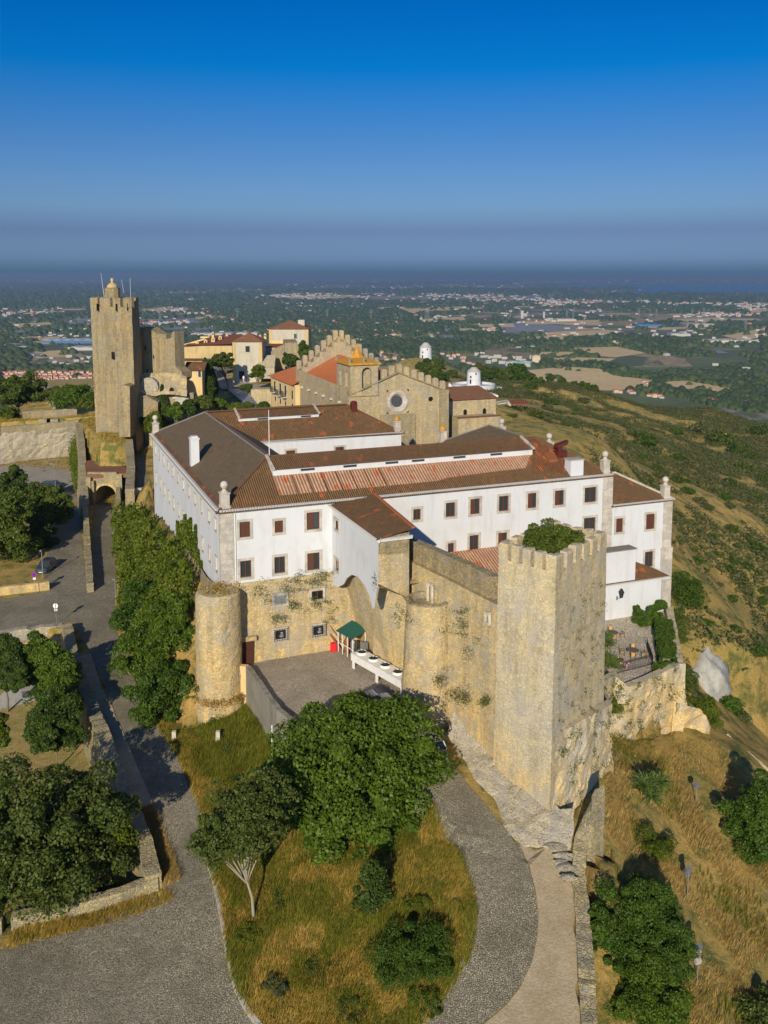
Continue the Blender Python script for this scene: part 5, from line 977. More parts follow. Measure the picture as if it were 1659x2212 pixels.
# orange lean-to behind the parapet
lt = thing('lean_to_shed', 'bright terracotta tiled lean-to roof wedged between the parapet and the hotel wall', 'shed', (34, -2.5, 12), frame='hotel')
mb = MB(); roofpoly(mb, [(25.6, -4.6, 12.2), (40, -4.6, 12.2), (40, -.05, 14.0), (25.6, -.05, 14.0)], EX); mb.build('roof', M('salmon_tiles'), lt); mb = MB(); mb.box(25.8, 39.8, -4.4, -.1, 8, 12.15); mb.build('wall', M('white_plaster'), lt)
# ------------------------------------------------------------------ terrace furniture
cafe_t = thing('cafe_table', 'round brown terrace table with four chairs, nearest the railing', 'table', tuple(PZ(19, 640, 720, TER_Z)), group='round tables on the terrace')
def tab(root):
    root['_loc'] = 1; OFF[root.name] = Vector((0, 0, 0))
    m_ = MB(); m_.lathe((0, 0, .7), [(.62, 0), (.64, .02), (.64, .05), (.6, .06)], 24); m_.build('table_top', M('table_brown'), root)
    m_ = MB(); m_.lathe((0, 0, .68), [(.655, 0), (.655, .035)], 24, cap=False); m_.build('rim', M('cane'), root)
    for k in range(4): a = math.pi / 4 + k * math.pi / 2; m_ = MB(); m_.tube([(0, 0, .66), (.3 * math.cos(a), .3 * math.sin(a), .35), (.42 * math.cos(a), .42 * math.sin(a), 0)], .02); m_.build('leg', M('metal_dark'), root)
tab(cafe_t)
def chair():
    r = thing('cafe_chair', '', '', (0, 0, 0)); r['_loc'] = 1
    m_ = MB(); m_.box(-.23, .23, -.23, .22, .42, .46); m_.build('seat', M('cane'), r)
    m_ = MB(); v = []
    for k in range(7):
        a = R(-50 + k * 16.7); v += [(.26 * math.sin(a), .27 * math.cos(a) - .02, .52), (.28 * math.sin(a), .31 * math.cos(a) - .02, .86)]
    m_.add(v, [(2 * k, 2 * k + 2, 2 * k + 3, 2 * k + 1) for k in range(6)]); m_.build('backrest', M('cane'), r)
    for sx in (-1, 1):
        for sy in (-1, 1): m_ = MB(); m_.tube([(sx * .21, sy * .2, .66 if sy < 0 else .88), (sx * .22, sy * .22, .4), (sx * .25, sy * .26, 0)], .016); m_.build('leg', M('metal_dark'), r)
        m_ = MB(); m_.tube([(sx * .22, -.22, .66), (sx * .27, 0, .68), (sx * .2, .24, .7)], .02); m_.build('armrest', M('metal_dark'), r)
    return r
ch0 = chair(); tabs = [PZ(19, 640, 720, TER_Z), PZ(19, 390, 500, TER_Z)]
t2 = copy_tree(cafe_t); t2.location = tabs[1]; t2['label'] = 'round brown terrace table standing beside the square tower'; cafe_t.location = tabs[0]
cl = {0: ['wicker chair turned left, left of the table nearest the railing', 'wicker chair behind the table nearest the railing', 'wicker chair right of the table nearest the railing', 'wicker chair in front of the table nearest the railing'], 1: ['wicker chair left of the table beside the tower', 'wicker chair behind the table beside the tower', 'wicker chair right of the table beside the tower', 'wicker chair in front of the table beside the tower']}
for ti, tpos in enumerate(tabs):
    for k, (ang, dd) in enumerate(((170, 1.12), (75, 1.0), (-15, 1.12), (-105, .95))):
        a = R(ang + ti * 12); c_ = ch0 if (ti, k) == (0, 0) else copy_tree(ch0); c_.location = (tpos.x + dd * math.cos(a), tpos.y + dd * math.sin(a), TER_Z + .03); c_.rotation_euler = (0, 0, a - math.pi / 2); c_['label'] = cl[ti][k]; c_['category'] = 'chair'; c_['group'] = 'wicker chairs on the terrace'
rl = thing('railing', 'dark iron railing across the front of the terrace', 'railing', tuple(PZ(19, 640, 860, TER_Z)))
ra, rb_ = PZ(19, 450, 930, TER_Z), PZ(19, 880, 820, TER_Z)
for a, b in ((ra, rb_), (rb_, rb_ + Vector((.6, 4.4, 0)))):
    m_ = MB(); m_.bar(a + Vector((0, 0, 1.0)), b + Vector((0, 0, 1.0)), .06, .05); m_.bar(a + Vector((0, 0, .12)), b + Vector((0, 0, .12)), .05, .04); m_.build('rail', M('metal_dark'), rl)
    m_ = MB(); n = int((b - a).length / .16)
    for k in range(n + 1): p = a.lerp(b, k / n); m_.bar(p, p + Vector((0, 0, 1.0)), .025, .025)
    m_.build('balusters', M('metal_dark'), rl)
# ------------------------------------------------------------------ courtyard things
cvw = [(p.x, p.y) for p in CURVE[1:]]
czt = [5.75, 5.6, 5.5, 5.45, 5.3, 5.1, 4.8, 4.5, 3.9, 3.4, 2.9, 2.6, 2.2]
o_ = wallpath([(p[0], p[1], -1.0, czt[i]) for i, p in enumerate(cvw[:-4])], .5, .5, .03, .03).build('retaining_wall', M('grey_render'), label='curved grey rendered wall holding up the courtyard, with a white pipe', cat='wall')
pp = PZ(5, 648, 960, 5.1); mb = MB(); mb.tube([(pp.x - .42, pp.y - .55, 5.0), (pp.x - .46, pp.y - .6, 1.2)], .06); mb.build('drain_pipe', M('white_metal'), o_)
m_ = MB(); q0, q1 = CURVE[0] + Vector((-.6, .2, 0)), CURVE[1]; m_.prism([(q0.x, q0.y), (q1.x, q1.y), (q1.x, q1.y + .5), (q0.x, q0.y + .5)], 0, 5.7); m_.build('yellow_end', M('yellow_plaster'), o_)
m_ = MB(); m_.box(q1.x - .15, q1.x + .45, q1.y - .22, q1.y - .05, 1.8, 4.6); m_.build('service_door', M('metal_grey'), o_)
# air cooler with four fans
ca, cb_ = PZ(18, 240, 262, 6.5), PZ(18, 760, 560, 6.4); cd = (cb_ - ca); cd.z = 0; cd.normalize(); LEN = (Vector((cb_.x, cb_.y, 0)) - Vector((ca.x, ca.y, 0))).length + 1.3
ac = thing('air_cooler', 'long white industrial air cooler on legs with four black roof fans', 'air conditioner', (ca.x, ca.y, 4.9), rz=math.atan2(cd.y, cd.x), frame='own'); ac['_loc'] = 1
m_ = MB(); m_.box(-.6, LEN - .6, -.85, .75, .85, 1.6); m_.build('casing', M('white_metal'), ac)
for k in range(3): m_ = MB(); x = -.45 + k * (LEN - .4) / 2; m_.prism([(x, -.8), (x + .35, -.8), (x + .35, -.7), (x, -.7)], 0, .86); m_.build('leg', M('white_metal'), ac)
for k in range(3): m_ = MB(); x = -.45 + k * (LEN - .4) / 2; m_.prism([(x, .6), (x + .35, .6), (x + .35, .7), (x, .7)], 0, .86); m_.build('leg', M('white_metal'), ac)
for k in range(4):
    x = .15 + k * (LEN - 1.2) / 3.6; m_ = MB(); m_.lathe((x, 0, 1.6), [(.56, 0), (.52, .22), (.48, .22), (.48, .1)], 20, cap=False); fr_ = m_.build('fan_ring', M('white_metal'), ac)
    m_ = MB(); m_.lathe((x, 0, 1.76), [(.03, 0), (.5, 0), (.5, .02)], 20, cap=False); m_.lathe((x, 0, 1.78), [(.14, 0), (.12, .12), (.02, .14)], 10)
    for j in range(6): a = j * math.pi / 3; m_.bar((x, 0, 1.85), (x + .52 * math.cos(a), .52 * math.sin(a), 1.84), .05, .03)
    m_.build('fan', M('metal_dark'), fr_)
# green-roofed shelter
s0 = PZ(18, 140, 352, 4.9); su = cd; sv = Vector((-cd.y, cd.x, 0))
sh = thing('shelter', 'small utility shelter with a green corrugated roof and white posts', 'shelter', (s0.x, s0.y, 4.9), rz=math.atan2(cd.y, cd.x), frame='own'); sh['_loc'] = 1
m_ = MB()
for k in range(14): x = -2.9 + k * .22; m_.add([(x, -.25, 2.35), (x + .11, -.25, 2.42), (x + .22, -.25, 2.35), (x, 1.9, 3.0), (x + .11, 1.9, 3.07), (x + .22, 1.9, 3.0)], [(0, 1, 4, 3), (1, 2, 5, 4)])
m_.build('roof', M('green_roof'), sh)
for x in (-2.7, -1.9, -1.0, -.05): m_ = MB(); m_.box(x, x + .08, -.05, .03, 0, 2.4); m_.build('post', M('white_metal'), sh)
for x in (-2.7, -.05): m_ = MB(); m_.box(x, x + .08, 1.6, 1.68, 0, 2.9); m_.build('post', M('white_metal'), sh)
m_ = MB(); m_.box(-2.7, 0, -.04, .02, 1.1, 1.16); m_.box(-2.7, 0, -.04, .02, 2.3, 2.36); m_.build('rail', M('white_metal'), sh)
for k, (x, y) in enumerate(((-2.0, .7), (-1.1, .9))): m_ = MB(); m_.lathe((x, y, .1), [(.3, 0), (.34, .1), (.34, 1.3), (.2, 1.5)], 14); m_.build('gas_tank', M('rust' if k == 0 else 'metal_grey'), sh)
m_ = MB(); m_.box(.1, .9, .9, 1.3, .8, 1.9); m_.build('control_box', M('metal_grey'), sh)
# rusty stair
sa, sb2 = PZ(5, 930, 378, 7.3), PZ(5, 1030, 525, 4.9)
st = thing('metal_stair', 'rusty steel stair leaning against the podium wall beside the shelter', 'stair', (sa.x, sa.y, 4.9))
for k, o in enumerate((0, .9)):
    m_ = MB(); q = VX * (-o); m_.bar(sa + q, sb2 + q, .1, .2); m_.build('stringer', M('rust'), st); m_ = MB(); m_.bar(sa + q + Vector((0, 0, .9)), sb2 + q + Vector((0, 0, .9)), .05, .05); m_.bar(sb2 + q, sb2 + q + Vector((0, 0, .9)), .04, .04); m_.bar(sa + q, sa + q + Vector((0, 0, .9)), .04, .04); m_.build('handrail', M('rust'), st)
m_ = MB()
for k in range(11): p = sa.lerp(sb2, k / 10); m_.bar(p, p - VX * .9, .04, .28)
m_.build('treads', M('rust'), st)
mb = MB(); p = PZ(5, 990, 540, 4.9); mb.box(p.x - .35, p.x + .35, p.y - .2, p.y + .3, 4.9, 5.9); mb.build('gas_locker', M('sign_red'), label='small red locker at the foot of the rusty stair', cat='locker')
mb = MB(); p = PZ(5, 955, 510, 4.9); mb.box(p.x - .15, p.x + .15, p.y, p.y + .2, 4.9, 6.9); mb.build('downpipe_cover', M('concrete'), label='narrow grey concrete post against the podium wall', cat='post')
mb = MB(); p = PZ(5, 430, 440, 7.6); mb.tube([(p.x, p.y, p.z - .1), (p.x, p.y - .5, p.z + .05)], .035); mb.box(p.x - .1, p.x + .1, p.y - .8, p.y - .45, p.z - .02, p.z + .16); mb.build('security_camera', M('white_metal'), label='small white security camera above the brown podium door', cat='camera')
# ------------------------------------------------------------------ cars
def car(label, loc, rz, paint, L=4.1, W=1.75, Hh=1.48, estate=False, group=None):
    r = thing('parked_car', label, 'car', loc, rz, frame='own', group=group); r['_loc'] = 1
    l2 = L / 2; w2 = W / 2
    prof = [(-l2, .35, .62), (-l2 + .05, .22, .80), (-l2 + .25, .2, .92), (-l2 + 1.0, .2, .98), (-.4, .2, 1.0), (l2 - .35, .2, .98), (l2 - .05, .24, .86), (l2, .34, .6)]
    m_ = MB(); v = []; n = 10
    for x, zb, zt in prof:
        e_ = .86 if abs(x) > l2 - .1 else 1.0
        v += [(x, s * w2 * k * e_, z) for s, k, z in ((-1, .86, zb), (-1, 1, zb + .12), (-1, 1.0, (zb + zt) / 2), (-1, .95, zt - .1), (-1, .82, zt), (1, .82, zt), (1, .95, zt - .1), (1, 1.0, (zb + zt) / 2), (1, 1, zb + .12), (1, .86, zb))]
    m = len(prof); m_.add(v, [(i * n + k, i * n + (k + 1) % n, (i + 1) * n + (k + 1) % n, (i + 1) * n + k) for i in range(m - 1) for k in range(n)] + [tuple(range(n))[::-1], tuple((m - 1) * n + k for k in range(n))]); m_.build('body', M(paint), r, smooth=False)
    xf0, xf1, xr1, xr0 = -l2 + .95, -l2 + 1.75, (l2 - .75 if estate else l2 - .7), (l2 - .12 if estate else l2 - .2)
    A = lambda x, y, z: (x, y, z); wt = w2 * .72; wb = w2 * .86
    m_ = MB(); m_.add([A(xf1, -wt, Hh), A(xr1, -wt, Hh - .03), A(xr1, wt, Hh - .03), A(xf1, wt, Hh), A(xf1 + .12, -wt * .88, Hh + .05), A(xr1 - .1, -wt * .88, Hh + .02), A(xr1 - .1, wt * .88, Hh + .02), A(xf1 + .12, wt * .88, Hh + .05)], [(4, 5, 6, 7), (0, 1, 5, 4), (1, 2, 6, 5), (2, 3, 7, 6), (3, 0, 4, 7)])
    for s in (-1, 1):
        for a, b in (((xf0, s * wb, .97), (xf1, s * wt, Hh)), ((xr0, s * wb, .97), (xr1, s * wt, Hh - .03)), ((.15, s * wb, .97), (.1, s * wt, Hh))): m_.bar(a, b, .07, .06)
    m_.build('roof', M(paint), r)
    g = MB(); g.add([A(xf0, -wb, .97), A(xf0, wb, .97), A(xr0, wb, .97), A(xr0, -wb, .97), A(xf1, -wt, Hh - .01), A(xf1, wt, Hh - .01), A(xr1, wt, Hh - .03), A(xr1, -wt, Hh - .03)], [(0, 1, 5, 4), (1, 2, 6, 5), (2, 3, 7, 6), (3, 0, 4, 7)]); g.build('windows', M('window_glass'), r)
    for sx in (-1, 1):
        for sy in (-1, 1):
            wv = MB(); n = 18; vv = []
            for yy, rr in ((-.1, .28), (-.1, .31), (.1, .31), (.1, .28)): vv += [(sx * (l2 - .78) + rr * math.cos(2 * math.pi * k / n), sy * (w2 - .09) + yy, .31 + rr * math.sin(2 * math.pi * k / n)) for k in range(n)]
            wv.add(vv, [(j * n + k, j * n + (k + 1) % n, (j + 1) * n + (k + 1) % n, (j + 1) * n + k) for j in range(3) for k in range(n)] + [tuple(range(n))[::-1], tuple(range(3 * n, 4 * n))]); w_ = wv.build('wheel', M('rubber'), r)
            rv = MB(); c = (sx * (l2 - .78), sy * (w2 + .015), .31); rv.add([(c[0] + .2 * math.cos(2 * math.pi * k / 12), c[1], c[2] + .2 * math.sin(2 * math.pi * k / 12)) for k in range(12)], [tuple(range(12))]); rv.build('rim', M('metal_grey'), w_)
    for s in (-1, 1):
        b = MB(); b.box(l2 - .12, l2 + .01, s * w2 * .72 - .13, s * w2 * .72 + .13, .66, .92); b.build('tail_light', M('red_lamp'), r)
        b = MB(); b.box(-l2 - .01, -l2 + .14, s * w2 * .66 - .17, s * w2 * .66 + .17, .58, .72); b.build('headlight', M('window_glass'), r)
        b = MB(); b.box(xf0 + .35, xf0 + .5, s * (w2 + .02), s * (w2 + .2), .95, 1.08); b.build('mirror', M(paint), r)
    b = MB(); b.box(l2 - .01, l2 + .02, -.26, .26, .48, .6); b.build('number_plate', M('white_metal'), r); b = MB(); b.box(-l2 - .03, -l2, -.26, .26, .36, .48); b.build('number_plate', M('white_metal'), r)
    b = MB(); b.box(l2 - .06, l2 + .015, -w2 * .8, w2 * .8, .25, .45); b.build('bumper', M('rubber'), r)
    return r
p = PZ(18, 1165, 1600, 3.55); car('white hatchback seen from behind, half hidden by the big tree beside the rock bank', (p.x - .45, p.y + 1.9, G(p.x - .45, p.y + 1.9) + .06), R(-70), 'car_white', 3.9, 1.72, 1.5)
p = PZ(18, 330, 690, 6.3); car('white car in the courtyard, its roof showing above the big tree', (p.x + .3, p.y - .7, G(p.x, p.y - .7) + .05), R(205), 'car_white', 4.3, 1.8, 1.55)
p = PZ(20, 605, 1560, 0); car('dark grey car facing the camera under the trees, behind the lamp post', (p.x, p.y + 1.2, .05), R(88), 'car_grey', 4.5, 1.85, 1.62)
p = PZ(20, 780, 370, 0); car('black saloon seen from the side in the car park', (p.x - .8, p.y, .08), R(176), 'car_black', 4.6, 1.8, 1.42)
# signs and lamps
def disc(mb, c, r_, y, n=24): mb.add([(c[0] + r_ * math.cos(2 * math.pi * k / n), y, c[1] + r_ * math.sin(2 * math.pi * k / n)) for k in range(n)], [tuple(range(n))])
def ring2(mb, c, r0, r1, y, n=24): mb.add([(c[0] + r_ * math.cos(2 * math.pi * k / n), y, c[1] + r_ * math.sin(2 * math.pi * k / n)) for r_ in (r0, r1) for k in range(n)], [(k, (k + 1) % n, n + (k + 1) % n, n + k) for k in range(n)])
p = PZ(20, 500, 1845, 0); s1 = thing('road_sign', 'round blue and red no-stopping sign on a pole at the low ochre wall', 'sign', tuple(p), .12, frame='own'); s1['_loc'] = 1
mb = MB(); mb.tube([(0, 0, 0), (-.12, 0, 2.9)], .035); mb.build('pole', M('metal_grey'), s1)
mb = MB(); disc(mb, (-.13, 2.78), .36, -.05); disc(mb, (-.13, 2.78), .36, -.03); bo_ = mb.build('sign_plate', M('sign_blue'), s1)
mb = MB(); ring2(mb, (-.13, 2.78), .29, .36, -.058); mb.bar((-.13 - .22, -.06, 2.78 + .22), (-.13 + .22, -.06, 2.78 - .22), .012, .07, up=(0, 1, 0)); mb.bar((-.13 + .22, -.06, 2.78 + .22), (-.13 - .22, -.06, 2.78 - .22), .012, .07, up=(0, 1, 0)); mb.build('red_cross', M('sign_red'), bo_)
mb = MB(); mb.box(-.32, .08, -.06, -.04, 2.08, 2.36); mb.build('sub_plate', M('sign_white'), s1)
p = PZ(17, 925, 432, 0); s2 = thing('road_sign', 'round pale sign seen from behind, at the corner of the garden wall', 'sign', tuple(p), -.05, frame='own'); s2['_loc'] = 1
mb = MB(); mb.tube([(0, -.04, 0), (-.12, -.04, 2.75)], .035); mb.build('pole', M('metal_grey'), s2)
mb = MB(); disc(mb, (-.12, 2.42), .33, .0); disc(mb, (-.12, 2.42), .33, .02); mb.build('sign_plate', M('sign_white'), s2); mb = MB(); mb.box(-.3, .12, 0, .02, 1.72, 2.05); mb.build('sub_plate', M('sign_back'), s2)
def lamp(c, x, y, z, h, label, dx=.6):
    p = PZ(c, x, y, z); o = thing('street_lamp', label, 'lamp', tuple(p), group='grey street lamps by the car park'); mb = MB(); mb.tube([(p.x, p.y, z), (p.x - .05, p.y, z + h)], [.09, .055]); mb.build('pole', M('metal_grey'), o)
    mb = MB(); mb.tube([(p.x - .05, p.y, z + h), (p.x - dx * .5, p.y, z + h + .12)], .04); mb.box(p.x - dx - .2, p.x - dx * .4, p.y - .16, p.y + .16, z + h + .05, z + h + .2); mb.build('lamp_head', M('metal_grey'), o)
lamp(20, 598, 1640, 0, 4.2, 'grey lamp post standing in front of the dark grey car', .1); lamp(20, 772, 385, 0, 5.2, 'grey lamp post beside the black saloon in the car park', .8); lamp(20, 245, 300, 0, 4.6, 'grey lamp post rising from the treetops at the car park', .8)
lamp(20, 1612, 1990, 0, 3.4, 'thin street lamp at the edge of the ivy slope', .1)
# floodlights on the right slope
def flood(x, y, z, h, label, n):
    p = PZ(10, x, y, z); z = G(p.x, p.y); p = PZ(10, x, y, z); o = thing('floodlight', label, 'floodlight', (p.x, p.y, z), group='floodlights on the slope'); mb = MB(); mb.tube([(p.x, p.y, z - .2), (p.x + .05, p.y, z + h)], .05); mb.build('pole', M('metal_grey'), o)
    for k in range(n):
        mb = MB(); zc = z + h - .05 - k * .55; yc = p.y + (k % 2) * .2; v0 = Vector((p.x, yc, zc)); d = Vector((-.25, .9, .35)).normalized()
        mb.bar(v0 - d * .12, v0 + d * .16, .46, .38); mb.build('lamp_head', M('metal_grey' if n < 3 or k == 0 else 'concrete'), o)
        mb = MB(); mb.bar(v0 + d * .165, v0 + d * .175, .40, .32); mb.build('lens', M('window_glass'), o)
flood(1220, 740, -3, 1.9, 'single floodlight on a short pole, upper right slope above the yucca', 1); flood(1168, 1310, -5, 2.5, 'twin floodlight on a pole in the middle of the right slope', 2); flood(1228, 1830, -6.5, 2.9, 'stack of three floodlights on the lowest pole, bottom right', 3)
# stone bollards by the grass bank
for x, y, lb in ((22, 1085, 'leaning stone post at the road edge below the round tower'), (288, 1085, 'short stone post in the grass below the round tower')):
    p = PTZ(5, [(x, y)])[0]; mb = MB(); mb.prism([(p[0] - .22, p[1] - .18), (p[0] + .22, p[1] - .18), (p[0] + .22, p[1] + .18), (p[0] - .22, p[1] + .18)], G(*p) - .2, G(*p) + 1.1, top=[(p[0] - .18, p[1] - .15), (p[0] + .2, p[1] - .15), (p[0] + .2, p[1] + .15), (p[0] - .18, p[1] + .15)]); mb.build('stone_post', M('dressed_stone'), label=lb, cat='post')
# pallet fence and hatch in the garden
fp = [PZ(17, 180, 1420, -4.2), PZ(17, 430, 1375, -4.2), PZ(17, 590, 1350, -4.2)]
pf = thing('pallet_fence', 'fence knocked together from pale wooden pallets in the garden', 'fence', tuple(fp[1]))
for a, b in zip(fp[:-1], fp[1:]):
    mb = MB()
    for k in range(7): mb.bar(a + Vector((0, 0, .15 + .19 * k)), b + Vector((0, -.02, .15 + .19 * k)), .03, .10)
    mb.build('slats', M('wood_pale'), pf)
for p_ in (fp[0], fp[0].lerp(fp[1], .35), fp[1], fp[2]): mb = MB(); mb.bar(p_, p_ + Vector((0, 0, 1.75)), .12, .12); mb.build('post', M('wood_pale'), pf)
drape('yard_slab', PTZ(17, [(0, 1600), (180, 1440), (620, 1370), (760, 1500), (560, 1680), (300, 1750), (0, 1830)]), .03, 'concrete')
mb = MB(); q = [PZ(17, 350, 1530, -3.9), PZ(17, 460, 1520, -3.9), PZ(17, 480, 1610, -3.9), PZ(17, 360, 1630, -3.9)]; mb.prism([(p_.x, p_.y) for p_ in q], -4.4, -3.85); mb.build('hatch_cover', M('metal_grey'), label='flat grey two-leaf hatch cover on the garden slab', cat='hatch')
# ------------------------------------------------------------------ the castle beyond the hotel
def FVp(c, x, y, u):
    d = Vector(ray(c, x, y)); O = A0 + UX * u - Vector((0, 0, CZ)); t_ = (O.x * UX.x + O.y * UX.y) / (d.x * UX.x + d.y * UX.y); p = Vector((0, 0, CZ)) + d * t_; return WL(p)[1], p.z
def slab(c, pts, Y, depth, name, m, parent=None, dx=0.0, **kw):
    """upright wall whose outline was read at distance Y, with real thickness behind it"""
    P = [PY(c, x, y, Y) for x, y in pts]; n = len(P); mb = MB(); v = [tuple(p) for p in P] + [(p.x + dx, p.y + depth, p.z) for p in P]
    ar = sum(P[i].x * P[(i + 1) % n].z - P[(i + 1) % n].x * P[i].z for i in range(n)); f = [tuple(range(n)), tuple(range(2 * n - 1, n - 1, -1))] + [(i, n + i, n + (i + 1) % n, (i + 1) % n) for i in range(n)]
    if ar < 0: f = [k[::-1] for k in f]
    mb.add(v, f); return mb.build(name, M(m), parent, **kw)
keep = thing('keep_tower', 'tall square weathered castle keep with a small domed turret and orange lichen streaks', 'tower', tuple(PY(12, 500, 1300, 191)))
kT = [PY(12, 82, 250, 196), PY(12, 500, 245, 191), PY(12, 572, 243, 198)]; kB = [PY(12, 142, 1590, 196), PY(12, 548, 1590, 191), PY(12, 640, 1560, 198)]
kT.append(kT[0] + kT[2] - kT[1]); kB.append(kB[0] + kB[2] - kB[1]); zk1 = 38.2; zk0 = 8.0
for q in (kT,): 
    for p in q: p.z = zk1
zb_ = PY(12, 500, 1590, 191).z
def kp(i, z): t_ = (z - zb_) / (zk1 - zb_); return kB[i].lerp(kT[i], t_)
mb = MB(); rows = 34; v = []; n = 40
for r in range(rows + 1):
    z = zk0 + (zk1 - zk0) * r / rows
    for s in range(4):
        a, b = kp(s, z), kp((s + 1) % 4, z); d = (b - a).normalized(); nn = Vector((d.y, -d.x, 0))
        for k in range(10): p = a.lerp(b, k / 10); am = (float(vnoise(p.x + p.y, z, 1.1, 1)) - .5) * .16; p = p + nn * am; v.append((p.x, p.y, z))
mb.add(v, [(r * n + k, r * n + (k + 1) % n, (r + 1) * n + (k + 1) % n, (r + 1) * n + k) for r in range(rows) for k in range(n)]); mb.build('wall', M('keep_stone'), keep)
mb = MB(); mb.poly([tuple(p) for p in kT]); mb.build('tower_top', M('keep_stone'), keep)
def merlons(root, a, b, spans, z0, h, th, m='keep_stone', inw=1):
    d = (b - a).normalized(); nn = Vector((-d.y, d.x, 0)) * inw; L = (b - a).length
    for s0_, s1_ in spans:
        mb = MB(); p, q = a + d * (s0_ * L), a + d * (s1_ * L); bs = [p, q, q + nn * th, p + nn * th]; j = lambda: random.uniform(-.06, .06)
        mb.add([(k.x, k.y, z0) for k in bs] + [(k.x + j(), k.y + j(), z0 + h + j()) for k in bs], [(3, 2, 1, 0), (4, 5, 6, 7), (0, 1, 5, 4), (1, 2, 6, 5), (2, 3, 7, 6), (3, 0, 4, 7)]); mb.build('merlon', M(m), root)
merlons(keep, kT[0], kT[1], [(0, .19), (.23, .49), (.55, .73), (.80, 1.0)], zk1 - .05, 1.9, .8); merlons(keep, kT[1], kT[2], [(.0, .4), (.6, 1)], zk1 - .05, 1.9, .8); merlons(keep, kT[2], kT[3], [(.1, .3), (.4, .6), (.7, .9)], zk1 - .05, 1.9, .8); merlons(keep, kT[3], kT[0], [(.1, .4), (.6, .9)], zk1 - .05, 1.9, .8)
dc = PY(12, 311, 245, 197); zt_ = PY(12, 311, 60, 197).z; zc = PY(12, 311, 155, 197).z; rr = (PY(12, 390, 200, 197).x - PY(12, 235, 200, 197).x) / 2
mb = MB(); mb.lathe((dc.x, dc.y, zk1), [(rr, 0), (rr, zc - zk1), (rr * 1.04, zc - zk1 + .1), (rr * .72, zc - zk1 + .15)], 12); tr = mb.build('turret', M('keep_stone'), keep)
mb = MB(); r2 = rr * .72; mb.lathe((dc.x, dc.y, zc), [(r2 * math.cos(a), .1 + r2 * .95 * math.sin(a)) for a in [R(k * 11) for k in range(8)]] + [(.25, r2 + .1), (.32, r2 + .4), (.3, r2 + 1.0), (.1, zt_ - zc)], 14); mb.build('dome', M('ochre_plaster'), tr, smooth=True)
for k, (x, y0, y1) in enumerate(((155, 310, 382), (348, 310, 385), (462, 308, 380), (313, 800, 870))):
    d0 = PY(12, x, y0, 190.5); d1 = PY(12, x, y1, 190.5); mb = MB(); t_ = (d0.x - kT[0].x) / (kT[1].x - kT[0].x); yy = kp(0, d0.z).lerp(kp(1, d0.z), t_).y; w = .22 if k < 3 else .5; s = yy / 190.5
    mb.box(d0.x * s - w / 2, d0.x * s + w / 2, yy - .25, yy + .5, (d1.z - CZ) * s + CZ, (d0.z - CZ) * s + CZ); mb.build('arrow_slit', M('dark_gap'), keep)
for x, y0, x1, y1, Y_, lb in ((492, 245, 488, 50, 199, 'thin whip aerial at the right corner of the keep'), (222, 110, 192, 0, 205, 'thin leaning aerial left of the keep dome'), (450, 230, 400, 65, 203, 'faint lattice aerial right of the keep dome')):
    mb = MB(); a, b = PY(12, x, y0, Y_), PY(12, x1, y1, Y_); mb.tube([a - Vector((0, 0, 3)), b], [.07, .03], 4); mb.build('aerial', M('metal_grey'), label=lb, cat='antenna')
ruin = thing('ruined_wall', 'ruined castle wall with a broken stepped top, right behind the keep', 'ruin', tuple(PY(12, 760, 1010, 200)))
slab(12, [(560, 550), (680, 555), (700, 575), (755, 610), (850, 622), (856, 668), (900, 660), (912, 600), (935, 590), (947, 950), (1010, 1000), (1010, 1060), (560, 1060)], 200, 2.5, 'wall', 'keep_stone', ruin, dx=1.5)
slab(12, [(575, 640), (600, 640), (600, 1010), (575, 1010)], 199, 3, 'buttress', 'keep_stone', ruin)
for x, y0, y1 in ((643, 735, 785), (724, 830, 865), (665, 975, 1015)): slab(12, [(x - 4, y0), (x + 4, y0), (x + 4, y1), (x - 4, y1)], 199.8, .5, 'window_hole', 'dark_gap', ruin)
# rock ledge under the ruin
rk = thing('rock_ledge', 'cream and ochre rock ledge with shallow arches, below the ruined wall', 'rock', tuple(PY(12, 820, 1200, 205)))
Tp = [PY(12, x, y, 199.5) for x, y in ((560, 1020), (650, 1010), (740, 1020), (800, 1005), (880, 1010), (1000, 1030), (1060, 1050))]; Bp = [PY(12, x, y, 195) for x, y in ((540, 1150), (620, 1220), (740, 1250), (800, 1230), (890, 1230), (1000, 1240), (1060, 1250))]
facegrid(Tp, Bp, .8, .55, 2.2).build('rock_surface', M('castle_stone'), rk)
slab(12, [(590, 1120), (610, 1080), (650, 1060), (710, 1065), (760, 1110), (775, 1160), (760, 1200), (600, 1200)], 195.6, 1.5, 'rock_arch', 'pale_rock', rk)
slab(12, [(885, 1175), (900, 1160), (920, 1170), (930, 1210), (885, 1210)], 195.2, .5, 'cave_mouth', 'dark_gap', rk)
# lower castle walls at the street gate
lw2 = thing('castle_wall', 'stepped grey castle wall between the keep and the street gate', 'wall', tuple(PY(12, 430, 1600, 190)))
slab(12, [(375, 1150), (430, 1135), (485, 1150), (490, 1659), (380, 1659)], 187, 6, 'buttress', 'keep_stone', lw2)
slab(12, [(485, 1180), (515, 1180), (515, 1245), (655, 1242), (700, 1270), (768, 1310), (765, 1445), (485, 1465)], 193, 5, 'wall', 'keep_stone', lw2)
slab(12, [(500, 1180), (560, 1175), (640, 1240), (500, 1245)], 195, 4, 'wall', 'grey_stone', lw2)
sg = thing('street_gate', 'stone street gate with a small round arch showing a sunlit ochre wall', 'gate', tuple(PZ(16, 1600, 1030, 8.5)))
yg = 196.0; x0, x1 = PY(12, 485, 1500, yg).x, PY(0, 338, 950, yg).x; xc = PY(0, 305, 950, yg).x; mb = MB(); zs = PY(0, 305, 946, yg).z
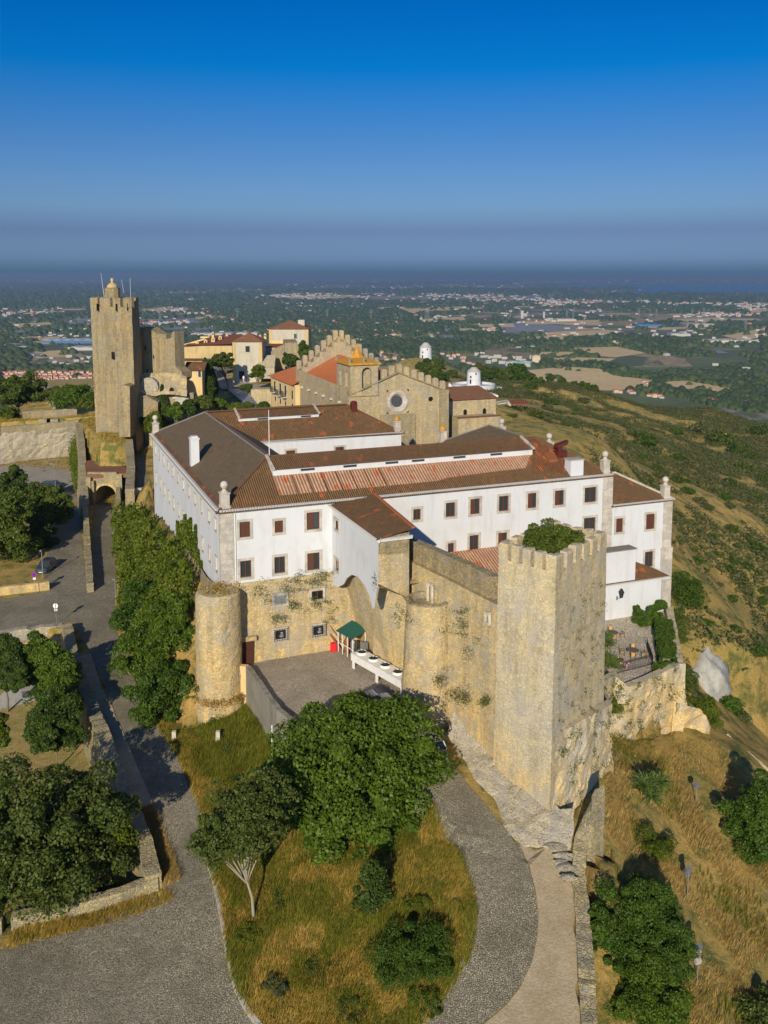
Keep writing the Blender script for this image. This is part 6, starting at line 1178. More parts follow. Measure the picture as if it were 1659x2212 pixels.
arched(mb, (0, yg, 0), EX, -EY, x0, x1, 7.5, PY(12, 600, 1462, yg).z, xc, 1.42, zs, 1.2, back=False, zb=8.3); mb.build('wall', M('keep_stone'), sg); mb = MB(); mb.box(xc - 2.2, xc + 2.2, yg + 1.3, yg + 1.8, 8, zs + 2); mb.build('back_wall', M('castle_stone'), sg)
mb = MB(); mb.box(PY(0, 322, 950, yg).x, PY(0, 330, 950, yg).x, yg - .3, yg - .003, 8.3, zs + 1.2); mb.build('pier', M('castle_stone'), sg)
wallpath([tuple(PY(12, 470, 1120, 207)[:2]) + (12, PY(12, 470, 1095, 207).z), tuple(PY(12, 640, 1240, 203)[:2]) + (10, PY(12, 640, 1215, 203).z), tuple(PY(12, 770, 1350, 199)[:2]) + (9, PY(12, 770, 1310, 199).z)], 1.2, 1.0, .08, .1).build('castle_wall', M('grey_stone'), label='narrow wall descending from the keep towards the cypress trees', cat='wall')
# fountain front
ft = thing('fountain_front', 'pale carved stone fountain front with a pediment, behind the cypress', 'fountain', tuple(PY(12, 1000, 1350, 203)))
slab(12, [(860, 1215), (1130, 1215), (1140, 1380), (870, 1380)], 197, 1.5, 'wall', 'grey_stone', ft); slab(12, [(918, 1262), (1000, 1195), (1082, 1262), (1082, 1275), (918, 1275)], 196.6, .4, 'pediment', 'dressed_stone', ft); slab(12, [(945, 1275), (1065, 1275), (1065, 1370), (945, 1370)], 196.7, .3, 'frame', 'dressed_stone', ft)
slab(12, [(960, 1370), (960, 1310), (975, 1290), (1010, 1283), (1040, 1295), (1050, 1315), (1050, 1370)], 196.3, .3, 'basin_niche', 'concrete', ft)
# helper: a plain house with a hipped or gabled roof
def house(name, label, c, x0, x1, ytop, ybot, Y, depth, wall, rf, rise=1.6, kind='hip', skew=0.0, quoin=True, over=.35, cat='house', zb=None):
    a, b = PY(c, x0, ytop, Y), PY(c, x1, ytop, Y); zt = (a.z + b.z) / 2; z0 = PY(c, x0, ybot, Y).z if zb is None else zb; w = b.x - a.x
    ang = skew; o = thing(name, label, cat, (a.x, Y, z0), ang, frame='own'); o['_loc'] = 1; h = zt - z0; m_ = MB(); m_.box(0, w, 0, depth, -2, h); m_.build('wall', M(wall), o)
    m_ = MB(); e_ = over
    if kind == 'hip':
        r_ = min(w, depth) / 2; q = [(-e_, -e_, h), (w + e_, -e_, h), (w + e_, depth + e_, h), (-e_, depth + e_, h)]; r0, r1 = ((r_, depth / 2, h + rise), (w - r_, depth / 2, h + rise)) if w >= depth else ((w / 2, r_, h + rise), (w / 2, depth - r_, h + rise))
        if w >= depth: roofpoly(m_, [q[0], q[1], r1, r0], EX); roofpoly(m_, [q[2], q[3], r0, r1], EX); roofpoly(m_, [q[1], q[2], r1], EY); roofpoly(m_, [q[3], q[0], r0], EY)
        else: roofpoly(m_, [q[0], q[1], r0], EX); roofpoly(m_, [q[2], q[3], r1], EX); roofpoly(m_, [q[1], q[2], r1, r0], EY); roofpoly(m_, [q[3], q[0], r0, r1], EY)
    elif kind == 'gable': roofpoly(m_, [(-e_, -e_, h), (-e_, depth + e_, h), (w / 2, depth + e_, h + rise), (w / 2, -e_, h + rise)], EY); roofpoly(m_, [(w + e_, -e_, h), (w + e_, depth + e_, h), (w / 2, depth + e_, h + rise), (w / 2, -e_, h + rise)], EY); m_.poly([(0, 0, h), (w, 0, h), (w / 2, 0, h + rise)])
    elif kind == 'gablex': roofpoly(m_, [(-e_, -e_, h), (w + e_, -e_, h), (w + e_, depth / 2, h + rise), (-e_, depth / 2, h + rise)], EX); roofpoly(m_, [(-e_, depth + e_, h), (w + e_, depth + e_, h), (w + e_, depth / 2, h + rise), (-e_, depth / 2, h + rise)], EX)
    elif kind == 'shed': roofpoly(m_, [(-e_, -e_, h), (w + e_, -e_, h), (w + e_, depth, h + rise), (-e_, depth, h + rise)], EX); m_.box(0, w, depth - .3, depth, h, h + rise)
    else: m_.box(-.1, w + .1, -.1, depth + .1, h, h + .15)
    m_.build('roof', M(rf), o)
    if quoin and name != 'town_house':
        for x in (-.04, w - .9): m_ = MB(); m_.box(x, x + .94, -.06, .3, -1, h - .02); m_.build('quoin', M('ochre_plaster'), o)
    return o, a, w, h, z0
def addwin(o, c, x0, x1, y0, y1, Y, a, z0, m='window_glass', nm='window'):
    p, q = PY(c, x0, y0, Y), PY(c, x1, y1, Y); m_ = MB(); m_.box(p.x - a.x - .1, q.x - a.x + .1, -.08, .05, q.z - z0 - .1, p.z - z0 + .1); fr = m_.build(nm, M('dressed_stone'), o); m_ = MB(); m_.box(p.x - a.x, q.x - a.x, -.1, -.02, q.z - z0, p.z - z0); m_.build('pane' if nm == 'window' else 'leaf', M(m), fr)
o, a, w, h, z0 = house('house', 'square cream tower house with a terracotta pyramid roof and one window, behind the round tree', 13, 668, 985, 375, 785, 258, 8.5, 'aged_plaster', 'village_tiles', 2.4)
addwin(o, 13, 808, 854, 420, 484, 258, a, z0); addwin(o, 13, 738, 798, 690, 775, 258, a, z0, 'door_brown', 'door')
o, a, w, h, z0 = house('house', 'big cream house with hipped tile roof and chimney, highest on the castle hill', 13, 1062, 1486, 238, 480, 300, 12, 'aged_plaster', 'village_tiles', 2.6)
addwin(o, 13, 1332, 1362, 287, 338, 300, a, z0, 'green_roof', 'door'); mb = MB(); p = PY(13, 1375, 200, 304); q = PY(13, 1445, 138, 304); mb.box(p.x - a.x, q.x - a.x, 4, 6, h, q.z - z0); mb.build('chimney', M('aged_plaster'), o)
o, a, w, h, z0 = house('house', 'low annex with a flat plum-red roof between the two cream houses', 13, 1003, 1225, 440, 640, 268, 16, 'aged_plaster', 'rust', 0.0, 'flat', quoin=False)
mb = MB(); mb.box(.3, w - .3, 15, 15.6, h, h + 1.2); mb.build('parapet', M('yellow_plaster'), o)
wl = thing('castle_wall', 'grey stone corner wall below the highest house, its left side in shade', 'wall', tuple(PY(13, 1300, 640, 262)))
slab(13, [(1232, 385), (1372, 382), (1400, 612), (1235, 640)], 262, 14, 'wall', 'grey_stone', wl, dx=-2)
slab(13, [(1072, 470), (1225, 400), (1232, 400), (1235, 670), (1075, 650)], 266, 1.2, 'wall', 'grey_stone', wl)
mb = MB()
for k in range(10): p = PY(13, 1025 + 2 * k, 655 - 15 * k, 254 + .9 * k); mb.box(p.x - 2.4, p.x + 2.4, p.y, p.y + 1.0, p.z - 3, p.z)
mb.build('stone_stair', M('pale_rock'), label='pale stone stair climbing between the tower house and the dark wall', cat='stair')
tw_ = thing('castle_wall', 'long sunlit cream terrace wall left of the square tower house', 'wall', tuple(PY(13, 400, 550, 262)))
slab(13, [(140, 432), (330, 420), (664, 418), (664, 552), (140, 552)], 262, 1.2, 'wall', 'ochre_plaster', tw_); slab(13, [(40, 432), (142, 432), (142, 552), (45, 552)], 262.5, 1, 'wall', 'aged_plaster', tw_)
mb = MB(); a, b = PY(13, 45, 575, 256), PY(13, 362, 575, 256); c2, d2 = PY(13, 362, 553, 261.8), PY(13, 45, 553, 261.8); roofpoly(mb, [a, b, c2, d2], EX); mb.build('roof', M('village_tiles'), tw_)
slab(13, [(80, 577), (350, 577), (350, 660), (80, 660)], 256.5, 4, 'wall', 'ochre_plaster', tw_)
pw = thing('castle_wing', 'flat-roofed castle wing with a row of yellow arched chimneys, behind the terrace wall', 'building', tuple(PY(13, 450, 420, 275)))
slab(13, [(70, 430), (660, 430), (660, 500), (70, 500)], 266, 26, 'wall', 'aged_plaster', pw)
mb = MB(); a, b = PY(13, 110, 418, 267), PY(13, 655, 400, 267); mb.poly([a, b, b + Vector((0, 22, 1.6)), a + Vector((6, 22, 1.6))]); mb.build('roof', M('rust'), pw)
slab(13, [(75, 415), (200, 385), (365, 335), (370, 350), (205, 402), (80, 428)], 272, 1, 'parapet', 'yellow_plaster', pw); slab(13, [(330, 350), (640, 350), (640, 372), (330, 372)], 284, 1, 'parapet', 'yellow_plaster', pw); slab(13, [(320, 318), (420, 318), (420, 335), (320, 335)], 292, 4, 'parapet', 'yellow_plaster', pw)
for x0, x1, y0, y1, Y_ in ((268, 302, 372, 416, 270), (357, 395, 348, 416, 272), (438, 476, 325, 410, 273), (443, 468, 265, 330, 276), (516, 552, 307, 390, 278), (592, 620, 292, 372, 284), (953, 978, 297, 345, 286), (1008, 1032, 282, 350, 286)):
    ch = slab(13, [(x0, y1), (x0, y0 + 14), ((x0 + x1) / 2 - 4, y0), ((x0 + x1) / 2 + 4, y0), (x1, y0 + 14), (x1, y1)], Y_, 1.6, 'chimney', 'yellow_plaster', pw)
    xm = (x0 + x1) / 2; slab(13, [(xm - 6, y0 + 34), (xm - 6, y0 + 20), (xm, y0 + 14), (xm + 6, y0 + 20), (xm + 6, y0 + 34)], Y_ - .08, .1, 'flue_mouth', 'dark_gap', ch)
o, a, w, h, z0 = house('house', 'small yellow chapel-like house with a dark brown gabled roof, left of the tall cypress', 12, 1055, 1215, 985, 1240, 203, 7, 'yellow_plaster', 'brown_tiles', 1.6, 'gablex', quoin=False, over=.6)
addwin(o, 12, 1178, 1205, 985, 1050, 203, a, z0)
slab(12, [(1100, 1150), (1170, 1120), (1180, 1260), (1105, 1290)], 214, 3, 'castle_wall', 'grey_stone', label='small arched stone wall piece beside the tall cypress', cat='wall')
slab(13, [(440, 680), (478, 680), (482, 830), (445, 830)], 222, 3, 'gate_pier', 'ochre_plaster', label='ochre masonry pier right of the tall cypress', cat='pier')
drape('plaza', [tuple(PY(13, x, y, 100)[:2]) if 0 else tuple(PZ(13, x, y, 14.6)[:2]) for x, y in ((480, 690), (640, 690), (680, 780), (1060, 800), (1060, 860), (900, 880), (770, 860), (680, 880), (560, 900), (490, 840))], .25, 'gravel_pale', fn=lambda x, y: x * 0 + 14.6)
drape('lawn', [tuple(PZ(13, x, y, 12.5)[:2]) for x, y in ((545, 890), (670, 880), (900, 1110), (500, 1120))], .2, 'lawn', fn=lambda x, y: x * 0 + 12.5)
rp_ = thing('ramp', 'grey slatted steel footbridge ramp with railings, beside the lawn', 'ramp', tuple(PZ(13, 800, 980, 13.5)))
ra, rb2 = PZ(13, 690, 880, 15.2), PZ(13, 940, 1100, 13.0)
mb = MB(); n = 26
for k in range(n): p = ra.lerp(rb2, k / n); q = ra.lerp(rb2, (k + .8) / n); mb.bar(p, q, 3.6, .12)
mb.build('deck', M('metal_grey'), rp_)
for s in (-1.8, 1.8):
    mb = MB(); d = (rb2 - ra).normalized(); nn = Vector((-d.y, d.x, 0)).normalized() * s; mb.bar(ra + nn + Vector((0, 0, 1)), rb2 + nn + Vector((0, 0, 1)), .07, .07)
    for k in range(15): p = ra.lerp(rb2, k / 14) + nn; mb.bar(p, p + Vector((0, 0, 1)), .06, .06)
    mb.build('railing', M('metal_grey'), rp_)
slab(13, [(865, 890), (1085, 885), (1085, 1095), (980, 1095), (870, 960)], 208, 4, 'retaining_wall', 'castle_stone', label='rough ochre retaining wall left of the yellow balcony house', cat='wall')
# yellow balcony house, along the church side
yu = 31.0; v0, _ = FVp(13, 1345, 900, yu); v1, _ = FVp(13, 1085, 900, yu); zt = (FVp(13, 1085, 735, yu)[1] + FVp(13, 1345, 852, yu)[1]) / 2
yh = thing('house', 'tall yellow house with three balconies and a bright orange roof, beside the church', 'house', (yu, v0, 14), frame='hotel')
mb = MB(); mb.box(yu, yu + 10, v0, v1, 8, zt); mb.build('wall', M('yellow_plaster'), yh)
mb = MB(); L_ = v1 - v0; roofpoly(mb, [(yu - .6, v0, zt), (yu - .6, v1 + .6, zt), (yu + 4.5, v1 - 4.5, zt + 2.4), (yu + 4.5, v0, zt + 2.4)], EY); roofpoly(mb, [(yu - .6, v1 + .6, zt), (yu + 10, v1 + .6, zt), (yu + 4.5, v1 - 4.5, zt + 2.4)], EX); roofpoly(mb, [(yu + 10, v0, zt), (yu + 10, v1 + .6, zt), (yu + 4.5, v1 - 4.5, zt + 2.4), (yu + 4.5, v0, zt + 2.4)], EY); mb.build('roof', M('orange_tiles'), yh)
for x, y0, y1 in ((1128, 790, 910), (1187, 815, 945), (1243, 838, 965)):
    vv, z1_ = FVp(13, x, y0, yu); z0_ = FVp(13, x, y1, yu)[1]; mb = MB(); mb.box(yu - .06, yu + .1, vv - .75, vv + .75, z0_, z1_); d_ = mb.build('balcony_door', M('dressed_stone'), yh); mb = MB(); mb.box(yu - .1, yu, vv - .45, vv + .45, z0_ + .1, z1_ - .2); mb.build('pane', M('window_glass'), d_)
    mb = MB(); mb.box(yu - .9, yu, vv - 1.1, vv + 1.1, z0_ - .15, z0_); b_ = mb.build('balcony', M('dressed_stone'), yh); mb = MB()
    for k in range(10): mb.box(yu - .9, yu - .86, vv - 1.1 + k * .235, vv - 1.06 + k * .235, z0_, z0_ + 1.1)
    mb.box(yu - .92, yu - .84, vv - 1.1, vv + 1.1, z0_ + 1.1, z0_ + 1.16); mb.box(yu - .9, yu, vv - 1.12, vv - 1.06, z0_ + 1.1, z0_ + 1.16); mb.build('balcony_rail', M('metal_dark'), b_)
for x, y0, y1 in ((1137, 965, 1010), (1191, 990, 1040), (1246, 1015, 1062), (1318, 905, 990), (1320, 1045, 1080)):
    vv, z1_ = FVp(13, x, y0, yu); z0_ = FVp(13, x, y1, yu)[1]; mb = MB(); mb.box(yu - .06, yu + .1, vv - .55, vv + .55, z0_ - .15, z1_ + .15); d_ = mb.build('window', M('dressed_stone'), yh); mb = MB(); mb.box(yu - .1, yu, vv - .35, vv + .35, z0_, z1_); mb.build('pane', M('window_glass'), d_)
# ------------------------------------------------------------------ church
ch = thing('church', 'stone fortified church with a rose window, crenellated gables and a bell turret', 'church', (40, 51, 14), frame='hotel')
CU0, CU1, CV = 31.9, 49.4, 51.0; CM = (CU0 + CU1) / 2; ZE, ZA = 25.2, 28.7; CVB = FVp(14, 205, 280, CU0)[0]
gz = lambda u: ZE + (ZA - ZE) * (1 - abs(u - CM) / (CU1 - CM))
rc = 23.75; mb = MB(); nseg = 28; RO, RI = 1.25, .9; ci = [(CM + RO * math.cos(2 * math.pi * k / nseg), rc + RO * math.sin(2 * math.pi * k / nseg)) for k in range(nseg)]
out = []
for k in range(nseg):
    a = 2 * math.pi * k / nseg; s_ = min((CU1 - CM) / max(abs(math.cos(a)), 1e-6), (2.2 if math.sin(a) > 0 else 9.75) / max(abs(math.sin(a)), 1e-6)); out.append((CM + s_ * math.cos(a), rc + s_ * math.sin(a)))
def prt(p): return (p[0], CV, p[1])
xs_ = sorted({CU0, CU1, CM, CM - 2.0, CM + 2.0, *[CU0 + k * 1.25 for k in range(14)]})
for a, b in zip(xs_[:-1], xs_[1:]):
    if CM - 2.0 - 1e-6 <= a and b <= CM + 2.0 + 1e-6: mb.poly([(a, CV, 12), (b, CV, 12), (b, CV, rc - 2), (a, CV, rc - 2)]); mb.poly([(a, CV, rc + 2), (b, CV, rc + 2), (b, CV, gz(b)), (a, CV, gz(a))])
    else: mb.poly([(a, CV, 12), (b, CV, 12), (b, CV, gz(b)), (a, CV, gz(a))])
for k in range(nseg):
    a0, a1 = 2 * math.pi * k / nseg, 2 * math.pi * (k + 1) / nseg
    def sq(a): s_ = 2.0 / max(abs(math.cos(a)), abs(math.sin(a))); return (CM + s_ * math.cos(a), rc + s_ * math.sin(a))
    mb.poly([prt(ci[k]), prt(sq(a0)), prt(sq(a1)), prt(ci[(k + 1) % nseg])])
mb.poly([(CU0, CVB, 10), (CU0, CV, 10), (CU0, CV, ZE), (CU0, CVB, ZE)]); mb.poly([(CU1, CV, 10), (CU1, CVB, 10), (CU1, CVB, ZE), (CU1, CV, ZE)]); mb.poly([(CU1, CVB, 10), (CU0, CVB, 10), (CU0, CVB, ZE), (CM, CVB, ZA + 2.5), (CU1, CVB, ZE)])
mb.build('wall', M('church_stone'), ch)
mb = MB()
for (r0, d0), (r1, d1) in (((1.9, -.12), (1.9, .05)), ((1.62, -.22), (1.9, -.12)), ((1.35, -.1), (1.62, -.22)), ((.98, .35), (1.35, -.1))):
    v = [(CM + r * math.cos(2 * math.pi * k / 32), CV + d, rc + r * math.sin(2 * math.pi * k / 32)) for r, d in ((r0, d0), (r1, d1)) for k in range(32)]; mb.add(v, [(k, (k + 1) % 32, 32 + (k + 1) % 32, 32 + k) for k in range(32)])
rs = mb.build('rose_window', M('dressed_stone'), ch); mb = MB(); mb.add([(CM + 1.0 * math.cos(2 * math.pi * k / 32), CV + .34, rc + 1.0 * math.sin(2 * math.pi * k / 32)) for k in range(32)], [tuple(range(32))]); mb.build('pane', M('dark_gap'), rs)
mb = MB()
for k in range(-5, 6):
    s_ = math.sqrt(max(0, 1 - (k * .19) ** 2)); h_ = k * .19
    for sg_ in (-1, 1):
        p = lambda t__: (CM + (h_ + t__ * sg_) * .7071, CV + .3, rc + (-h_ * sg_ + t__) * .7071); mb.bar(p(-s_), p(s_), .035, .03, up=(0, 1, 0))
mb.build('lattice', M('metal_grey'), rs)
mb = MB(); mb.box(37.4, 43.8, CV - .35, CV, 12, 21.6); mb.build('portal_masonry', M('grey_stone'), ch); mb = MB(); mb.box(48.3, 49.9, CV - .5, CV + .5, 10, 25.4); mb.build('buttress', M('grey_stone'), ch)
mb = MB(); mb.lathe((46.7, CV - .02, 23.9), [(.5, 0)], 12)
mb = MB(); mb.add([(46.7 + .42 * math.cos(2 * math.pi * k / 16), CV - .03, 23.9 + .42 * math.sin(2 * math.pi * k / 16)) for k in range(16)], [tuple(range(16))]); mb.build('round_window', M('dark_gap'), ch)
mb = MB(); mb.bar((CM, CV - .15, ZA + .02), (CU0, CV - .15, ZE + .02), .5, .18); mb.bar((CM, CV - .15, ZA + .02), (CU1, CV - .15, ZE + .02), .5, .18); mb.build('string_course', M('grey_stone'), ch)
def gmerl(v, u0, u1, zf, n, h=1.55, th=.6, w=.72):
    for k in range(n):
        ua = u0 + (u1 - u0) * (k + (1 - w) / 2) / n; ub = u0 + (u1 - u0) * (k + (1 + w) / 2) / n; z0 = min(zf(ua), zf(ub)) - .3; z1 = (zf(ua) + zf(ub)) / 2 + h; mb = MB()
        mb.add([(ua, v, z0), (ub, v, z0), (ub, v + th, z0), (ua, v + th, z0), (ua, v, z1 - .2), (ub, v, z1 - .2), (ub, v + th, z1 - .2), (ua, v + th, z1 - .2), (ua + .25, v, z1), (ub - .25, v, z1), (ub - .25, v + th, z1), (ua + .25, v + th, z1)], [(3, 2, 1, 0), (0, 1, 5, 4), (1, 2, 6, 5), (2, 3, 7, 6), (3, 0, 4, 7), (4, 5, 9, 8), (5, 6, 10, 9), (6, 7, 11, 10), (7, 4, 8, 11), (8, 9, 10, 11)]); mb.build('merlon', M('church_stone'), ch)
gmerl(CV + .1, 37.6, CU1 + .3, gz, 9); gz2 = lambda u: ZE + 1.0 + (6.6) * (1 - abs(u - CM) / (CU1 - CM)); gmerl(CVB - .4, CU0, CU1, gz2, 14, 1.7)
mb = MB(); mb.poly([(CU0, CVB - .4, ZE), (CU1, CVB - .4, ZE), (CU1, CVB - .4, gz2(CU1)), (CM, CVB - .4, gz2(CM)), (CU0, CVB - .4, gz2(CU0))]); mb.poly([(CU0, CV + .4, ZE), (CU0 + .02, CVB, ZE), (CU0 + .02, CVB, ZE + 1.6), (CU0 + .02, CV + .4, ZE + 1.0)]); mb.build('parapet', M('church_stone'), ch)
mb = MB(); roofpoly(mb, [(CU0 + .8, CV + 1, ZE + .2), (CU0 + .8, CVB - .5, ZE + .2), (CM, CVB - .5, ZA + .6), (CM, CV + 1, ZA - .3)], EY); roofpoly(mb, [(CU1 - .8, CV + 1, ZE + .2), (CU1 - .8, CVB - .5, ZE + .2), (CM, CVB - .5, ZA + .6), (CM, CV + 1, ZA - .3)], EY); mb.build('roof', M('orange_tiles'), ch)
for k in range(6):
    vv = CV + 4 + k * (CVB - CV) / 7; mb = MB(); mb.box(CU0 - .45, CU0, vv, vv + .5, 23.4, 23.8); mb.build('corbel', M('dressed_stone'), ch)
# bell turret
bt_ = MB(); BU0, BU1, BV0, BV1, BZ0, BZ1 = 32.1, 37.0, CV - .3, CV + 6.5, 25.0, 30.2
arched(bt_, (0, BV0, 0), EX, -EY, BU0, BU1, BZ0, BZ1, 35.0, .85, 28.9, .9, zb=25.7); mb = bt_
arched(mb, (BU0, 0, 0), EY, -EX, BV0, (BV0 + BV1) / 2, BZ0, BZ1, BV0 + 1.9, .5, 28.6, .4, zb=26.3, n=6); arched(mb, (BU0, 0, 0), EY, -EX, (BV0 + BV1) / 2, BV1, BZ0, BZ1, BV0 + 4.9, .5, 28.6, .4, zb=26.3, n=6)
mb.poly([(BU1, BV0, BZ0), (BU1, BV1, BZ0), (BU1, BV1, BZ1), (BU1, BV0, BZ1)]); mb.poly([(BU1, BV1, BZ0), (BU0, BV1, BZ0), (BU0, BV1, BZ1), (BU1, BV1, BZ1)]); tr_ = mb.build('bell_turret', M('church_stone'), ch)
mb = MB(); o_ = .4; mb.prism([(BU0 - o_, BV0 - o_), (BU1 + o_, BV0 - o_), (BU1 + o_, BV1 + o_), (BU0 - o_, BV1 + o_)], BZ1, BZ1 + .3); cx, cy = (BU0 + BU1) / 2, (BV0 + BV1) / 2
mb.add([(BU0 - o_, BV0 - o_, BZ1 + .3), (BU1 + o_, BV0 - o_, BZ1 + .3), (BU1 + o_, BV1 + o_, BZ1 + .3), (BU0 - o_, BV1 + o_, BZ1 + .3), (cx, cy, BZ1 + 1.2)], [(0, 1, 4), (1, 2, 4), (2, 3, 4), (3, 0, 4)]); mb.lathe((cx, cy, BZ1 + .7), [(1.35, 0), (1.0, .6), (.25, 1.6), (.3, 1.9), (.08, 2.6)], 8); mb.build('turret_roof', M('lichen_orange'), tr_)
for u, v in ((BU0, BV0), (BU1, BV0), (BU1, BV1), (BU0, BV1), (cx, BV0), (BU1, cy)): mb = MB(); mb.lathe((u, v, BZ1 + .3), [(.28, 0), (.28, .3), (.14, .45), (.2, .7), (.05, .95)], 6); mb.build('finial', M('grey_stone'), tr_)
# church annexe
ca_ = thing('church_annexe', 'low stone church annexe with a tiled lean-to roof and two arched windows', 'building', (54, 56, 13), frame='hotel')
AV = 56.0
def fup(c, x, y, v): return on_plane(c, x, y, v)
ua, ub = fup(15, 335, 600, AV)[0], fup(15, 762, 600, AV)[0]; zt = fup(15, 550, 512, AV)[1]
mb = MB(); mb.box(ua, ub, AV, AV + 9, 9, zt); mb.build('wall', M('church_stone'), ca_); mb = MB(); roofpoly(mb, [(ua - .2, AV - .4, zt), (ub + .4, AV - .4, zt), (ub - 1, AV + 5, zt + 1.8), (ua, AV + 5, zt + 1.8)], EX); roofpoly(mb, [(ub + .4, AV - .4, zt), (ub + .4, AV + 9, zt), (ub - 1, AV + 5, zt + 1.8)], EY); mb.build('roof', M('village_tiles'), ca_)
for x0, x1, y0, y1 in ((475, 505, 602, 672), (645, 675, 592, 662)):
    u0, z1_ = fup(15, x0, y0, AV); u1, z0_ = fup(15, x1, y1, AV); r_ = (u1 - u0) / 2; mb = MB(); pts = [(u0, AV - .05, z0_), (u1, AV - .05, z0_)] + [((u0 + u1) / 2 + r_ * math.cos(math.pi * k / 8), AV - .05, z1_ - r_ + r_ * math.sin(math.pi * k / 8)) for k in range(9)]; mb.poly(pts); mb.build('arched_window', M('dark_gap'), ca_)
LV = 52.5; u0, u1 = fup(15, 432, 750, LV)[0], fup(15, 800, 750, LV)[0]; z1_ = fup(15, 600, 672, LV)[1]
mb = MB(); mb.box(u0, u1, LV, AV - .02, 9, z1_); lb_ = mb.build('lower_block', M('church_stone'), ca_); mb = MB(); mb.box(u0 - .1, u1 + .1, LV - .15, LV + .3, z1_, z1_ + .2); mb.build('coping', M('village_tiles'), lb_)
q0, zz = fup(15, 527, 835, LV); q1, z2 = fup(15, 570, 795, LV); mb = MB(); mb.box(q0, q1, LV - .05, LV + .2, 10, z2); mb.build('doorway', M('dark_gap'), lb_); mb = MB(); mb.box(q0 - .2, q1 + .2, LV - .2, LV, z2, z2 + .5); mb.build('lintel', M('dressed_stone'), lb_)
# ------------------------------------------------------------------ windmills, bar terrace, pavilion
def windmill(label, c, xc, yb, Y, r, h, hr, grp='white windmill towers on the ridge'):
    p = PY(c, xc, yb, Y); o = thing('windmill_tower', label, 'windmill', tuple(p), group=grp); mb = MB(); mb.lathe(tuple(p), [(r * 1.05, -2), (r, 0), (r * .92, h), (r * .5, h)], 28); mb.build('wall', M('white_plaster'), o)
    mb = MB(); mb.lathe((p.x, p.y, p.z + h), [(r * 1.0, 0), (r * .42, hr * .85), (r * .3, hr)], 28); mb.build('cap', M('concrete'), o)
    for x, z in ((-.55, h * .08), (-.52, h * .55), (.2, h * .8)): mb = MB(); mb.box(p.x + x * r - .3, p.x + x * r + .3, p.y - r - .02, p.y - r * .75, p.z + z, p.z + z + (1.9 if z < 1 else .8)); mb.build('window' if z > 1 else 'door', M('dark_gap'), o)
    return o, p
w1, p = windmill('white windmill tower without sails inside a round white wall', 15, 567, 375, 440, 3.4, 5.9, 2.1)
rg = thing('ring_wall', 'round white enclosure wall around the near windmill', 'wall', (p.x, p.y, p.z)); mb = MB(); mb.lathe((p.x, p.y, p.z), [(10.6, -9), (10.3, 0), (9.6, 0), (9.6, -1), (0.1, -1)], 48, cap=False); mb.build('wall', M('white_plaster'), rg)
windmill('far weathered white windmill tower on its own grassy knoll', 15, 142, 153, 600, 4.1, 7.5, 3.0)
slab(15, [(430, 470), (470, 420), (600, 422), (655, 445), (640, 475)], 268, 4, 'bar_roof', 'terracotta', label='orange sloping roof of the bar behind the church annexe', cat='roof', dx=1)
slab(15, [(640, 455), (660, 442), (785, 480), (782, 492), (700, 478)], 266, 3, 'awning', 'white_metal', label='white awning beside the orange bar roof', cat='awning')
slab(15, [(345, 380), (360, 372), (410, 445), (385, 475), (345, 470)], 300, 3, 'ramp_wall', 'white_plaster', label='white ramp wall below the near windmill ring', cat='wall')
pv = thing('pavilion', 'dark wooden open pavilion on posts, on the slope right of the church annexe', 'pavilion', tuple(PY(15, 965, 600, 300)))
a = PY(15, 890, 545, 300); b = PY(15, 1045, 545, 300); mb = MB(); mb.add([(a.x, 297, a.z), (b.x, 297, b.z), (b.x, 304, b.z + .6), (a.x, 304, a.z + .6), (a.x, 297, a.z - .25), (b.x, 297, b.z - .25)], [(0, 1, 2, 3), (4, 5, 1, 0)]); mb.build('roof', M('rust'), pv)
for f_ in (.36, .55, .67, .95):
    x = a.x + (b.x - a.x) * f_; mb = MB(); mb.box(x - .12, x + .12, 297.2, 297.45, G(x, 297) - .5, a.z - .1); mb.build('post', M('wood_dark'), pv)
tf = thing('terrace_fence', 'low white railing round the bar terrace on the ridge', 'railing', tuple(PY(15, 800, 540, 285)))
for (x0, y0), (x1, y1) in (((765, 535), (865, 520)), ((865, 520), (895, 560))):
    a, b = PY(15, x0, y0, 285), PY(15, x1, y1, 285); mb = MB(); mb.bar(a, b, .06, .06); mb.bar(a - Vector((0, 0, .8)), b - Vector((0, 0, .8)), .3, .12)
    for k in range(9): q = a.lerp(b, k / 8); mb.bar(q, q - Vector((0, 0, .8)), .05, .05)
    mb.build('rail', M('white_metal'), tf)
p = PY(15, 790, 404, 440); car('small pale car parked right of the windmill ring wall', (p.x, 440, G(p.x, 440)), R(160), 'car_white', 4.2, 1.8, 1.45)
# bastion beyond the ditch
bn = thing('castle_bastion', 'pointed stone bastion with a grassy top beyond the ditch, left of the keep', 'bastion', tuple(PY(16, 640, 600, 292)))
tL, tA, tR = PY(16, 440, 255, 336), PY(16, 650, 362, 294), PY(16, 900, 335, 300); bL, bA, bR = PY(16, 470, 640, 336), PY(16, 640, 640, 294), PY(16, 900, 640, 300)
mb = facegrid([tL, tA, tR, tR + Vector((30, 30, 0))], [Vector((tL.x, tL.y, -8)), Vector((tA.x - .6, tA.y - .6, -10)), Vector((tR.x, tR.y - 1, -10)), Vector((tR.x + 30, tR.y + 30, -10))], 1.4, .2); mb.build('wall', M('church_stone'), bn)
mb = MB(); mb.poly([tuple(tL), tuple(tA), tuple(tR), tuple(tR + Vector((30, 30, 0))), tuple(tL + Vector((30, 12, 0)))]); mb.build('grass_top', M('dry_ground'), bn)
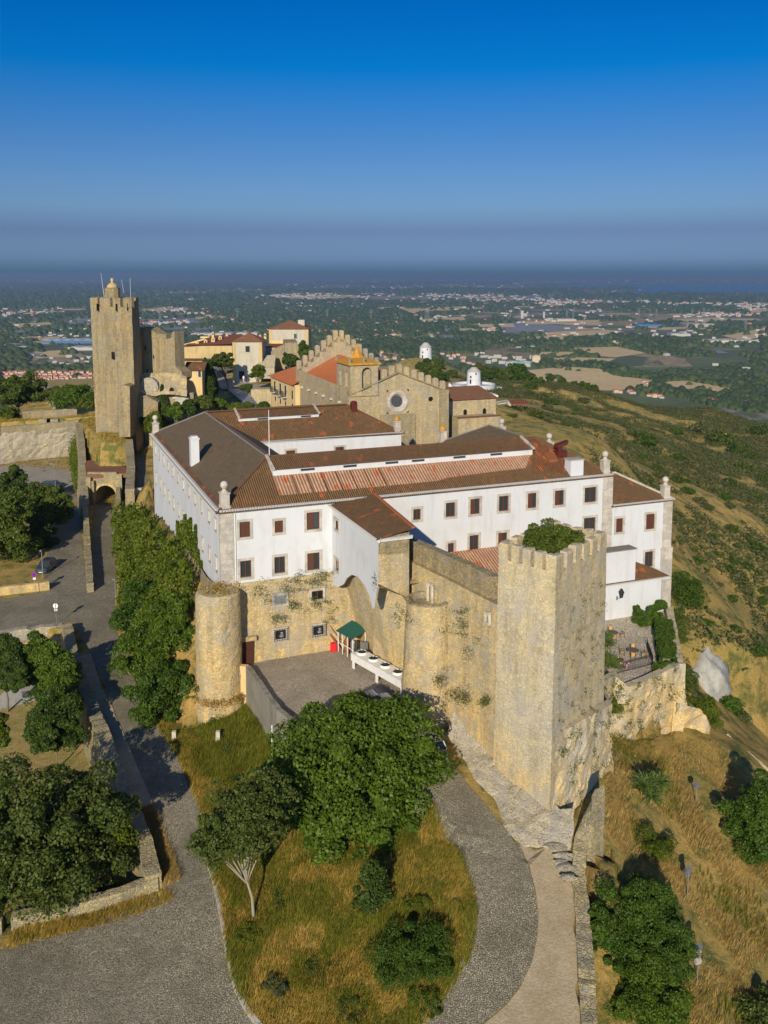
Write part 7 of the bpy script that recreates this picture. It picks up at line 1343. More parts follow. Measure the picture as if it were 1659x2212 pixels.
wallpath([tuple(tL[:2]) + (tL.z - 1, tL.z + .3), tuple(tA[:2]) + (tA.z - 1, tA.z + .3), tuple(tR[:2]) + (tR.z - 1, tR.z + .3)], 2.2, 2, .1, .1).build('parapet', M('grey_stone'), bn)
# two visitors by the tower house
def person(label, x, y, Y, top, leg):
    p = PY(13, x, y, Y); V_ = [(0, 0, .95), (0, 0, 1.2), (0, 0, 1.42), (0, 0, 1.52), (0, 0, 1.66), (.09, 0, .88), (.1, .02, .48), (.11, 0, .05), (-.09, 0, .88), (-.1, -.02, .48), (-.11, 0, .05), (.2, 0, 1.38), (.26, .02, 1.1), (.27, -.08, .85), (-.2, 0, 1.38), (-.26, .02, 1.1), (-.27, -.08, .85), (.11, -.12, .04), (-.11, -.12, .04)]
    E_ = [(0, 1), (1, 2), (2, 3), (3, 4), (0, 5), (5, 6), (6, 7), (0, 8), (8, 9), (9, 10), (2, 11), (11, 12), (12, 13), (2, 14), (14, 15), (15, 16), (7, 17), (10, 18)]; rad = [.15, .14, .16, .06, .11, .1, .07, .05, .1, .07, .05, .06, .05, .035, .06, .05, .035, .04, .04]
    me = bpy.data.meshes.new('person'); me.from_pydata(V_, E_, []); me.update(); o = bpy.data.objects.new('person', me); COL.objects.link(o); o.modifiers.new('skin', 'SKIN'); sv = me.skin_vertices[0].data
    for q, r_ in zip(sv, rad): q.radius = (r_, r_ * .85)
    sv[0].use_root = True; o.modifiers.new('sub', 'SUBSURF').levels = 1; me.materials.append(M(leg)); o.location = p; o['label'] = label; o['category'] = 'person'; o['group'] = 'people at the tower house'
    mb = MB(); mb.lathe((0, 0, .9), [(.19, 0), (.2, .2), (.23, .5), (.1, .56)], 10, sq=.75); c_ = mb.build('shirt', M(top)); c_.parent = o; mb = MB(); mb.lathe((0, .01, 1.6), [(.11, 0), (.12, .08), (.07, .16), (.01, .18)], 10); c_ = mb.build('hair', M('wood_dark')); c_.parent = o
person('person in white standing in front of the tower house door', 788, 805, 248, 'cloth_white', 'cloth_white'); person('person in dark clothes right of the one in white', 815, 805, 248, 'cloth_dark', 'cloth_dark')
# ------------------------------------------------------------------ foliage
def leafmesh(name, P, N, size, rs, asp=.6, bias=.6):
    """one diamond leaf per point; N: outward directions"""
    n = len(P); r = rs.normal(size=(n, 3)); d = N * bias + r * (1 - bias) * 1.2; d /= np.linalg.norm(d, axis=1)[:, None] + 1e-9
    t1 = np.cross(d, rs.normal(size=(n, 3))); t1 /= np.linalg.norm(t1, axis=1)[:, None] + 1e-9; t2 = np.cross(d, t1); s = (size * rs.uniform(.6, 1.35, n))[:, None]
    V = np.stack([P - t1 * s, P - t2 * s * asp + d * s * .15, P + t1 * s, P + t2 * s * asp + d * s * .15], 1).reshape(-1, 3)
    return npmesh(name, V, np.arange(4 * n).reshape(n, 4))
def crownpts(c, r, clumps, n, rs, cr=.34, low=-.55, clist=None, inner=.12):
    c = np.array(c, float); r = np.array(r, float)
    u = rs.normal(size=(clumps * 3, 3)); u /= np.linalg.norm(u, axis=1)[:, None]; u = u[u[:, 2] > low][:clumps]; m = len(u)
    r = r * 1.1; cc = c + u * r * rs.uniform(.5, .98, (m, 1)) * (.85 + .3 * rs.random((m, 1))); rad = cr * r.mean() * rs.uniform(.5, 1.3, m)
    if clist is not None: clist.extend(cc.tolist())
    k = rs.integers(0, m, n); w = rs.normal(size=(n, 3)); w /= np.linalg.norm(w, axis=1)[:, None]; w[:, 2] = np.where(rs.random(n) < .55, np.abs(w[:, 2]), w[:, 2])
    P = cc[k] + w * (rad[k] * rs.uniform(.72, 1.06, n))[:, None] * np.array([1, 1, .8]); ni = int(n * inner)
    w[:ni] = rs.normal(size=(ni, 3)); w[:ni] /= np.linalg.norm(w[:ni], axis=1)[:, None]; P[:ni] = c + w[:ni] * r * .62 * rs.uniform(.5, 1, (ni, 1)); w[:, 2] += .25
    return P, w / np.linalg.norm(w, axis=1)[:, None]
def tree(name, label, base, c, r, m, n=6000, leaf=.22, clumps=26, seed=1, trunk=.28, bark='bark', cr=.34, cat='tree', group=None, low=-.55, lean=None, limbs=7, asp=.6, extra=()):
    rs = np.random.default_rng(seed); b = Vector(base); o = thing(name, label, cat, tuple(b), group=group); cl = []
    P, Nn = crownpts(c, r, clumps, n, rs, cr, low, cl)
    for (dx, dy, dz, f, g) in extra:
        p2, n2 = crownpts((c[0] + dx, c[1] + dy, c[2] + dz), tuple(k * f for k in r), max(8, int(clumps * g)), int(n * g), rs, cr, low, cl); P = np.concatenate([P, p2]); Nn = np.concatenate([Nn, n2])
    me = leafmesh('crown', P - np.array(tuple(b)), Nn, leaf, rs, asp); link('crown', me, M(m), o)
    if trunk:
        mb = MB(); cv = Vector(c); fork = b.lerp(cv, .45) + Vector((0, 0, -.1)); mb.tube([b - Vector((0, 0, .5)), b.lerp(fork, .5) + Vector((.15, 0, 0)), fork], [trunk, trunk * .8, trunk * .65], 8)
        for q in cl[:limbs]: q = Vector(q); mb.tube([fork - Vector((0, 0, .3)), fork.lerp(q, .5) + Vector((0, 0, .3)), q], [trunk * .5, trunk * .3, trunk * .1], 6)
        mb.build('trunk', M(bark), o)
    return o
def ext(c, x0, x1, y0, y1, Y, dr=1.0, k=.9):
    a, b = PY(c, x0, (y0 + y1) / 2, Y), PY(c, x1, (y0 + y1) / 2, Y); t_, u_ = PY(c, x0, y0, Y), PY(c, x0, y1, Y); rx = (b.x - a.x) / 2; rz = (t_.z - u_.z) / 2 * k; cen = (a + b) / 2
    return (cen.x, cen.y, cen.z), (rx, rx * dr, rz)
def treepx(name, label, c, x0, x1, y0, y1, Y, m, dr=.9, k=.9, zb=None, bx=None, **kw):
    if kw.get('cat') == 'bush' and zb is None and Y < 150: Y = hitY(c, (x0 + x1) / 2, y1 - .3 * (y1 - y0), 48, 140)
    cen, r = ext(c, x0, x1, y0, y1, Y, dr, k)
    if k == 1.1: kw['extra'] = [(r[0] * .5, -.6, -r[2] * .5, .8, .5), (-r[0] * .55, .2, -r[2] * .6, .75, .5)]
    X = cen[0] if bx is None else PY(c, bx, (y0 + y1) / 2, Y).x; z = G(X, Y) if zb is None else zb
    return tree(name, label, (X, Y, min(z, cen[2] - r[2] * .6)), cen, r, m, **kw)
def on_ground(c, x, y, z0=-15):
    z = z0
    for _ in range(14): q = PZ(c, x, y, z); z = .5 * z + .5 * G(q.x, q.y)
    return q
# the big trees in front
treepx('fig_tree', 'huge round bright green fig tree in the middle of the grass bank', 0, 590, 952, 1478, 1825, 72, 'leaf_fig', dr=.85, k=.72, n=52000, leaf=.15, clumps=85, seed=3, trunk=.45, cr=.24, asp=.7, low=-.8, extra=[(-3.4, -1.5, -2.2, .62, .42), (1.2, -3.6, -3.6, .6, .4), (1.8, 1.0, -1.0, .6, .35), (-1.5, -4.2, -4.0, .45, .25)])
treepx('ash_tree', 'airy tree with pale forked trunks at the left edge of the grass bank', 0, 425, 600, 1700, 1885, 62.5, 'leaf_olive', bx=545, n=9000, leaf=.12, clumps=60, seed=4, extra=[(1.6, 1.6, 1.0, .8, .8), (-1.4, -.3, -.8, .6, .3)], trunk=.13, bark='bark_pale', cr=.25, limbs=22)
treepx('shrub', 'dark leafy sapling standing in the dry grass below the fig tree', 0, 772, 850, 1840, 2000, 61, 'leaf_dark', n=4000, leaf=.13, clumps=24, seed=5, trunk=.08, cr=.3, cat='shrub', asp=.35)
treepx('bush', 'dark green feathery juniper-like bush at the bottom right of the grass bank', 0, 795, 972, 2000, 2165, 54.5, 'leaf_hedge', n=22000, leaf=.10, clumps=55, seed=6, trunk=.1, cr=.28, cat='bush', asp=.25, k=.7)
treepx('oak_tree', 'huge dark dense tree filling the garden at the bottom left', 0, -70, 262, 1640, 1985, 68, 'leaf_olive', zb=-5.3, n=52000, leaf=.15, clumps=120, seed=7, trunk=.5, cr=.2, k=.9, low=-.8, extra=[(2.2, 2.2, -.6, .6, .3), (-3, -2.5, -1.2, .6, .3)])
treepx('shrub', 'yellow-green bush in the corner of the garden wall at bottom left', 0, 232, 300, 1770, 1900, 70, 'leaf_ivy', zb=-5, n=5000, leaf=.12, clumps=22, seed=8, trunk=.06, cat='shrub')
treepx('tree', 'green leafy tree against the left wall, above the garden slab', 0, 80, 158, 1395, 1500, 97, 'leaf_fig', zb=-4.3, k=1.1, low=-.95, n=16000, leaf=.15, clumps=40, seed=9, trunk=.15)
treepx('tree', 'rounded tree in the garden beside the stone retaining wall', 0, 50, 105, 1378, 1450, 101, 'leaf_fig', zb=-4.3, k=1.1, low=-.95, n=11000, leaf=.15, clumps=30, seed=10, trunk=.12)
treepx('tree', 'dark tree at the left edge of the garden behind the pallet fence', 0, -30, 50, 1375, 1470, 100, 'leaf_dark', zb=-4.3, k=1.1, low=-.95, n=15000, leaf=.15, clumps=34, seed=11, trunk=.15)
treepx('shrub', 'spreading green shrub in the garden, below the slab and beside the wall', 0, 68, 165, 1490, 1590, 88, 'leaf_dark', zb=-4.6, k=1.1, low=-.95, n=18000, leaf=.13, clumps=44, seed=12, trunk=.1, cat='shrub')
treepx('shrub', 'feathery yellow-green shrub against the left wall', 0, 138, 172, 1480, 1555, 90, 'leaf_ivy', zb=-4.6, n=3500, leaf=.12, clumps=16, seed=13, trunk=.05, cat='shrub', asp=.3)
treepx('pine_tree', 'large dark pine with bright tips at the left edge, above the junction', 0, -55, 72, 1065, 1250, 142, 'leaf_pine', n=22000, leaf=.22, clumps=80, seed=14, trunk=.3, cr=.22)
treepx('cedar_tree', 'yellow-green layered conifer beside the black saloon', 0, 42, 146, 1035, 1165, 158, 'leaf_pine', n=20000, leaf=.22, clumps=75, seed=15, trunk=.3, cr=.22, dr=.8)
treepx('tree', 'dark broadleaf tree at the left edge of the car park', 0, -20, 62, 1015, 1090, 172, 'leaf_dark', n=12000, leaf=.22, clumps=50, seed=16, trunk=.25, cr=.26)
treepx('tree', 'dark low tree over the shaded lane behind the grey car', 0, 60, 118, 1110, 1215, 150, 'leaf_dark', n=9000, leaf=.22, clumps=40, seed=17, trunk=.2)
treepx('cypress_hedge', 'big dark spreading evergreen at the far left, in front of the ditch', 0, -30, 104, 810, 890, 262, 'leaf_pine', n=26000, leaf=.3, clumps=100, seed=18, trunk=.4, cr=.2, cat='tree')
treepx('bush', 'bright yellow-green bush at the left edge of the grass terrace', 0, -15, 47, 882, 912, 243, 'leaf_ivy', n=6000, leaf=.25, clumps=30, seed=19, trunk=0, cat='bush')
treepx('bush', 'dark green bushy slope plant between the bastion and the keep', 0, 122, 205, 832, 888, 255, 'leaf_fig', n=14000, leaf=.28, clumps=60, seed=20, trunk=0, cat='bush')
treepx('bush', 'low clipped yellow-green hedge climbing towards the keep', 0, 165, 207, 862, 886, 240, 'leaf_ivy', n=4000, leaf=.22, clumps=26, seed=21, trunk=0, cat='hedge')
for k, (x0, x1, y0, y1, Y_, m) in enumerate(((0, 60, 1440, 1480, 95, 'leaf_dark'), (100, 170, 1440, 1510, 94, 'leaf_fig'), (60, 120, 1545, 1610, 86, 'leaf_dark'), (-20, 14, 1540, 1600, 86, 'leaf_ivy'), (20, 70, 1395, 1420, 104, 'leaf_ivy'))): treepx('shrub', ('dark shrub behind the pallet fence', 'leafy shrub between the wall and the slab', 'low dark shrub at the lower end of the garden', 'lime green shrub cut by the left edge', 'yellow-green shrub under the retaining wall')[k], 0, x0, x1, y0, y1, Y_, m, zb=-4.5, k=1.1, low=-.95, n=8000, leaf=.13, clumps=30, seed=180 + k, trunk=0, cat='shrub')
# ailanthus growth under the hotel
for k, (x0, x1, y0, y1, Y_, lb) in enumerate(((250, 345, 1255, 1370, 118, 'dark tree of long feathery leaves at the road, below the ivy'), (262, 400, 1340, 1460, 108, 'feathery-leaved tree of heaven in the middle of the green slope'), (290, 412, 1440, 1545, 98, 'lowest feathery-leaved tree beside the round tower'), (330, 412, 1290, 1400, 112, 'dark leafy tree close under the hotel corner'))):
    q = on_ground(0, (x0 + x1) / 2, y1 - 12, 3); Y_ = q.y - 1.2
    treepx('tree', lb, 0, x0 - 8, x1 + 8, y0, y1 + 6, Y_, 'leaf_hedge' if k % 2 == 0 else 'leaf_fig', n=17000, leaf=.22, clumps=54, seed=30 + k, trunk=.14, bark='bark_pale', cr=.28, asp=.3, limbs=16, low=-.9, k=1.0)
# ivy on the slope and creeping up the facade
rs = np.random.default_rng(41); zi = [tuple(p)[:2] for p in ZI]
bx0, bx1 = min(p[0] for p in zi), max(p[0] for p in zi); by0, by1 = min(p[1] for p in zi), max(p[1] for p in zi)
P = rs.uniform((bx0 - 1, by0), (bx1, by1), (300000, 2)); P = P[inpoly(zi, P[:, 0] - .3, P[:, 1])]; z = gheight(P[:, 0], P[:, 1]); lump = vnoise(P[:, 0] + z * .6, P[:, 1], 2.3, 21) * 1.9 + vnoise(P[:, 0], P[:, 1] + z, .8, 22) * .6
m_ = ~((P[:, 0] > RC[0] - 4.6) & (P[:, 1] < 96.5)); P = P[m_]; z = z[m_]; lump = lump[m_]; off_ = rs.uniform(-.15, .3, len(P)); V0 = np.stack([P[:, 0] - lump * .75, P[:, 1] - lump * .2, z + lump * .8 + off_ - .2], 1); nrm = np.tile(np.array([-.75, -.3, .6]), (len(P), 1))
hv = (P - np.array([A0.x, A0.y])) @ np.array([VX.x, VX.y]); keepm = V0[:, 2] < 15.2 - .13 * hv + (vnoise(hv, hv * 0, 1.2, 5) - .5) * 2; V0 = V0[keepm]; nrm = nrm[keepm]
ivm = leafmesh('ivy', V0, nrm, .17, rs, .8, .55); link('ivy', ivm, M('leaf_ivy'), label='bright green ivy blanket over the wall and slope below the hotel', cat='ivy')
rs = np.random.default_rng(42); Q = []
for v_, zt_, w_ in ((13.2, 16.4, .5), (14.6, 15.2, .5), (16.4, 16.4, .55), (12, 13.8, .8), (18.5, 15.6, .5), (20.3, 15.9, .7), (22.6, 14.5, 1.1), (26, 13.6, 1.5), (10.3, 13.0, .8)):
    n = 700; zz = rs.uniform(10.5, zt_, n); wv = w_ * (1 - .6 * (zz - 10.5) / (zt_ - 10.5)); vv = v_ + rs.normal(size=n) * wv * .5; uu = -.08 - rs.uniform(0, .25, n); X = A0.x + UX.x * uu + VX.x * vv; Y = A0.y + UX.y * uu + VX.y * vv; Q.append(np.stack([X, Y, zz], 1))
Q = np.concatenate(Q); link('creeper', leafmesh('creeper', Q, np.tile(np.array([-.93, -.37, .2]), (len(Q), 1)), .16, rs, .8, .6), M('leaf_ivy'), label='dark creeper shoots climbing the white left facade', cat='creeper')
# ivy curtain on the car park wall, hedge by the street gate
def leafbox(name, label, cat, pts, n, leaf, m, seed, spread=.5, nn=(0, -.6, .6), asp=.7):
    rs = np.random.default_rng(seed); A = np.array([tuple(p) for p in pts], float); k = rs.integers(0, len(A) - 1, n); t_ = rs.random((n, 1)); P = A[k] * (1 - t_) + A[k + 1] * t_ + rs.normal(size=(n, 3)) * spread * np.array([1, 1, .8]); return link(name, leafmesh(name, P, np.tile(np.array(nn, float), (n, 1)), leaf, rs, asp, .5), M(m), label=label, cat=cat)
def lb3(name, label, cat, lines, n, leaf, m, seed, spread=.4): # between two polylines
    rs = np.random.default_rng(seed); T_ = np.array([tuple(p) for p in lines[0]]); B_ = np.array([tuple(p) for p in lines[1]]); k = rs.integers(0, len(T_) - 1, n); a = rs.random((n, 1)); b = rs.random((n, 1)); P = (T_[k] * (1 - a) + T_[k + 1] * a) * (1 - b) + (B_[k] * (1 - a) + B_[k + 1] * a) * b + rs.normal(size=(n, 3)) * spread
    return link(name, leafmesh(name, P, np.tile(np.array((-.4, -.5, .6)), (n, 1)), leaf, rs, .7, .5), M(m), label=label, cat=cat)
lb3('ivy', 'pale green climber hanging on the wall beside the car park', 'ivy', ([PZ(16, 880, 880, 7.0), PZ(16, 905, 1050, 5.5), PZ(16, 925, 1230, 4.0), PZ(20, 1150, 300, 2.0)], [PZ(16, 835, 1120, .5), PZ(16, 850, 1200, .5), PZ(16, 860, 1300, .3), PZ(20, 1090, 420, .3)]), 9000, .2, 'leaf_ivy', 50, .5)
lb3('hedge', 'bright ivy hedge hanging over the wall above the street gate', 'hedge', ([PY(12, 590, 1455, 195), PY(12, 740, 1425, 192), PY(12, 770, 1430, 190)], [PY(12, 640, 1560, 194), PY(12, 720, 1600, 191), PY(12, 780, 1600, 190)]), 6000, .2, 'leaf_ivy', 51, .35)
# cypresses and garden trees behind the hotel
def cypress(label, c, xc, yt, yb, w, Y, seed, grp=None):
    t_, b = PY(c, xc, yt, Y), PY(c, xc, yb, Y); rr = (PY(c, xc + w / 2, yb, Y).x - b.x); rs = np.random.default_rng(seed); H_ = t_.z - b.z; n = 16000; h = rs.random(n) ** .8; ang = rs.uniform(0, 2 * math.pi, n)
    prof = rr * np.minimum(1, (1 - h) * 1.9) ** .8 * (.85 + .3 * vnoise(h * H_ * 1.2, ang * 1.6, .9, seed)) * rs.uniform(.8, 1.03, n); P = np.stack([prof * np.cos(ang), prof * np.sin(ang), h * H_], 1); N_ = np.stack([np.cos(ang), np.sin(ang), np.full(n, .7)], 1)
    o = thing('cypress_tree', label, 'tree', tuple(b), group=grp); link('crown', leafmesh('crown', P, N_, .2, rs, .45, .5), M('leaf_cypress'), o); mb = MB(); mb.tube([b - Vector((0, 0, 3)), b + Vector((0, 0, 1.5))], [.25, .2], 7); mb.build('trunk', M('bark'), o); return o
cypress('tall thick cypress in the middle of the castle garden', 12, 1258, 858, 1340, 195, 208, 61); cypress('smaller slender cypress beside the far hotel pinnacle', 12, 822, 1130, 1560, 130, 196, 62)
cypress('narrow dark cypress growing against the back of the tall one', 12, 1300, 880, 1300, 150, 214, 63)
treepx('tree', 'round-headed dark green tree on a leaning trunk, left of the tower house', 13, 425, 668, 492, 690, 246, 'leaf_olive', bx=620, zb=14.5, n=22000, leaf=.22, clumps=90, seed=64, trunk=.35, cr=.22)
for k, (x0, x1, y0, y1, Y_, m, lb) in enumerate(((100, 260, 1010, 1180, 190, 'leaf_dark', 'dark leafy tree between the two cypresses, behind the hotel roof'), (-30, 120, 1040, 1230, 188, 'leaf_fig', 'leafy tree left of the dark one behind the hotel roof'), (270, 470, 950, 1130, 196, 'leaf_olive', 'olive-green tree at the foot of the tall cypress'), (440, 590, 990, 1110, 200, 'leaf_fig', 'green bushy tree at the left edge of the lawn'), (640, 780, 1040, 1120, 186, 'leaf_ivy', 'rounded bright shrub below the steel ramp'), (760, 900, 1040, 1120, 186, 'leaf_olive', 'grey-green shrub beside the steel ramp'), (760, 880, 830, 920, 222, 'leaf_olive', 'feathery shrub at the top of the steel ramp'), (930, 1060, 1030, 1095, 196, 'leaf_hedge', 'low green hedge right of the steel ramp'))):
    treepx('tree' if k < 4 else 'shrub', lb, 13, x0, x1, y0, y1, Y_, m, zb=9, n=9000, leaf=.22, clumps=40, seed=65 + k, trunk=.15 if k < 4 else 0, cat='tree' if k < 4 else 'shrub')
treepx('tree', 'small lime-green tree with several stems in front of the tower house', 13, 862, 1012, 612, 790, 240, 'leaf_ivy', zb=14.5, n=7000, leaf=.22, clumps=34, seed=75, trunk=.2, limbs=9)
treepx('tree', 'round dark bush tree against the shaded castle wall', 13, 1205, 1362, 500, 670, 256, 'leaf_dark', zb=14, n=9000, leaf=.25, clumps=40, seed=76, trunk=.2)
treepx('tree', 'tall dark tree between the corner wall and the church gable', 13, 1392, 1480, 372, 590, 262, 'leaf_dark', zb=12, n=9000, leaf=.28, clumps=40, seed=77, trunk=.3); treepx('tree', 'wispy tree right of the tall dark one behind the church', 13, 1430, 1560, 450, 600, 258, 'leaf_olive', zb=12, n=6000, leaf=.25, clumps=34, seed=78, trunk=.2)
# pines and trees on the ridge
rl_ = [(50, 125, 190, 240, 430, 'leaf_dark'), (115, 190, 150, 210, 560, 'leaf_dark'), (225, 305, 180, 240, 540, 'leaf_dark'), (90, 270, 210, 330, 420, 'leaf_pine'), (180, 340, 270, 360, 400, 'leaf_dark'), (330, 420, 255, 320, 470, 'leaf_olive'), (560, 640, 195, 260, 520, 'leaf_olive'), (635, 720, 215, 300, 500, 'leaf_dark'), (700, 800, 225, 330, 480, 'leaf_dark'), (770, 900, 240, 360, 460, 'leaf_olive'), (860, 1030, 200, 300, 500, 'leaf_hedge'), (970, 1100, 280, 350, 540, 'leaf_dark'), (1100, 1190, 320, 385, 560, 'leaf_dark'), (1215, 1270, 290, 355, 700, 'leaf_dark'), (1315, 1370, 325, 372, 640, 'leaf_dark'), (1030, 1120, 370, 430, 420, 'leaf_dark'), (1425, 1475, 357, 395, 600, 'leaf_dark'), (1490, 1590, 362, 420, 580, 'leaf_dark'), (1580, 1659, 385, 440, 560, 'leaf_dark'), (200, 290, 155, 190, 590, 'leaf_olive')]
nm_ = ['dark tree behind the left church gable', 'round bush at the foot of the far windmill knoll', 'dark tree right of the far windmill', 'dense conifer behind the church parapet', 'dark tree just behind the right end of the church gable', 'light green tree left of the near windmill', 'flowering pale tree behind the near windmill', 'dark pine directly right of the near windmill', 'second dark pine right of the near windmill', 'broad olive-green pine right of the windmill', 'large bright umbrella pine on the ridge', 'grey-green trees at the end of the pine group', 'rounded tree where the ridge drops to the field', 'upright dark tree standing alone above the ridge', 'small round tree alone on the ridge line', 'dark tree below the umbrella pine', 'round dark tree on the skyline of the brown hill', 'broad dark tree on the skyline of the brown hill', 'dark tree at the right end of the brown skyline', 'low scrub on the far windmill knoll']
for k, (x0, x1, y0, y1, Y_, m) in enumerate(rl_):
    Y_ = hitY(15, (x0 + x1) / 2, y1 + 4, 330, 630)
    cen, r = ext(15, x0, x1, y0, y1, Y_); zg = G(cen[0], Y_); top = cen[2] + r[2]; bot = min(cen[2] - r[2], zg + 1.2); cen = (cen[0], Y_, (top + bot) / 2); tree('tree', nm_[k], (cen[0], Y_, zg), cen, (r[0] * 1.1, r[1], (top - bot) / 2), m, n=6000, leaf=.42, clumps=44, seed=90 + k, trunk=.35, low=-.9, group='trees along the ridge')
# right slope shrubs
treepx('olive_bush', 'large olive-green bush at the bottom, right of the boundary wall', 0, 1285, 1480, 1880, 2110, 62, 'leaf_hedge', n=42000, leaf=.10, low=-.6, extra=[(-1.0, -1.5, -1.0, .7, .4), (.7, -2.2, -1.4, .75, .5)], clumps=90, seed=120, trunk=.15, cr=.22, cat='bush', asp=.4, k=.7)
treepx('olive_bush', 'grey-green bush at the bottom edge, below the large one', 0, 1318, 1490, 2050, 2290, 57, 'leaf_fig', n=30000, leaf=.09, clumps=70, seed=121, trunk=.15, cr=.22, cat='bush', asp=.4, k=.7)
treepx('bush', 'narrow dark bush hugging the boundary wall at the bottom', 0, 1268, 1330, 1935, 2100, 61, 'leaf_hedge', n=10000, leaf=.09, clumps=36, seed=122, trunk=0, cat='bush', k=.7)
treepx('bush', 'dense dark green shrub at the right edge beside the path wall', 0, 1572, 1710, 1650, 1940, 78, 'leaf_hedge', n=36000, leaf=.11, clumps=90, seed=123, trunk=0, cr=.22, cat='bush', k=.7)
treepx('bush', 'light green bush cut by the bottom right corner', 0, 1575, 1710, 2140, 2260, 57, 'leaf_olive', n=12000, leaf=.10, clumps=40, seed=124, trunk=0, cat='bush', k=.7)
treepx('bush', 'soft green shrub under the yucca on the right slope', 0, 1345, 1450, 1775, 1860, 70, 'leaf_ivy', n=9000, leaf=.11, clumps=36, seed=125, trunk=0, cat='bush', asp=.25, k=.6)
for k, (x0, x1, y0, y1, Y_, m, lb) in enumerate(((1440, 1518, 1225, 1345, 103, 'leaf_hedge', 'dark hedge-like bush hanging off the slope above the sprayed rock'), (1432, 1500, 1420, 1520, 93, 'leaf_olive', 'feathery green bush between the terrace corner and the sprayed rock'), (1470, 1550, 1500, 1575, 91, 'leaf_ivy', 'yellow-green broom at the foot of the sprayed rock'), (1440, 1480, 1300, 1420, 100, 'leaf_olive', 'scrubby growth along the outside of the terrace wall'), (1285, 1345, 1490, 1545, 84, 'leaf_ivy', 'grassy green plant growing out of the terrace wall'))):
    treepx('bush', lb, 0, x0, x1, y0, y1, Y_, m, n=12000, leaf=.12, clumps=40, seed=130 + k, trunk=0, cat='bush', k=.8, asp=.35)
# bush on the tower top
tb = tree('tower_bush', 'dense dark green bush growing inside the square tower top', (14.4, 77.0, 19.7), (14.4, 76.9, 22.0), (2.5, 2.4, 1.8), 'leaf_pine', n=14000, leaf=.10, clumps=60, seed=140, trunk=0, cr=.25, cat='bush', low=-.1)
# terrace planting
def hedgebox(name, label, a, b, w, h, z0, m, seed, n=5000, leaf=.1):
    rs = np.random.default_rng(seed); a, b = Vector(a), Vector(b); L = (b - a).length; d = (b - a).normalized(); nn = Vector((-d.y, d.x, 0)); s = rs.random(n) * L; f = rs.random(n); q = rs.uniform(-w / 2, w / 2, n); zz = rs.uniform(0, h, n)
    top = f < .45; zz = np.where(top, h + rs.normal(size=n) * .06, zz); q = np.where(top, q, np.sign(q) * w / 2 + rs.normal(size=n) * .06); bul = (vnoise(s, s * 0 + seed, 1.0, seed) - .5) * .5; q = q * (1 + bul); zz = zz * (1 + bul * .5)
    P = np.stack([a.x + d.x * s + nn.x * q, a.y + d.y * s + nn.y * q, z0 + zz], 1); N_ = np.stack([nn.x * np.sign(q), nn.y * np.sign(q), np.full(n, .7)], 1); return link(name, leafmesh(name, P, N_, leaf, rs, .6, .5), M(m), label=label, cat='hedge')
hedgebox('hedge', 'clipped green hedge along the right parapet of the terrace', PZ(19, 1010, 330, 5.4), PZ(19, 1070, 800, 5.4), 1.5, 1.5, TER_Z, 'leaf_hedge', 150, 16000)
hedgebox('hedge', 'low clipped hedge in the front corner of the terrace', PZ(19, 930, 880, 5.0), PZ(19, 1130, 830, 5.0), 1.0, .9, TER_Z, 'leaf_hedge', 151, 5000)
treepx('shrub', 'rounded clipped shrub in front of the railing on the terrace', 19, 760, 925, 845, 950, 95.5, 'leaf_hedge', zb=TER_Z, n=5000, leaf=.09, clumps=24, seed=152, trunk=0, cat='shrub'); treepx('shrub', 'olive-green shrub at the front tip of the terrace', 19, 470, 700, 945, 1075, 91.5, 'leaf_ivy', zb=TER_Z, n=7000, leaf=.09, clumps=30, seed=153, trunk=0, cat='shrub')
treepx('climber', 'large leafy climber sprawling over the terrace pergola', 19, 690, 1010, 140, 400, 104, 'leaf_hedge', zb=TER_Z, n=16000, leaf=.12, clumps=50, seed=154, trunk=.12, cat='climber', dr=.7, limbs=12); treepx('shrub', 'small clipped ball shrub against the white annex wall', 19, 650, 745, 85, 235, 106, 'leaf_hedge', zb=TER_Z, n=4000, leaf=.11, clumps=22, seed=155, trunk=0, cat='shrub')
treepx('shrub', 'rounded shrub at the back corner of the terrace parapet', 19, 905, 1060, 30, 170, 106.5, 'leaf_hedge', zb=TER_Z, n=5000, leaf=.11, clumps=24, seed=156, trunk=0, cat='shrub')
def yucca(label, p, s, heads, seed):
    rs = np.random.default_rng(seed); o = thing('yucca', label, 'yucca', tuple(p)); mb = MB()
    for k in range(heads):
        a = rs.uniform(0, 6.28); r_ = rs.uniform(0, s * .55) if heads > 1 else 0; hd = Vector((p[0] + r_ * math.cos(a), p[1] + r_ * math.sin(a), p[2] + s * rs.uniform(.3, .8)))
        for j in range(34):
            az, el_ = rs.uniform(0, 6.28), rs.uniform(-.3, 1.4); L = s * rs.uniform(.45, .7); d = Vector((math.cos(az) * math.cos(el_), math.sin(az) * math.cos(el_), math.sin(el_))); w_ = d.cross(Vector((0, 0, 1))).normalized() * s * .045; tip = hd + d * L - Vector((0, 0, L * .15)); mid_ = hd + d * L * .5
            mb.add([tuple(hd - w_), tuple(hd + w_), tuple(mid_ + w_), tuple(tip), tuple(mid_ - w_)], [(0, 1, 2, 3, 4)])
    mb.build('leaves', M('leaf_yucca'), o); mb = MB(); mb.tube([Vector(p) - Vector((0, 0, .2)), Vector(p) + Vector((0, 0, s * .6))], [.09, .06], 6); mb.build('stem', M('bark'), o); return o
p = PZ(10, 915, 830, -2.6); yucca('spiky yucca clump in the middle of the right slope', (p.x, p.y, G(p.x, p.y)), 2.2, 11, 160)
p = PZ(19, 330, 640, TER_Z); yucca('spiky yucca beside the tower, behind the front one on the terrace', tuple(p), 1.7, 7, 161); p = PZ(19, 310, 900, TER_Z); yucca('larger yucca in front of the railing, against the tower', tuple(p), 2.0, 8, 162)
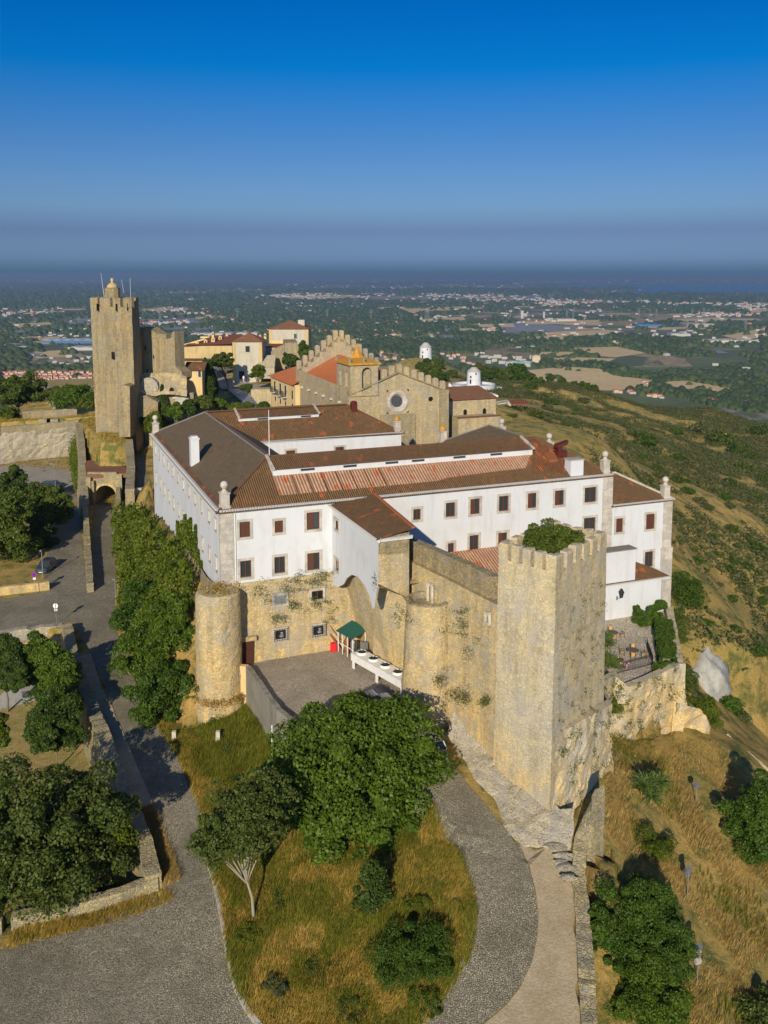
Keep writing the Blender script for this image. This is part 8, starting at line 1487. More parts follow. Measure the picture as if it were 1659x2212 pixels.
p = PZ(19, 450, 880, TER_Z); ol = thing('oleander', 'small oleander with pink flowers beside the terrace yuccas', 'shrub', tuple(p)); rs = np.random.default_rng(163); P_, N_ = crownpts((0, 0, .6), (.8, .7, .6), 14, 1500, rs); link('foliage', leafmesh('foliage', P_, N_, .09, rs), M('leaf_hedge'), ol); P_, N_ = crownpts((0, 0, .75), (.9, .8, .6), 14, 90, rs); link('flowers', leafmesh('flowers', P_, N_, .10, rs, .9), M('pink'), ol)
# small weeds rooted in the walls
rs = np.random.default_rng(170); wp = []
def weeds(P3, n, size, m, nm='wall_weeds', label=None):
    pts = np.array([tuple(q) for q in P3]); k = rs.integers(0, len(pts), n); P_ = pts[k] + rs.normal(size=(n, 3)) * size * .9; return link(nm, leafmesh(nm, P_, np.tile(np.array((-.2, -.8, .5)), (n, 1)), size * .42, rs, .35, .4), M(m), label=label, cat='weeds', kind='stuff')
tf_ = []
for k in range(130):
    t_ = rs.random(); z = rs.uniform(1, 19); f_ = 1 - (z - .5) / 20.7; C_ = corner(1 - f_); q = C_[1].lerp(C_[2], rs.uniform(.08, .98)); tf_.append((q.x + .04, q.y - .12, z))
weeds(tf_, 2400, .16, 'leaf_olive', label='tiny weeds dotted over the right face of the square tower')
tf_ = []
for k in range(130):
    i = rs.integers(0, 8); a = rs.random(); b = rs.random()
    q = TW_[i].lerp(TW_[i + 1], a).lerp(BW_[i].lerp(BW_[i + 1], a), b); tf_.append((q.x, q.y - .15, q.z))
weeds(tf_, 4500, .22, 'leaf_olive', label='tufts of weeds on the pale terrace wall')
tf_ = []
for (c, x, y, Yw, r_) in ((6, 345, 620, 75.9, 2.2), (6, 320, 520, 76.8, 1.2), (6, 300, 880, 77.4, 1.6), (6, 335, 910, 76.8, 1.0), (6, 445, 920, 75.0, .4), (6, 222, 820, 77.6, .5), (5, 950, 80, 95.3, 1.8), (5, 960, 300, 94.9, 2.0), (5, 1395, 285, 80.0, 1.3), (5, 1275, 110, 84.0, 1.0), (5, 560, 170, 91.3, 1.2), (5, 800, 110, 93.5, 1.6), (5, 900, 90, 94.6, 1.4), (5, 640, 330, 91.0, .5), (5, 880, 245, 94.0, .8), (5, 700, 155, 92.5, .9), (5, 735, 260, 92.3, .9)):
    q = PY(c, x, y, Yw)
    for k in range(10): tf_.append((q.x + rs.normal() * r_ * .35, q.y - .1, q.z + rs.normal() * r_ * .45))
weeds(tf_, 4200, .22, 'leaf_olive', label='hanging weeds on the ochre curtain wall and podium')
tf_ = []
for k in range(60): a = rs.uniform(0, 6.28); r_ = rs.uniform(0, 2.0); tf_.append((RC[0] + r_ * math.cos(a), RC[1] + r_ * math.sin(a), 13.55))
for k in range(70): a = rs.uniform(3.4, 6.0); tf_.append((RC[0] + 2.5 * math.cos(a), RC[1] + 2.5 * math.sin(a), 2.6))
weeds(tf_, 3500, .25, 'brown_grass', label='dry grass growing on top of the round tower and its ledge')
# ------------------------------------------------------------------ grass and scrub
def tufts(name, label, poly, n, h, m, seed, blades=6, zone=None, cat='grass', dens=None):
    rs = np.random.default_rng(seed); xs = [p[0] for p in poly]; ys = [p[1] for p in poly]; P = rs.uniform((min(xs), min(ys)), (max(xs), max(ys)), (n * 4, 2)); P = P[inpoly(poly, P[:, 0], P[:, 1])]
    if dens is not None: P = P[vnoise(P[:, 0], P[:, 1], dens[0], seed) > dens[1]]
    if zone is not None: P = P[zone(P[:, 0], P[:, 1])]
    P = P[:n]; z = gheight(P[:, 0], P[:, 1]); k = len(P); hh = h * rs.uniform(.4, 1.3, k) * (.5 + vnoise(P[:, 0], P[:, 1], 1.6, seed + 1)); lean = (vnoise(P[:, 0], P[:, 1], 2.2, seed + 2) - .5) * 3
    P = np.repeat(P, blades, 0); z = np.repeat(z, blades); hh = np.repeat(hh, blades) * rs.uniform(.6, 1.1, k * blades); lean = np.repeat(lean, blades); N = len(P)
    a = rs.uniform(0, 6.28, N); b0 = P + rs.normal(size=(N, 2)) * h * .22; w = h * .055; tx = b0[:, 0] + hh * (.35 * np.cos(a) + .45 * np.cos(lean)); ty = b0[:, 1] + hh * (.35 * np.sin(a) + .45 * np.sin(lean))
    V = np.stack([np.stack([b0[:, 0] - w * np.sin(a), b0[:, 1] + w * np.cos(a), z - .03], 1), np.stack([b0[:, 0] + w * np.sin(a), b0[:, 1] - w * np.cos(a), z - .03], 1), np.stack([tx, ty, z + hh], 1)], 1).reshape(-1, 3)
    return link(name, npmesh(name, V, np.arange(3 * N).reshape(N, 3)), M(m), kind='stuff', label=label, cat=cat)
tufts('dry_grass', 'tall dry golden grass covering the bank inside the road bend', ISL, 30000, .5, 'dry_grass', 200, 7); tufts('green_grass', 'patches of greener weeds on the grass bank', ISL, 26000, .55, 'green_grass', 201, 7, dens=(2.6, .45))
for k, (x, y, w, m) in enumerate(((620, 1950, 60, 'leaf_olive'), (540, 2020, 50, 'leaf_ivy'), (700, 2090, 70, 'leaf_olive'), (600, 2130, 50, 'leaf_shrub'), (900, 1960, 60, 'leaf_ivy'), (985, 1960, 40, 'leaf_olive'), (930, 2180, 50, 'leaf_olive'), (650, 1700, 50, 'leaf_ivy'), (500, 1620, 40, 'leaf_olive'), (470, 1560, 50, 'leaf_ivy'), (985, 2050, 50, 'leaf_ivy'), (760, 2180, 60, 'leaf_olive'))): treepx('shrub', 'low %s weed shrub on the grass bank, %s' % (('grey-green', 'lime')[m == 'leaf_ivy'], ('left of centre', 'at its left edge', 'near its lower middle', 'at its lower left', 'right of centre', 'at its right edge', 'at its lower right', 'just left of the fig tree', 'below the round tower', 'close to the round tower foot', 'at the lower right kerb', 'at its bottom tip')[k]), 0, x - w * .6, x + w * .6, y - w * .3, y + w * .25, hitY(0, x, y + w * .1, 48, 100), m, n=3500, leaf=.08, clumps=22, seed=500 + k, trunk=0, cat='shrub', asp=.3)
kb = PTZ(5, [(150, 1010), (40, 1050), (60, 1200), (300, 1400), (700, 1500), (720, 1130), (600, 1060), (480, 880), (400, 850)]); tufts('green_grass', 'yellow-green grass below the round tower and curved wall', kb, 7000, .6, 'green_grass', 202, 7)
rpoly = [(17.5, 70), (19.5, 77)] + [tuple(PZ(10, x, y, -2)[:2]) for x, y in ((640, 400), (1300, 300), (1700, 560))] + [(60, 80), (60, 36), (17.5, 36)]
tufts('dry_grass', 'rusty dry grass on the steep slope right of the boundary wall', rpoly, 32000, .42, 'brown_grass', 203, 6, dens=(2.5, .34)); tufts('green_grass', 'thin green weeds on the right slope', rpoly, 5000, .5, 'green_grass', 204, 6, dens=(5, .62))
tufts('dry_grass', 'dry weeds along the foot of the cream roadside wall', strip([tuple(p) for p in BWALL], .3, 1.6) if False else [(p.x, p.y) for p in [LWALL[-1] + Vector((1.2, -.2, 0)), BWALL[1], BWALL[3], BWALL[3] + Vector((.3, -1.6, 0)), BWALL[1] + Vector((.3, -1.7, 0)), LWALL[-1] + Vector((1.6, -1.3, 0))]], 1500, .4, 'dry_grass', 205, 6)
tufts('dry_grass', 'dark dry grass in the shaded strip beside the left wall', strip([p for p in LWALL[8:]], .6, 1.9), 1500, .5, 'brown_grass', 206, 6)
tufts('dry_grass', 'dry grass in the walled garden', [p[:2] for p in ZG], 7000, .35, 'dry_grass', 207, 5)
tufts('dry_grass', 'dry grass of the terrace and slope in front of the keep', [(-130, 229), (-60, 205), (-62, 178), (-50, 176), (-50, 195), (-60, 215), (-75, 262), (-140, 262)], 12000, .7, 'dry_grass', 208, 5)
rs = np.random.default_rng(210); n = 110000; P = np.stack([rs.uniform(38, 260, n), rs.uniform(90, 560, n)], 1); keep_ = (P[:, 0] < P[:, 1] * .47) & (P[:, 0] > 30 + (P[:, 1] - 90) * .03) & (vnoise(P[:, 0], P[:, 1], 16, 31) + .5 * vnoise(P[:, 0], P[:, 1], 5, 32) > .80 - .22 * smooth(70, 130, P[:, 0]) * smooth(200, 330, P[:, 1])) & ~inpoly(ZR, P[:, 0], P[:, 1]); P = P[keep_]
z = gheight(P[:, 0], P[:, 1]); sz = rs.uniform(.4, 1.2, len(P)) * (1 + P[:, 1] / 500); k = len(P); P3 = np.repeat(np.stack([P[:, 0], P[:, 1], z], 1), 9, 0); s12 = np.repeat(sz, 9)[:, None]; w = rs.normal(size=(len(P3), 3)); w /= np.linalg.norm(w, axis=1)[:, None]; w[:, 2] = np.abs(w[:, 2]); P3 = P3 + w * s12 * np.array([1, 1, .7])
me = leafmesh('scrub', P3, w, .26, rs, .7, .5); link('scrub', me, M('leaf_shrub'), kind='stuff', label='low dark scrub and broom covering the hillside', cat='scrub')
# individual bushes on the hillside
protos = []
for k in range(6):
    rs = np.random.default_rng(220 + k); P_, N_ = crownpts((0, 0, .55), (1, 1, .75), 16 + 3 * k, 1100, rs, .4, -.1); protos.append(leafmesh('bush', P_, N_, .13, rs, .7, .5)); protos[-1].materials.append(M(('leaf_dark', 'leaf_shrub', 'leaf_olive', 'leaf_dark', 'leaf_shrub', 'leaf_hedge')[k]))
BU = [(15, 1210, 620, 62), (15, 1330, 650, 38), (15, 1475, 635, 52), (15, 1565, 655, 30), (15, 1390, 560, 46), (15, 1320, 780, 32), (15, 1420, 830, 55), (15, 1380, 745, 55), (15, 1470, 775, 34), (15, 1350, 895, 55), (15, 1580, 920, 50), (15, 1060, 480, 60), (15, 1130, 520, 60), (15, 1250, 560, 70), (15, 1190, 490, 40), (15, 1540, 545, 60), (15, 1640, 615, 26), (15, 1640, 770, 34), (15, 1040, 690, 65), (15, 1000, 760, 45), (15, 1110, 760, 80), (15, 1090, 835, 60), (15, 1010, 830, 60), (15, 910, 700, 45), (15, 860, 670, 40), (15, 785, 610, 40), (15, 960, 620, 40), (15, 1510, 850, 26), (15, 1160, 870, 40), (15, 880, 410, 30), (15, 1440, 660, 26), (15, 870, 740, 40),
      (11, 50, 65, 50), (11, 200, 130, 50), (11, 560, 80, 70), (11, 620, 150, 95), (11, 690, 200, 60), (11, 610, 250, 45), (11, 870, 60, 60), (11, 820, 290, 40), (11, 700, 330, 55), (11, 720, 390, 50), (11, 870, 250, 60), (11, 940, 300, 50), (11, 470, 380, 35), (11, 380, 230, 36), (11, 860, 430, 60), (11, 930, 440, 55), (11, 950, 510, 60), (11, 1050, 590, 60), (11, 1100, 630, 55), (11, 1070, 370, 50), (11, 1160, 500, 60), (11, 1230, 560, 60), (11, 1270, 620, 50), (11, 900, 740, 50), (11, 980, 765, 55), (11, 1130, 850, 50), (11, 890, 890, 60), (11, 980, 950, 36), (11, 1110, 1000, 45), (11, 1180, 985, 45), (11, 1020, 1050, 60), (11, 1090, 1110, 36), (11, 1280, 800, 70), (11, 1400, 860, 60), (11, 1450, 940, 90), (11, 1300, 1050, 55), (11, 1400, 1080, 60), (11, 1490, 1130, 45), (11, 1250, 1090, 45), (11, 1340, 1190, 100), (11, 1380, 1270, 80), (11, 1530, 1270, 50), (11, 1280, 1330, 60), (11, 1140, 1340, 60), (11, 1190, 1350, 36), (11, 1190, 1215, 36), (11, 1530, 1350, 60), (11, 1240, 1430, 36), (11, 1310, 1520, 60), (11, 1110, 1530, 60), (11, 1250, 1640, 85), (11, 1420, 1600, 45), (11, 1500, 1640, 60), (11, 1430, 1700, 40), (11, 1380, 1780, 80), (11, 1480, 1830, 60), (11, 1300, 1850, 60), (11, 1500, 1930, 90), (11, 1260, 1950, 110), (11, 1380, 1990, 70), (11, 1320, 2110, 90), (11, 1460, 2130, 80), (11, 1000, 230, 50), (11, 1050, 60, 90), (11, 1200, 130, 110), (11, 1330, 200, 90), (11, 1500, 60, 80), (11, 1380, 330, 80), (11, 1520, 420, 60), (11, 1270, 440, 60), (11, 1450, 250, 60), (11, 1180, 280, 60), (11, 460, 410, 30), (11, 660, 440, 36), (11, 1360, 470, 50), (11, 1480, 560, 50), (11, 1330, 930, 40), (11, 1420, 1010, 36)]
rs = random.Random(5); nb = 0
for c, x, y, w in BU:
    q = on_ground(c, x, y)
    if q.y > 620 or q.y < 85: continue
    r_ = w * CR[c][2] * q.y / 2000 / 2 * 1.6; o = bpy.data.objects.new('bush', protos[rs.randrange(6)]); COL.objects.link(o); o.location = (q.x, q.y, G(q.x, q.y) - r_ * .25); o.scale = (r_ * rs.uniform(.9, 1.15), r_ * rs.uniform(.9, 1.15), r_ * rs.uniform(.8, 1.05)); o.rotation_euler = (0, 0, rs.uniform(0, 6.28)); nb += 1
    size = 'tiny' if r_ < 1.1 else 'small' if r_ < 1.9 else 'middling' if r_ < 2.8 else 'large' if r_ < 4 else 'very large'
    zone = 'just below the bar pavilion' if q.y > 260 and q.x < 75 else 'on the far brown hill near the skyline' if q.y > 300 else 'on the dry slope behind the hotel' if q.y > 190 and q.x < 80 else 'on the upper slope right of the hotel' if q.y > 160 else 'low on the slope near the right edge'
    o['label'] = f'{size} {("dark green", "grey-green", "olive")[protos.index(o.data) % 3]} rounded bush {zone}'; o['category'] = 'bush'; o['group'] = f'bushes {zone}'
# ------------------------------------------------------------------ the far plain: fields, woods, towns
ground_mat('field_ochre', ((.74, .54, .24), (.88, .66, .31), (.80, .60, .30)), sc=.02, pebble=0, bump=0); ground_mat('field_grey', ((.30, .31, .34), (.36, .36, .38), (.26, .27, .30)), sc=.03, pebble=0, bump=0); ground_mat('field_green', ((.14, .18, .06), (.20, .22, .08), (.12, .15, .06)), sc=.02, pebble=0, bump=0)
def field(pts, m, dz=.8):
    mb = MB(); P_ = [PLp(*q) for q in pts]; ar = sum(P_[i][0] * P_[(i + 1) % len(P_)][1] - P_[(i + 1) % len(P_)][0] * P_[i][1] for i in range(len(P_)))
    if ar < 0: P_ = P_[::-1]
    mb.poly([(x, y, PLAIN + dz) for x, y in P_]); mb.build('field', M(m), kind='structure')
FD = [([(1140, 800), (1220, 792), (1300, 797), (1330, 812), (1420, 822), (1400, 838), (1300, 845), (1240, 838), (1150, 830)], 'field_ochre'), ([(1420, 826), (1480, 822), (1560, 835), (1600, 845), (1540, 852), (1460, 842)], 'field_ochre'), ([(1235, 752), (1330, 749), (1400, 762), (1330, 772), (1250, 766)], 'field_ochre'), ([(1150, 712), (1240, 706), (1350, 716), (1300, 724), (1180, 728)], 'field_ochre'),
      ([(1040, 701), (1110, 697), (1250, 705), (1240, 714), (1130, 722), (1020, 716)], 'field_grey'), ([(1560, 725), (1659, 708), (1659, 728), (1600, 735)], 'field_ochre'), ([(1450, 690), (1560, 686), (1600, 694), (1500, 700)], 'field_ochre'), ([(300, 690), (440, 687), (445, 702), (310, 706)], 'field_grey'), ([(130, 690), (200, 687), (200, 702), (140, 705)], 'field_grey'), ([(300, 668), (400, 663), (420, 672), (310, 678)], 'field_ochre'), ([(0, 668), (190, 664), (190, 676), (0, 680)], 'field_green'),
      ([(850, 668), (1000, 662), (1050, 670), (900, 678)], 'field_ochre'), ([(900, 690), (1000, 684), (1010, 694), (920, 700)], 'field_ochre'), ([(600, 640), (760, 637), (800, 643), (640, 647)], 'field_ochre'), ([(300, 636), (430, 633), (430, 640), (310, 644)], 'field_green'), ([(20, 700), (110, 696), (120, 706), (30, 712)], 'field_ochre'), ([(60, 760), (130, 757), (150, 770), (80, 775)], 'field_ochre'), ([(1090, 640), (1200, 636), (1230, 642), (1120, 647)], 'field_grey'), ([(1600, 668), (1700, 662), (1700, 674), (1620, 679)], 'field_ochre')]
FD += [([(1180, 842), (1400, 845), (1500, 866), (1380, 890), (1230, 876)], 'field_green'), ([(1480, 775), (1600, 770), (1640, 790), (1500, 795)], 'field_green'), ([(1200, 770), (1330, 775), (1300, 788), (1180, 782)], 'field_ochre')]
rf_ = random.Random(77)
for k in range(150):
    y = 612 + 155 * rf_.random() ** 1.3; x = rf_.uniform(0, 1640); w = rf_.uniform(25, 95); h = (y - 600) * rf_.uniform(.025, .07); sk = rf_.uniform(-20, 20); FD.append(([(x, y), (x + w, y - rf_.uniform(0, h * .4)), (x + w + sk, y + h), (x + sk * .6, y + h * rf_.uniform(.8, 1.2))], rf_.choice(['field_ochre'] * 4 + ['field_green', 'field_green', 'field_grey'])))
for k, (q, m) in enumerate(FD): field(q, m, .3 + .01 * k)
# a road with a viaduct over the plain
mb = MB(); q = [PLp(*k) for k in ((1060, 722), (1180, 716), (1320, 712), (1450, 714), (1560, 706), (1700, 690))]
for a, b in zip(q[:-1], q[1:]): mb.bar((a[0], a[1], PLAIN + 3), (b[0], b[1], PLAIN + 3), 16, 2)
mb.build('highway', M('concrete_dark'), kind='structure')
t = NT('haze_wood'); MATS['haze_wood'] = M('far_tree')
def fbm(x, y, s, seed): return .5 * vnoise(x, y, s, seed) + .3 * vnoise(x, y, s * .42, seed + 1) + .2 * vnoise(x, y, s * .17, seed + 2)
fpolys = [[PLp(*k) for k in q] for q, m in FD] + [[PLp(*k) for k in ((a, b), (c_, b), (c_, d), (a, d))] for a, b, c_, d in ((1015, 764, 1172, 800), (0, 803, 205, 834), (952, 764, 1015, 795), (812, 762, 880, 786), (1325, 844, 1440, 866), (60, 764, 200, 792), (85, 720, 205, 762), (1530, 730, 1645, 745), (400, 716, 565, 730))]
def blobs(name, n, Y0, Y1, size, seed, thr, s, label):
    rs = np.random.default_rng(seed); Yv = Y0 * (Y1 / Y0) ** rs.random(n); P = np.stack([Yv * rs.uniform(-.46, .46, n), Yv], 1); keep_ = fbm(P[:, 0], P[:, 1] * .7, s, seed) > thr; rag = rs.random(n) > .025
    for fp_ in fpolys: keep_ &= ~(inpoly(fp_, P[:, 0], P[:, 1]) & rag)
    keep_ &= ~inpoly(wq, P[:, 0], P[:, 1]); P = P[keep_]; k = len(P); r = size * rs.uniform(.45, 1.3, k) * (P[:, 1] / Y0) ** .5; h = r * rs.uniform(.7, 1.1, k)
    ang = np.arange(6) * math.pi / 3; ring = [(1.0, 0.0), (.95, .55), (.5, .95)]; T = [(0, 0, 1.15)]
    tv = [(rr * math.cos(a), rr * math.sin(a), zz) for rr, zz in ring for a in ang] + T; tv = np.array(tv); V = tv[None] * np.stack([r, r, h], 1)[:, None, :] * (1 + rs.uniform(-.22, .22, (k, len(tv), 1))); V[:, :, 0] += P[:, 0:1]; V[:, :, 1] += P[:, 1:2]; V[:, :, 2] += PLAIN
    f = [(j * 6 + i, j * 6 + (i + 1) % 6, (j + 1) * 6 + (i + 1) % 6, (j + 1) * 6 + i) for j in range(2) for i in range(6)]; tf = [(12 + i, 12 + (i + 1) % 6, 18, 18) for i in range(6)]
    F_ = np.array(f)[None] + (np.arange(k) * 19)[:, None, None]; me = bpy.data.meshes.new(name); F3 = np.array([(12 + i, 12 + (i + 1) % 6, 18) for i in range(6)])[None] + (np.arange(k) * 19)[:, None, None]
    Q = F_.reshape(-1, 4); T3 = F3.reshape(-1, 3); me.vertices.add(k * 19); me.vertices.foreach_set('co', V.astype(np.float32).ravel()); nl = Q.size + T3.size; me.loops.add(nl); me.loops.foreach_set('vertex_index', np.concatenate([Q.ravel(), T3.ravel()]).astype(np.int32)); me.polygons.add(len(Q) + len(T3))
    me.polygons.foreach_set('loop_start', np.concatenate([np.arange(len(Q)) * 4, Q.size + np.arange(len(T3)) * 3]).astype(np.int32)); me.polygons.foreach_set('loop_total', np.concatenate([np.full(len(Q), 4), np.full(len(T3), 3)]).astype(np.int32)); me.update(calc_edges=True); me.shade_smooth()
    return link(name, me, M('far_tree'), kind='stuff', label=label, cat='wood')
blobs('wood', 46000, 900, 3200, 6, 301, .43, 420, 'dark pine woods on the plain just beyond the castle hill'); blobs('wood', 24000, 3000, 8000, 11, 302, .43, 900, 'woods across the middle of the plain'); blobs('wood', 14000, 7500, 24000, 26, 303, .46, 2200, 'woods fading into the haze near the horizon')
# houses: mesh with white walls and a red or grey roof
def hmesh(kind, w, d, h, seed):
    mb = MB(); mb.box(-w / 2, w / 2, -d / 2, d / 2, 0, h); nb_ = len(mb.f); e_ = .4
    if kind == 'flat': mb.box(-w / 2 - .2, w / 2 + .2, -d / 2 - .2, d / 2 + .2, h, h + .5)
    else:
        r_ = d * .28; mb.add([(-w / 2 - e_, -d / 2 - e_, h), (w / 2 + e_, -d / 2 - e_, h), (w / 2 + e_, d / 2 + e_, h), (-w / 2 - e_, d / 2 + e_, h), (-w / 2 + (d * .3 if kind == 'hip' else -e_), 0, h + r_), (w / 2 - (d * .3 if kind == 'hip' else -e_), 0, h + r_)], [(0, 1, 5, 4), (2, 3, 4, 5), (1, 2, 5), (3, 0, 4)])
    nr = len(mb.f)
    for fl in range(max(1, int(h / 3.2))):
        for k in range(int(w / 3.4)): x = -w / 2 + 1.7 + k * 3.4; z = 1.1 + fl * 3.2; mb.poly([(x - .5, -d / 2 - .06, z), (x + .5, -d / 2 - .06, z), (x + .5, -d / 2 - .06, z + 1.3), (x - .5, -d / 2 - .06, z + 1.3)])
    me = bpy.data.meshes.new('town_house'); me.from_pydata([tuple(v) for v in mb.v], [], mb.f); me.update()
    mi = [0] * nb_ + [1] * (nr - nb_) + [2] * (len(mb.f) - nr); me.polygons.foreach_set('material_index', mi); return me
plain('town_red', (.48, .13, .065), .85, var=.25, sc=.2); plain('town_grey', (.42, .42, .42), .8, var=.2, sc=.1); plain('town_cream', (.62, .52, .36), .85, var=.1, sc=.1); plain('teal_panel', (.12, .38, .36), .6)
def setm(me, a, b): me.materials.append(M(a)); me.materials.append(M(b)); me.materials.append(M('dark_gap')); return me
HM = {'red': [setm(hmesh('gable', 12, 8, 5.5, 1), 'town_white', 'town_red'), setm(hmesh('hip', 14, 9, 4.5, 2), 'town_white', 'town_red'), setm(hmesh('gable', 9, 8, 7, 3), 'town_cream', 'town_red')], 'white': [setm(hmesh('flat', 16, 10, 6.5, 4), 'town_white', 'town_white'), setm(hmesh('flat', 12, 9, 4, 5), 'town_white', 'town_grey'), setm(hmesh('hip', 15, 9, 4, 6), 'town_white', 'town_grey')], 'block': [setm(hmesh('flat', 34, 12, 14, 7), 'town_white', 'town_white'), setm(hmesh('flat', 26, 13, 17, 8), 'town_white', 'town_grey'), setm(hmesh('flat', 40, 12, 10, 9), 'town_white', 'town_grey')]}
rs = random.Random(11); cnt = 0
def hput(x, y, kind, label, group, cat='house', s=1.0, rz=None, nm='town_house'):
    p = PZ(0, x, y, PLAIN); o = bpy.data.objects.new(nm, rs.choice(HM[kind])); COL.objects.link(o); o.location = (p.x, p.y, PLAIN); k = s * rs.uniform(.85, 1.2); o.scale = (k, k, k); o.rotation_euler = (0, 0, rs.uniform(-.5, .5) if rz is None else rz); _tag(o, label, cat, group, None)
for j in range(5):
    for i in range(17): hput(8 + i * 12.2 + (j % 2) * 5 + rs.uniform(-2, 2), 807 + j * 4.4 + rs.uniform(-.8, .8), 'red', 'small white house with a red roof in the terraced rows left of the keep', 'red-roofed houses left of the keep', s=.85, rz=rs.uniform(-.15, .15))
for x, y in [(70, 770), (92, 768), (112, 775), (120, 784), (150, 772), (165, 781), (178, 776), (190, 783), (195, 775), (30, 762), (10, 766), (133, 786), (146, 790), (105, 792), (42, 728), (55, 722), (175, 790), (60, 775)]: hput(x, y, 'white', 'white villa scattered in the trees above the red-roofed rows', 'white villas left of the keep', s=.9)
for x, y in [(968, 770), (980, 772), (990, 768), (1000, 775), (975, 776), (1000, 782), (955, 766), (1012, 786), (1025, 790), (1040, 792)]: hput(x, y, 'red', 'white house with a red roof in the town beside the near windmill', 'town houses beside the windmill', s=1.0)
for x, y in [(820, 770), (832, 774), (843, 768), (852, 776), (862, 770), (835, 780), (872, 778), (824, 764)]: hput(x, y, 'red', 'white house with a red roof seen over the church gable', 'town houses over the church gable', s=.9)
for x, y in [(1030, 768), (1046, 772), (1060, 775), (1075, 773), (1090, 776), (1105, 774), (1120, 778), (1068, 782), (1085, 786), (1098, 790), (1130, 784), (1040, 764), (1150, 775), (1138, 792), (1055, 785)]: hput(x, y, 'block', 'long white apartment block in the town beyond the pines', 'apartment blocks beyond the pines', 'apartment block', s=.55, nm='apartment_block')
for x, y in [(1185, 752), (1195, 748), (1205, 756), (1212, 758), (1128, 748), (1140, 746), (1150, 750), (1120, 752), (1108, 746), (1225, 754)]: hput(x, y, 'red' if x > 1180 else 'white', 'pale house at the edge of the town, above the ochre fields', 'houses at the edge of the town', s=1.0)
for x, y in [(1330, 849), (1341, 850), (1360, 848), (1366, 851), (1405, 857), (1415, 859), (1424, 858), (1430, 861), (1535, 869), (1545, 871), (1600, 862), (1612, 872), (1392, 826), (1400, 830)]: hput(x, y, 'red', 'farmhouse with an orange-red roof among the pines below the brown hill', 'farmhouses below the brown hill', s=.8)
for x, y in [(1240, 742), (1260, 732), (1300, 728), (1330, 740), (1420, 741), (1480, 755), (1590, 750), (1545, 790), (1440, 768), (1100, 735), (1020, 738), (960, 732), (900, 735), (870, 738), (850, 728), (910, 722), (1610, 800), (1500, 720), (1380, 722), (925, 728)]: hput(x, y, 'white', 'lone white house among woods on the near plain', 'lone houses on the plain')
def factory(label, x0, x1, yb, h, depth, wall, rf, cat='factory', nm='factory'):
    a, b = PZ(0, x0, yb, PLAIN), PZ(0, x1, yb, PLAIN); o = thing(nm, label, cat, (a.x, a.y, PLAIN), 0.0, frame='own', group='warehouses on the plain'); o['_loc'] = 1; w = b.x - a.x; mb = MB(); mb.box(0, w, 0, depth, 0, h); mb.build('wall', M(wall), o)
    mb = MB(); nb_ = max(1, int(w / 30))
    for k in range(nb_): x = w * k / nb_; x2 = w * (k + 1) / nb_; mb.add([(x, -1, h), (x2, -1, h), ((x + x2) / 2, -1, h + 2.5), (x, depth, h), (x2, depth, h), ((x + x2) / 2, depth, h + 2.5)], [(0, 1, 2), (0, 2, 5, 3), (1, 4, 5, 2), (3, 5, 4)])
    mb.build('roof', M(rf), o)
factory('long white factory hall with a blue lower wall, left of the keep', 90, 200, 742, 11, 90, 'blue_cladding', 'town_white'); factory('second white warehouse just below the blue-walled hall', 146, 200, 757, 9, 60, 'town_white', 'town_white'); factory('grey warehouse at the left edge of the plain', 0, 34, 752, 9, 60, 'town_grey', 'town_grey'); factory('small dark warehouse beside the grey one at the left', 36, 62, 754, 7, 50, 'concrete', 'town_grey')
factory('wide white warehouse behind the castle chimneys', 412, 500, 726, 9, 70, 'town_white', 'town_white'); factory('white warehouse seen between the two castle houses', 510, 560, 724, 8, 60, 'town_white', 'town_white'); factory('long white shed by the highway on the right plain', 1535, 1640, 741, 8, 50, 'town_white', 'town_white'); factory('white warehouse beside the highway viaduct', 1450, 1492, 726, 9, 60, 'town_white', 'town_grey'); factory('low blue-roofed factory in the right middle distance', 1375, 1480, 706, 10, 80, 'blue_cladding', 'blue_cladding'); factory('pale grey cement works on the right plain', 1485, 1545, 708, 16, 120, 'concrete', 'concrete'); factory('white industrial hall near the horizon in the centre', 1203, 1245, 694, 10, 90, 'town_white', 'town_white')
factory('teal and white school building beyond the umbrella pine', 1095, 1150, 790, 9, 30, 'teal_panel', 'town_white', 'school', 'school'); factory('cream apartment tower at the right end of the town', 1150, 1167, 783, 17, 20, 'town_cream', 'town_cream', 'apartment block', 'apartment_tower')
for x, y, h, r_ in ((1128, 688, 42, 7), (1175, 687, 34, 5)): p = PZ(0, x, y, PLAIN); mb = MB(); mb.box(p.x - r_, p.x + r_, p.y, p.y + 2 * r_, PLAIN, PLAIN + h); mb.build('silo', M('town_white'), label='taller white silo tower standing on the plain' if h > 40 else 'shorter white silo tower standing on the plain', cat='silo')
# distant settlements: too many to count
rs2 = np.random.default_rng(400); cl = [(250, 645, 90, 4, 90), (640, 640, 90, 5, 110), (430, 672, 80, 6, 90), (600, 662, 60, 6, 90), (700, 655, 120, 8, 120), (120, 652, 60, 5, 60), (1250, 655, 120, 4, 140), (1480, 652, 90, 4, 120), (1600, 662, 90, 7, 110), (1100, 650, 120, 5, 90), (1000, 640, 110, 4, 70), (1560, 680, 60, 5, 60), (880, 685, 80, 6, 60), (1350, 668, 100, 6, 70), (60, 680, 60, 8, 50), (980, 622, 40, 1.5, 70), (480, 620, 200, 4, 110), (1290, 630, 60, 3, 60), (100, 625, 120, 6, 80), (350, 700, 60, 5, 40), (760, 700, 60, 8, 40)]
Q = []
for x, y, sxx, syy, n in cl: Q += [(rs2.normal(x, sxx * .55), max(603, rs2.normal(y, syy * .55))) for _ in range(n)]
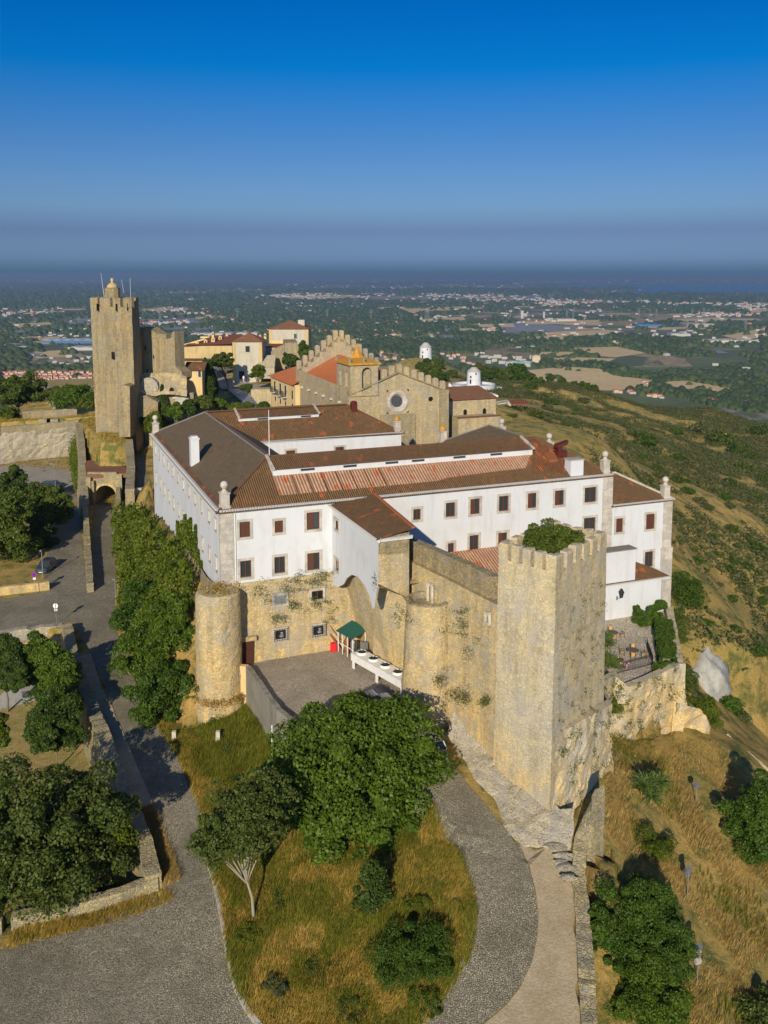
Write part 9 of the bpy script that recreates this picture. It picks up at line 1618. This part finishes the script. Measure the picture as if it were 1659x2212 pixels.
Q += [(rs2.uniform(0, 1659), 605 + 140 * rs2.random() ** 1.4) for _ in range(1100)]
mw, mr = MB(), MB()
for x, y in Q:
    p = PZ(0, x, y, PLAIN)
    if inpoly(wq, p.x, p.y): continue
    s = .8 + p.y / 8500.0; w, d, h = s * rs2.uniform(6, 20), s * rs2.uniform(6, 11), s * rs2.uniform(3.2, 6.5); a = rs2.uniform(-.4, .4); ca_, sa_ = math.cos(a), math.sin(a); mb = mw if rs2.random() < .78 else mr
    if mb is mw: v = [(-w / 2, -d / 2), (w / 2, -d / 2), (w / 2, d / 2), (-w / 2, d / 2)]; V = [(p.x + i * ca_ - j * sa_, p.y + i * sa_ + j * ca_, PLAIN + z) for z in (0, h) for i, j in v]; mb.add(V, [(4, 5, 6, 7), (0, 1, 5, 4), (1, 2, 6, 5), (2, 3, 7, 6), (3, 0, 4, 7)])
    else:
        v = [(-w / 2, -d / 2), (w / 2, -d / 2), (w / 2, d / 2), (-w / 2, d / 2)]; V = [(p.x + i * ca_ - j * sa_, p.y + i * sa_ + j * ca_, PLAIN + h) for i, j in v] + [(p.x - w / 2 * ca_, p.y - w / 2 * sa_, PLAIN + h * 1.6), (p.x + w / 2 * ca_, p.y + w / 2 * sa_, PLAIN + h * 1.6)]; mb.add(V, [(0, 1, 5, 4), (2, 3, 4, 5), (1, 2, 5), (3, 0, 4)])
        V = [(p.x + i * ca_ - j * sa_, p.y + i * sa_ + j * ca_, PLAIN + z) for z in (0, h) for i, j in v]; mw.add(V, [(0, 1, 5, 4), (1, 2, 6, 5), (3, 0, 4, 7)])
mw.build('distant_houses', M('town_white'), kind='stuff', label='countless tiny white buildings of far towns across the plain', cat='houses'); mr.build('distant_roofs', M('town_red'), kind='stuff', label='tiny red roofs of far towns across the plain', cat='roofs')
# pylons
def pylon(x, y, h):
    p = PZ(0, x, y, PLAIN); mb = MB(); a = h * .09
    for sx_, sy_ in ((-1, -1), (1, -1), (1, 1), (-1, 1)): mb.bar((p.x + sx_ * a, p.y + sy_ * a, PLAIN), (p.x + sx_ * a * .12, p.y + sy_ * a * .12, PLAIN + h), .8, .8)
    for z in (.68, .80, .92): mb.bar((p.x - h * .16, p.y, PLAIN + h * z), (p.x + h * .16, p.y, PLAIN + h * z), .7, .7)
    for k in range(5): z0, z1 = h * k / 6, h * (k + 1) / 6; f0, f1 = 1 - .88 * k / 6, 1 - .88 * (k + 1) / 6; mb.bar((p.x - a * f0, p.y - a * f0, PLAIN + z0), (p.x + a * f1, p.y - a * f1, PLAIN + z1), .5, .5); mb.bar((p.x + a * f0, p.y - a * f0, PLAIN + z0), (p.x - a * f1, p.y - a * f1, PLAIN + z1), .5, .5)
    mb.build('pylon', M('metal_grey'), label='thin steel power pylon standing on the plain', cat='pylon', group='power pylons on the plain')
for x, y, h in ((1102, 686, 44), (1124, 684, 48), (1224, 692, 62), (1238, 692, 62), (1380, 690, 60), (1418, 688, 55), (1495, 688, 55), (1520, 684, 50), (920, 690, 60), (925, 692, 60), (78, 716, 60), (170, 705, 44), (346, 690, 60), (513, 690, 60), (707, 690, 55), (802, 690, 55), (1610, 716, 50), (1300, 738, 40)): pylon(x, y, h)
# ------------------------------------------------------------------ haze
hz = bpy.data.materials.new('haze'); hz.use_nodes = True; ht = hz.node_tree
for k in list(ht.nodes):
    if k.type != 'OUTPUT_MATERIAL': ht.nodes.remove(k)
pv = ht.nodes.new('ShaderNodeVolumePrincipled'); pv.inputs['Color'].default_value = (.53, .75, .94, 1); pv.inputs['Density'].default_value = 8.5e-5; pv.inputs['Anisotropy'].default_value = 0.35
ht.links.new(pv.outputs[0], [k for k in ht.nodes if k.type == 'OUTPUT_MATERIAL'][0].inputs['Volume'])
mb = MB(); mb.box(-72000, 72000, -4000, 92000, PLAIN - 1.0, 62.0); mb.build('haze', hz, kind='stuff')
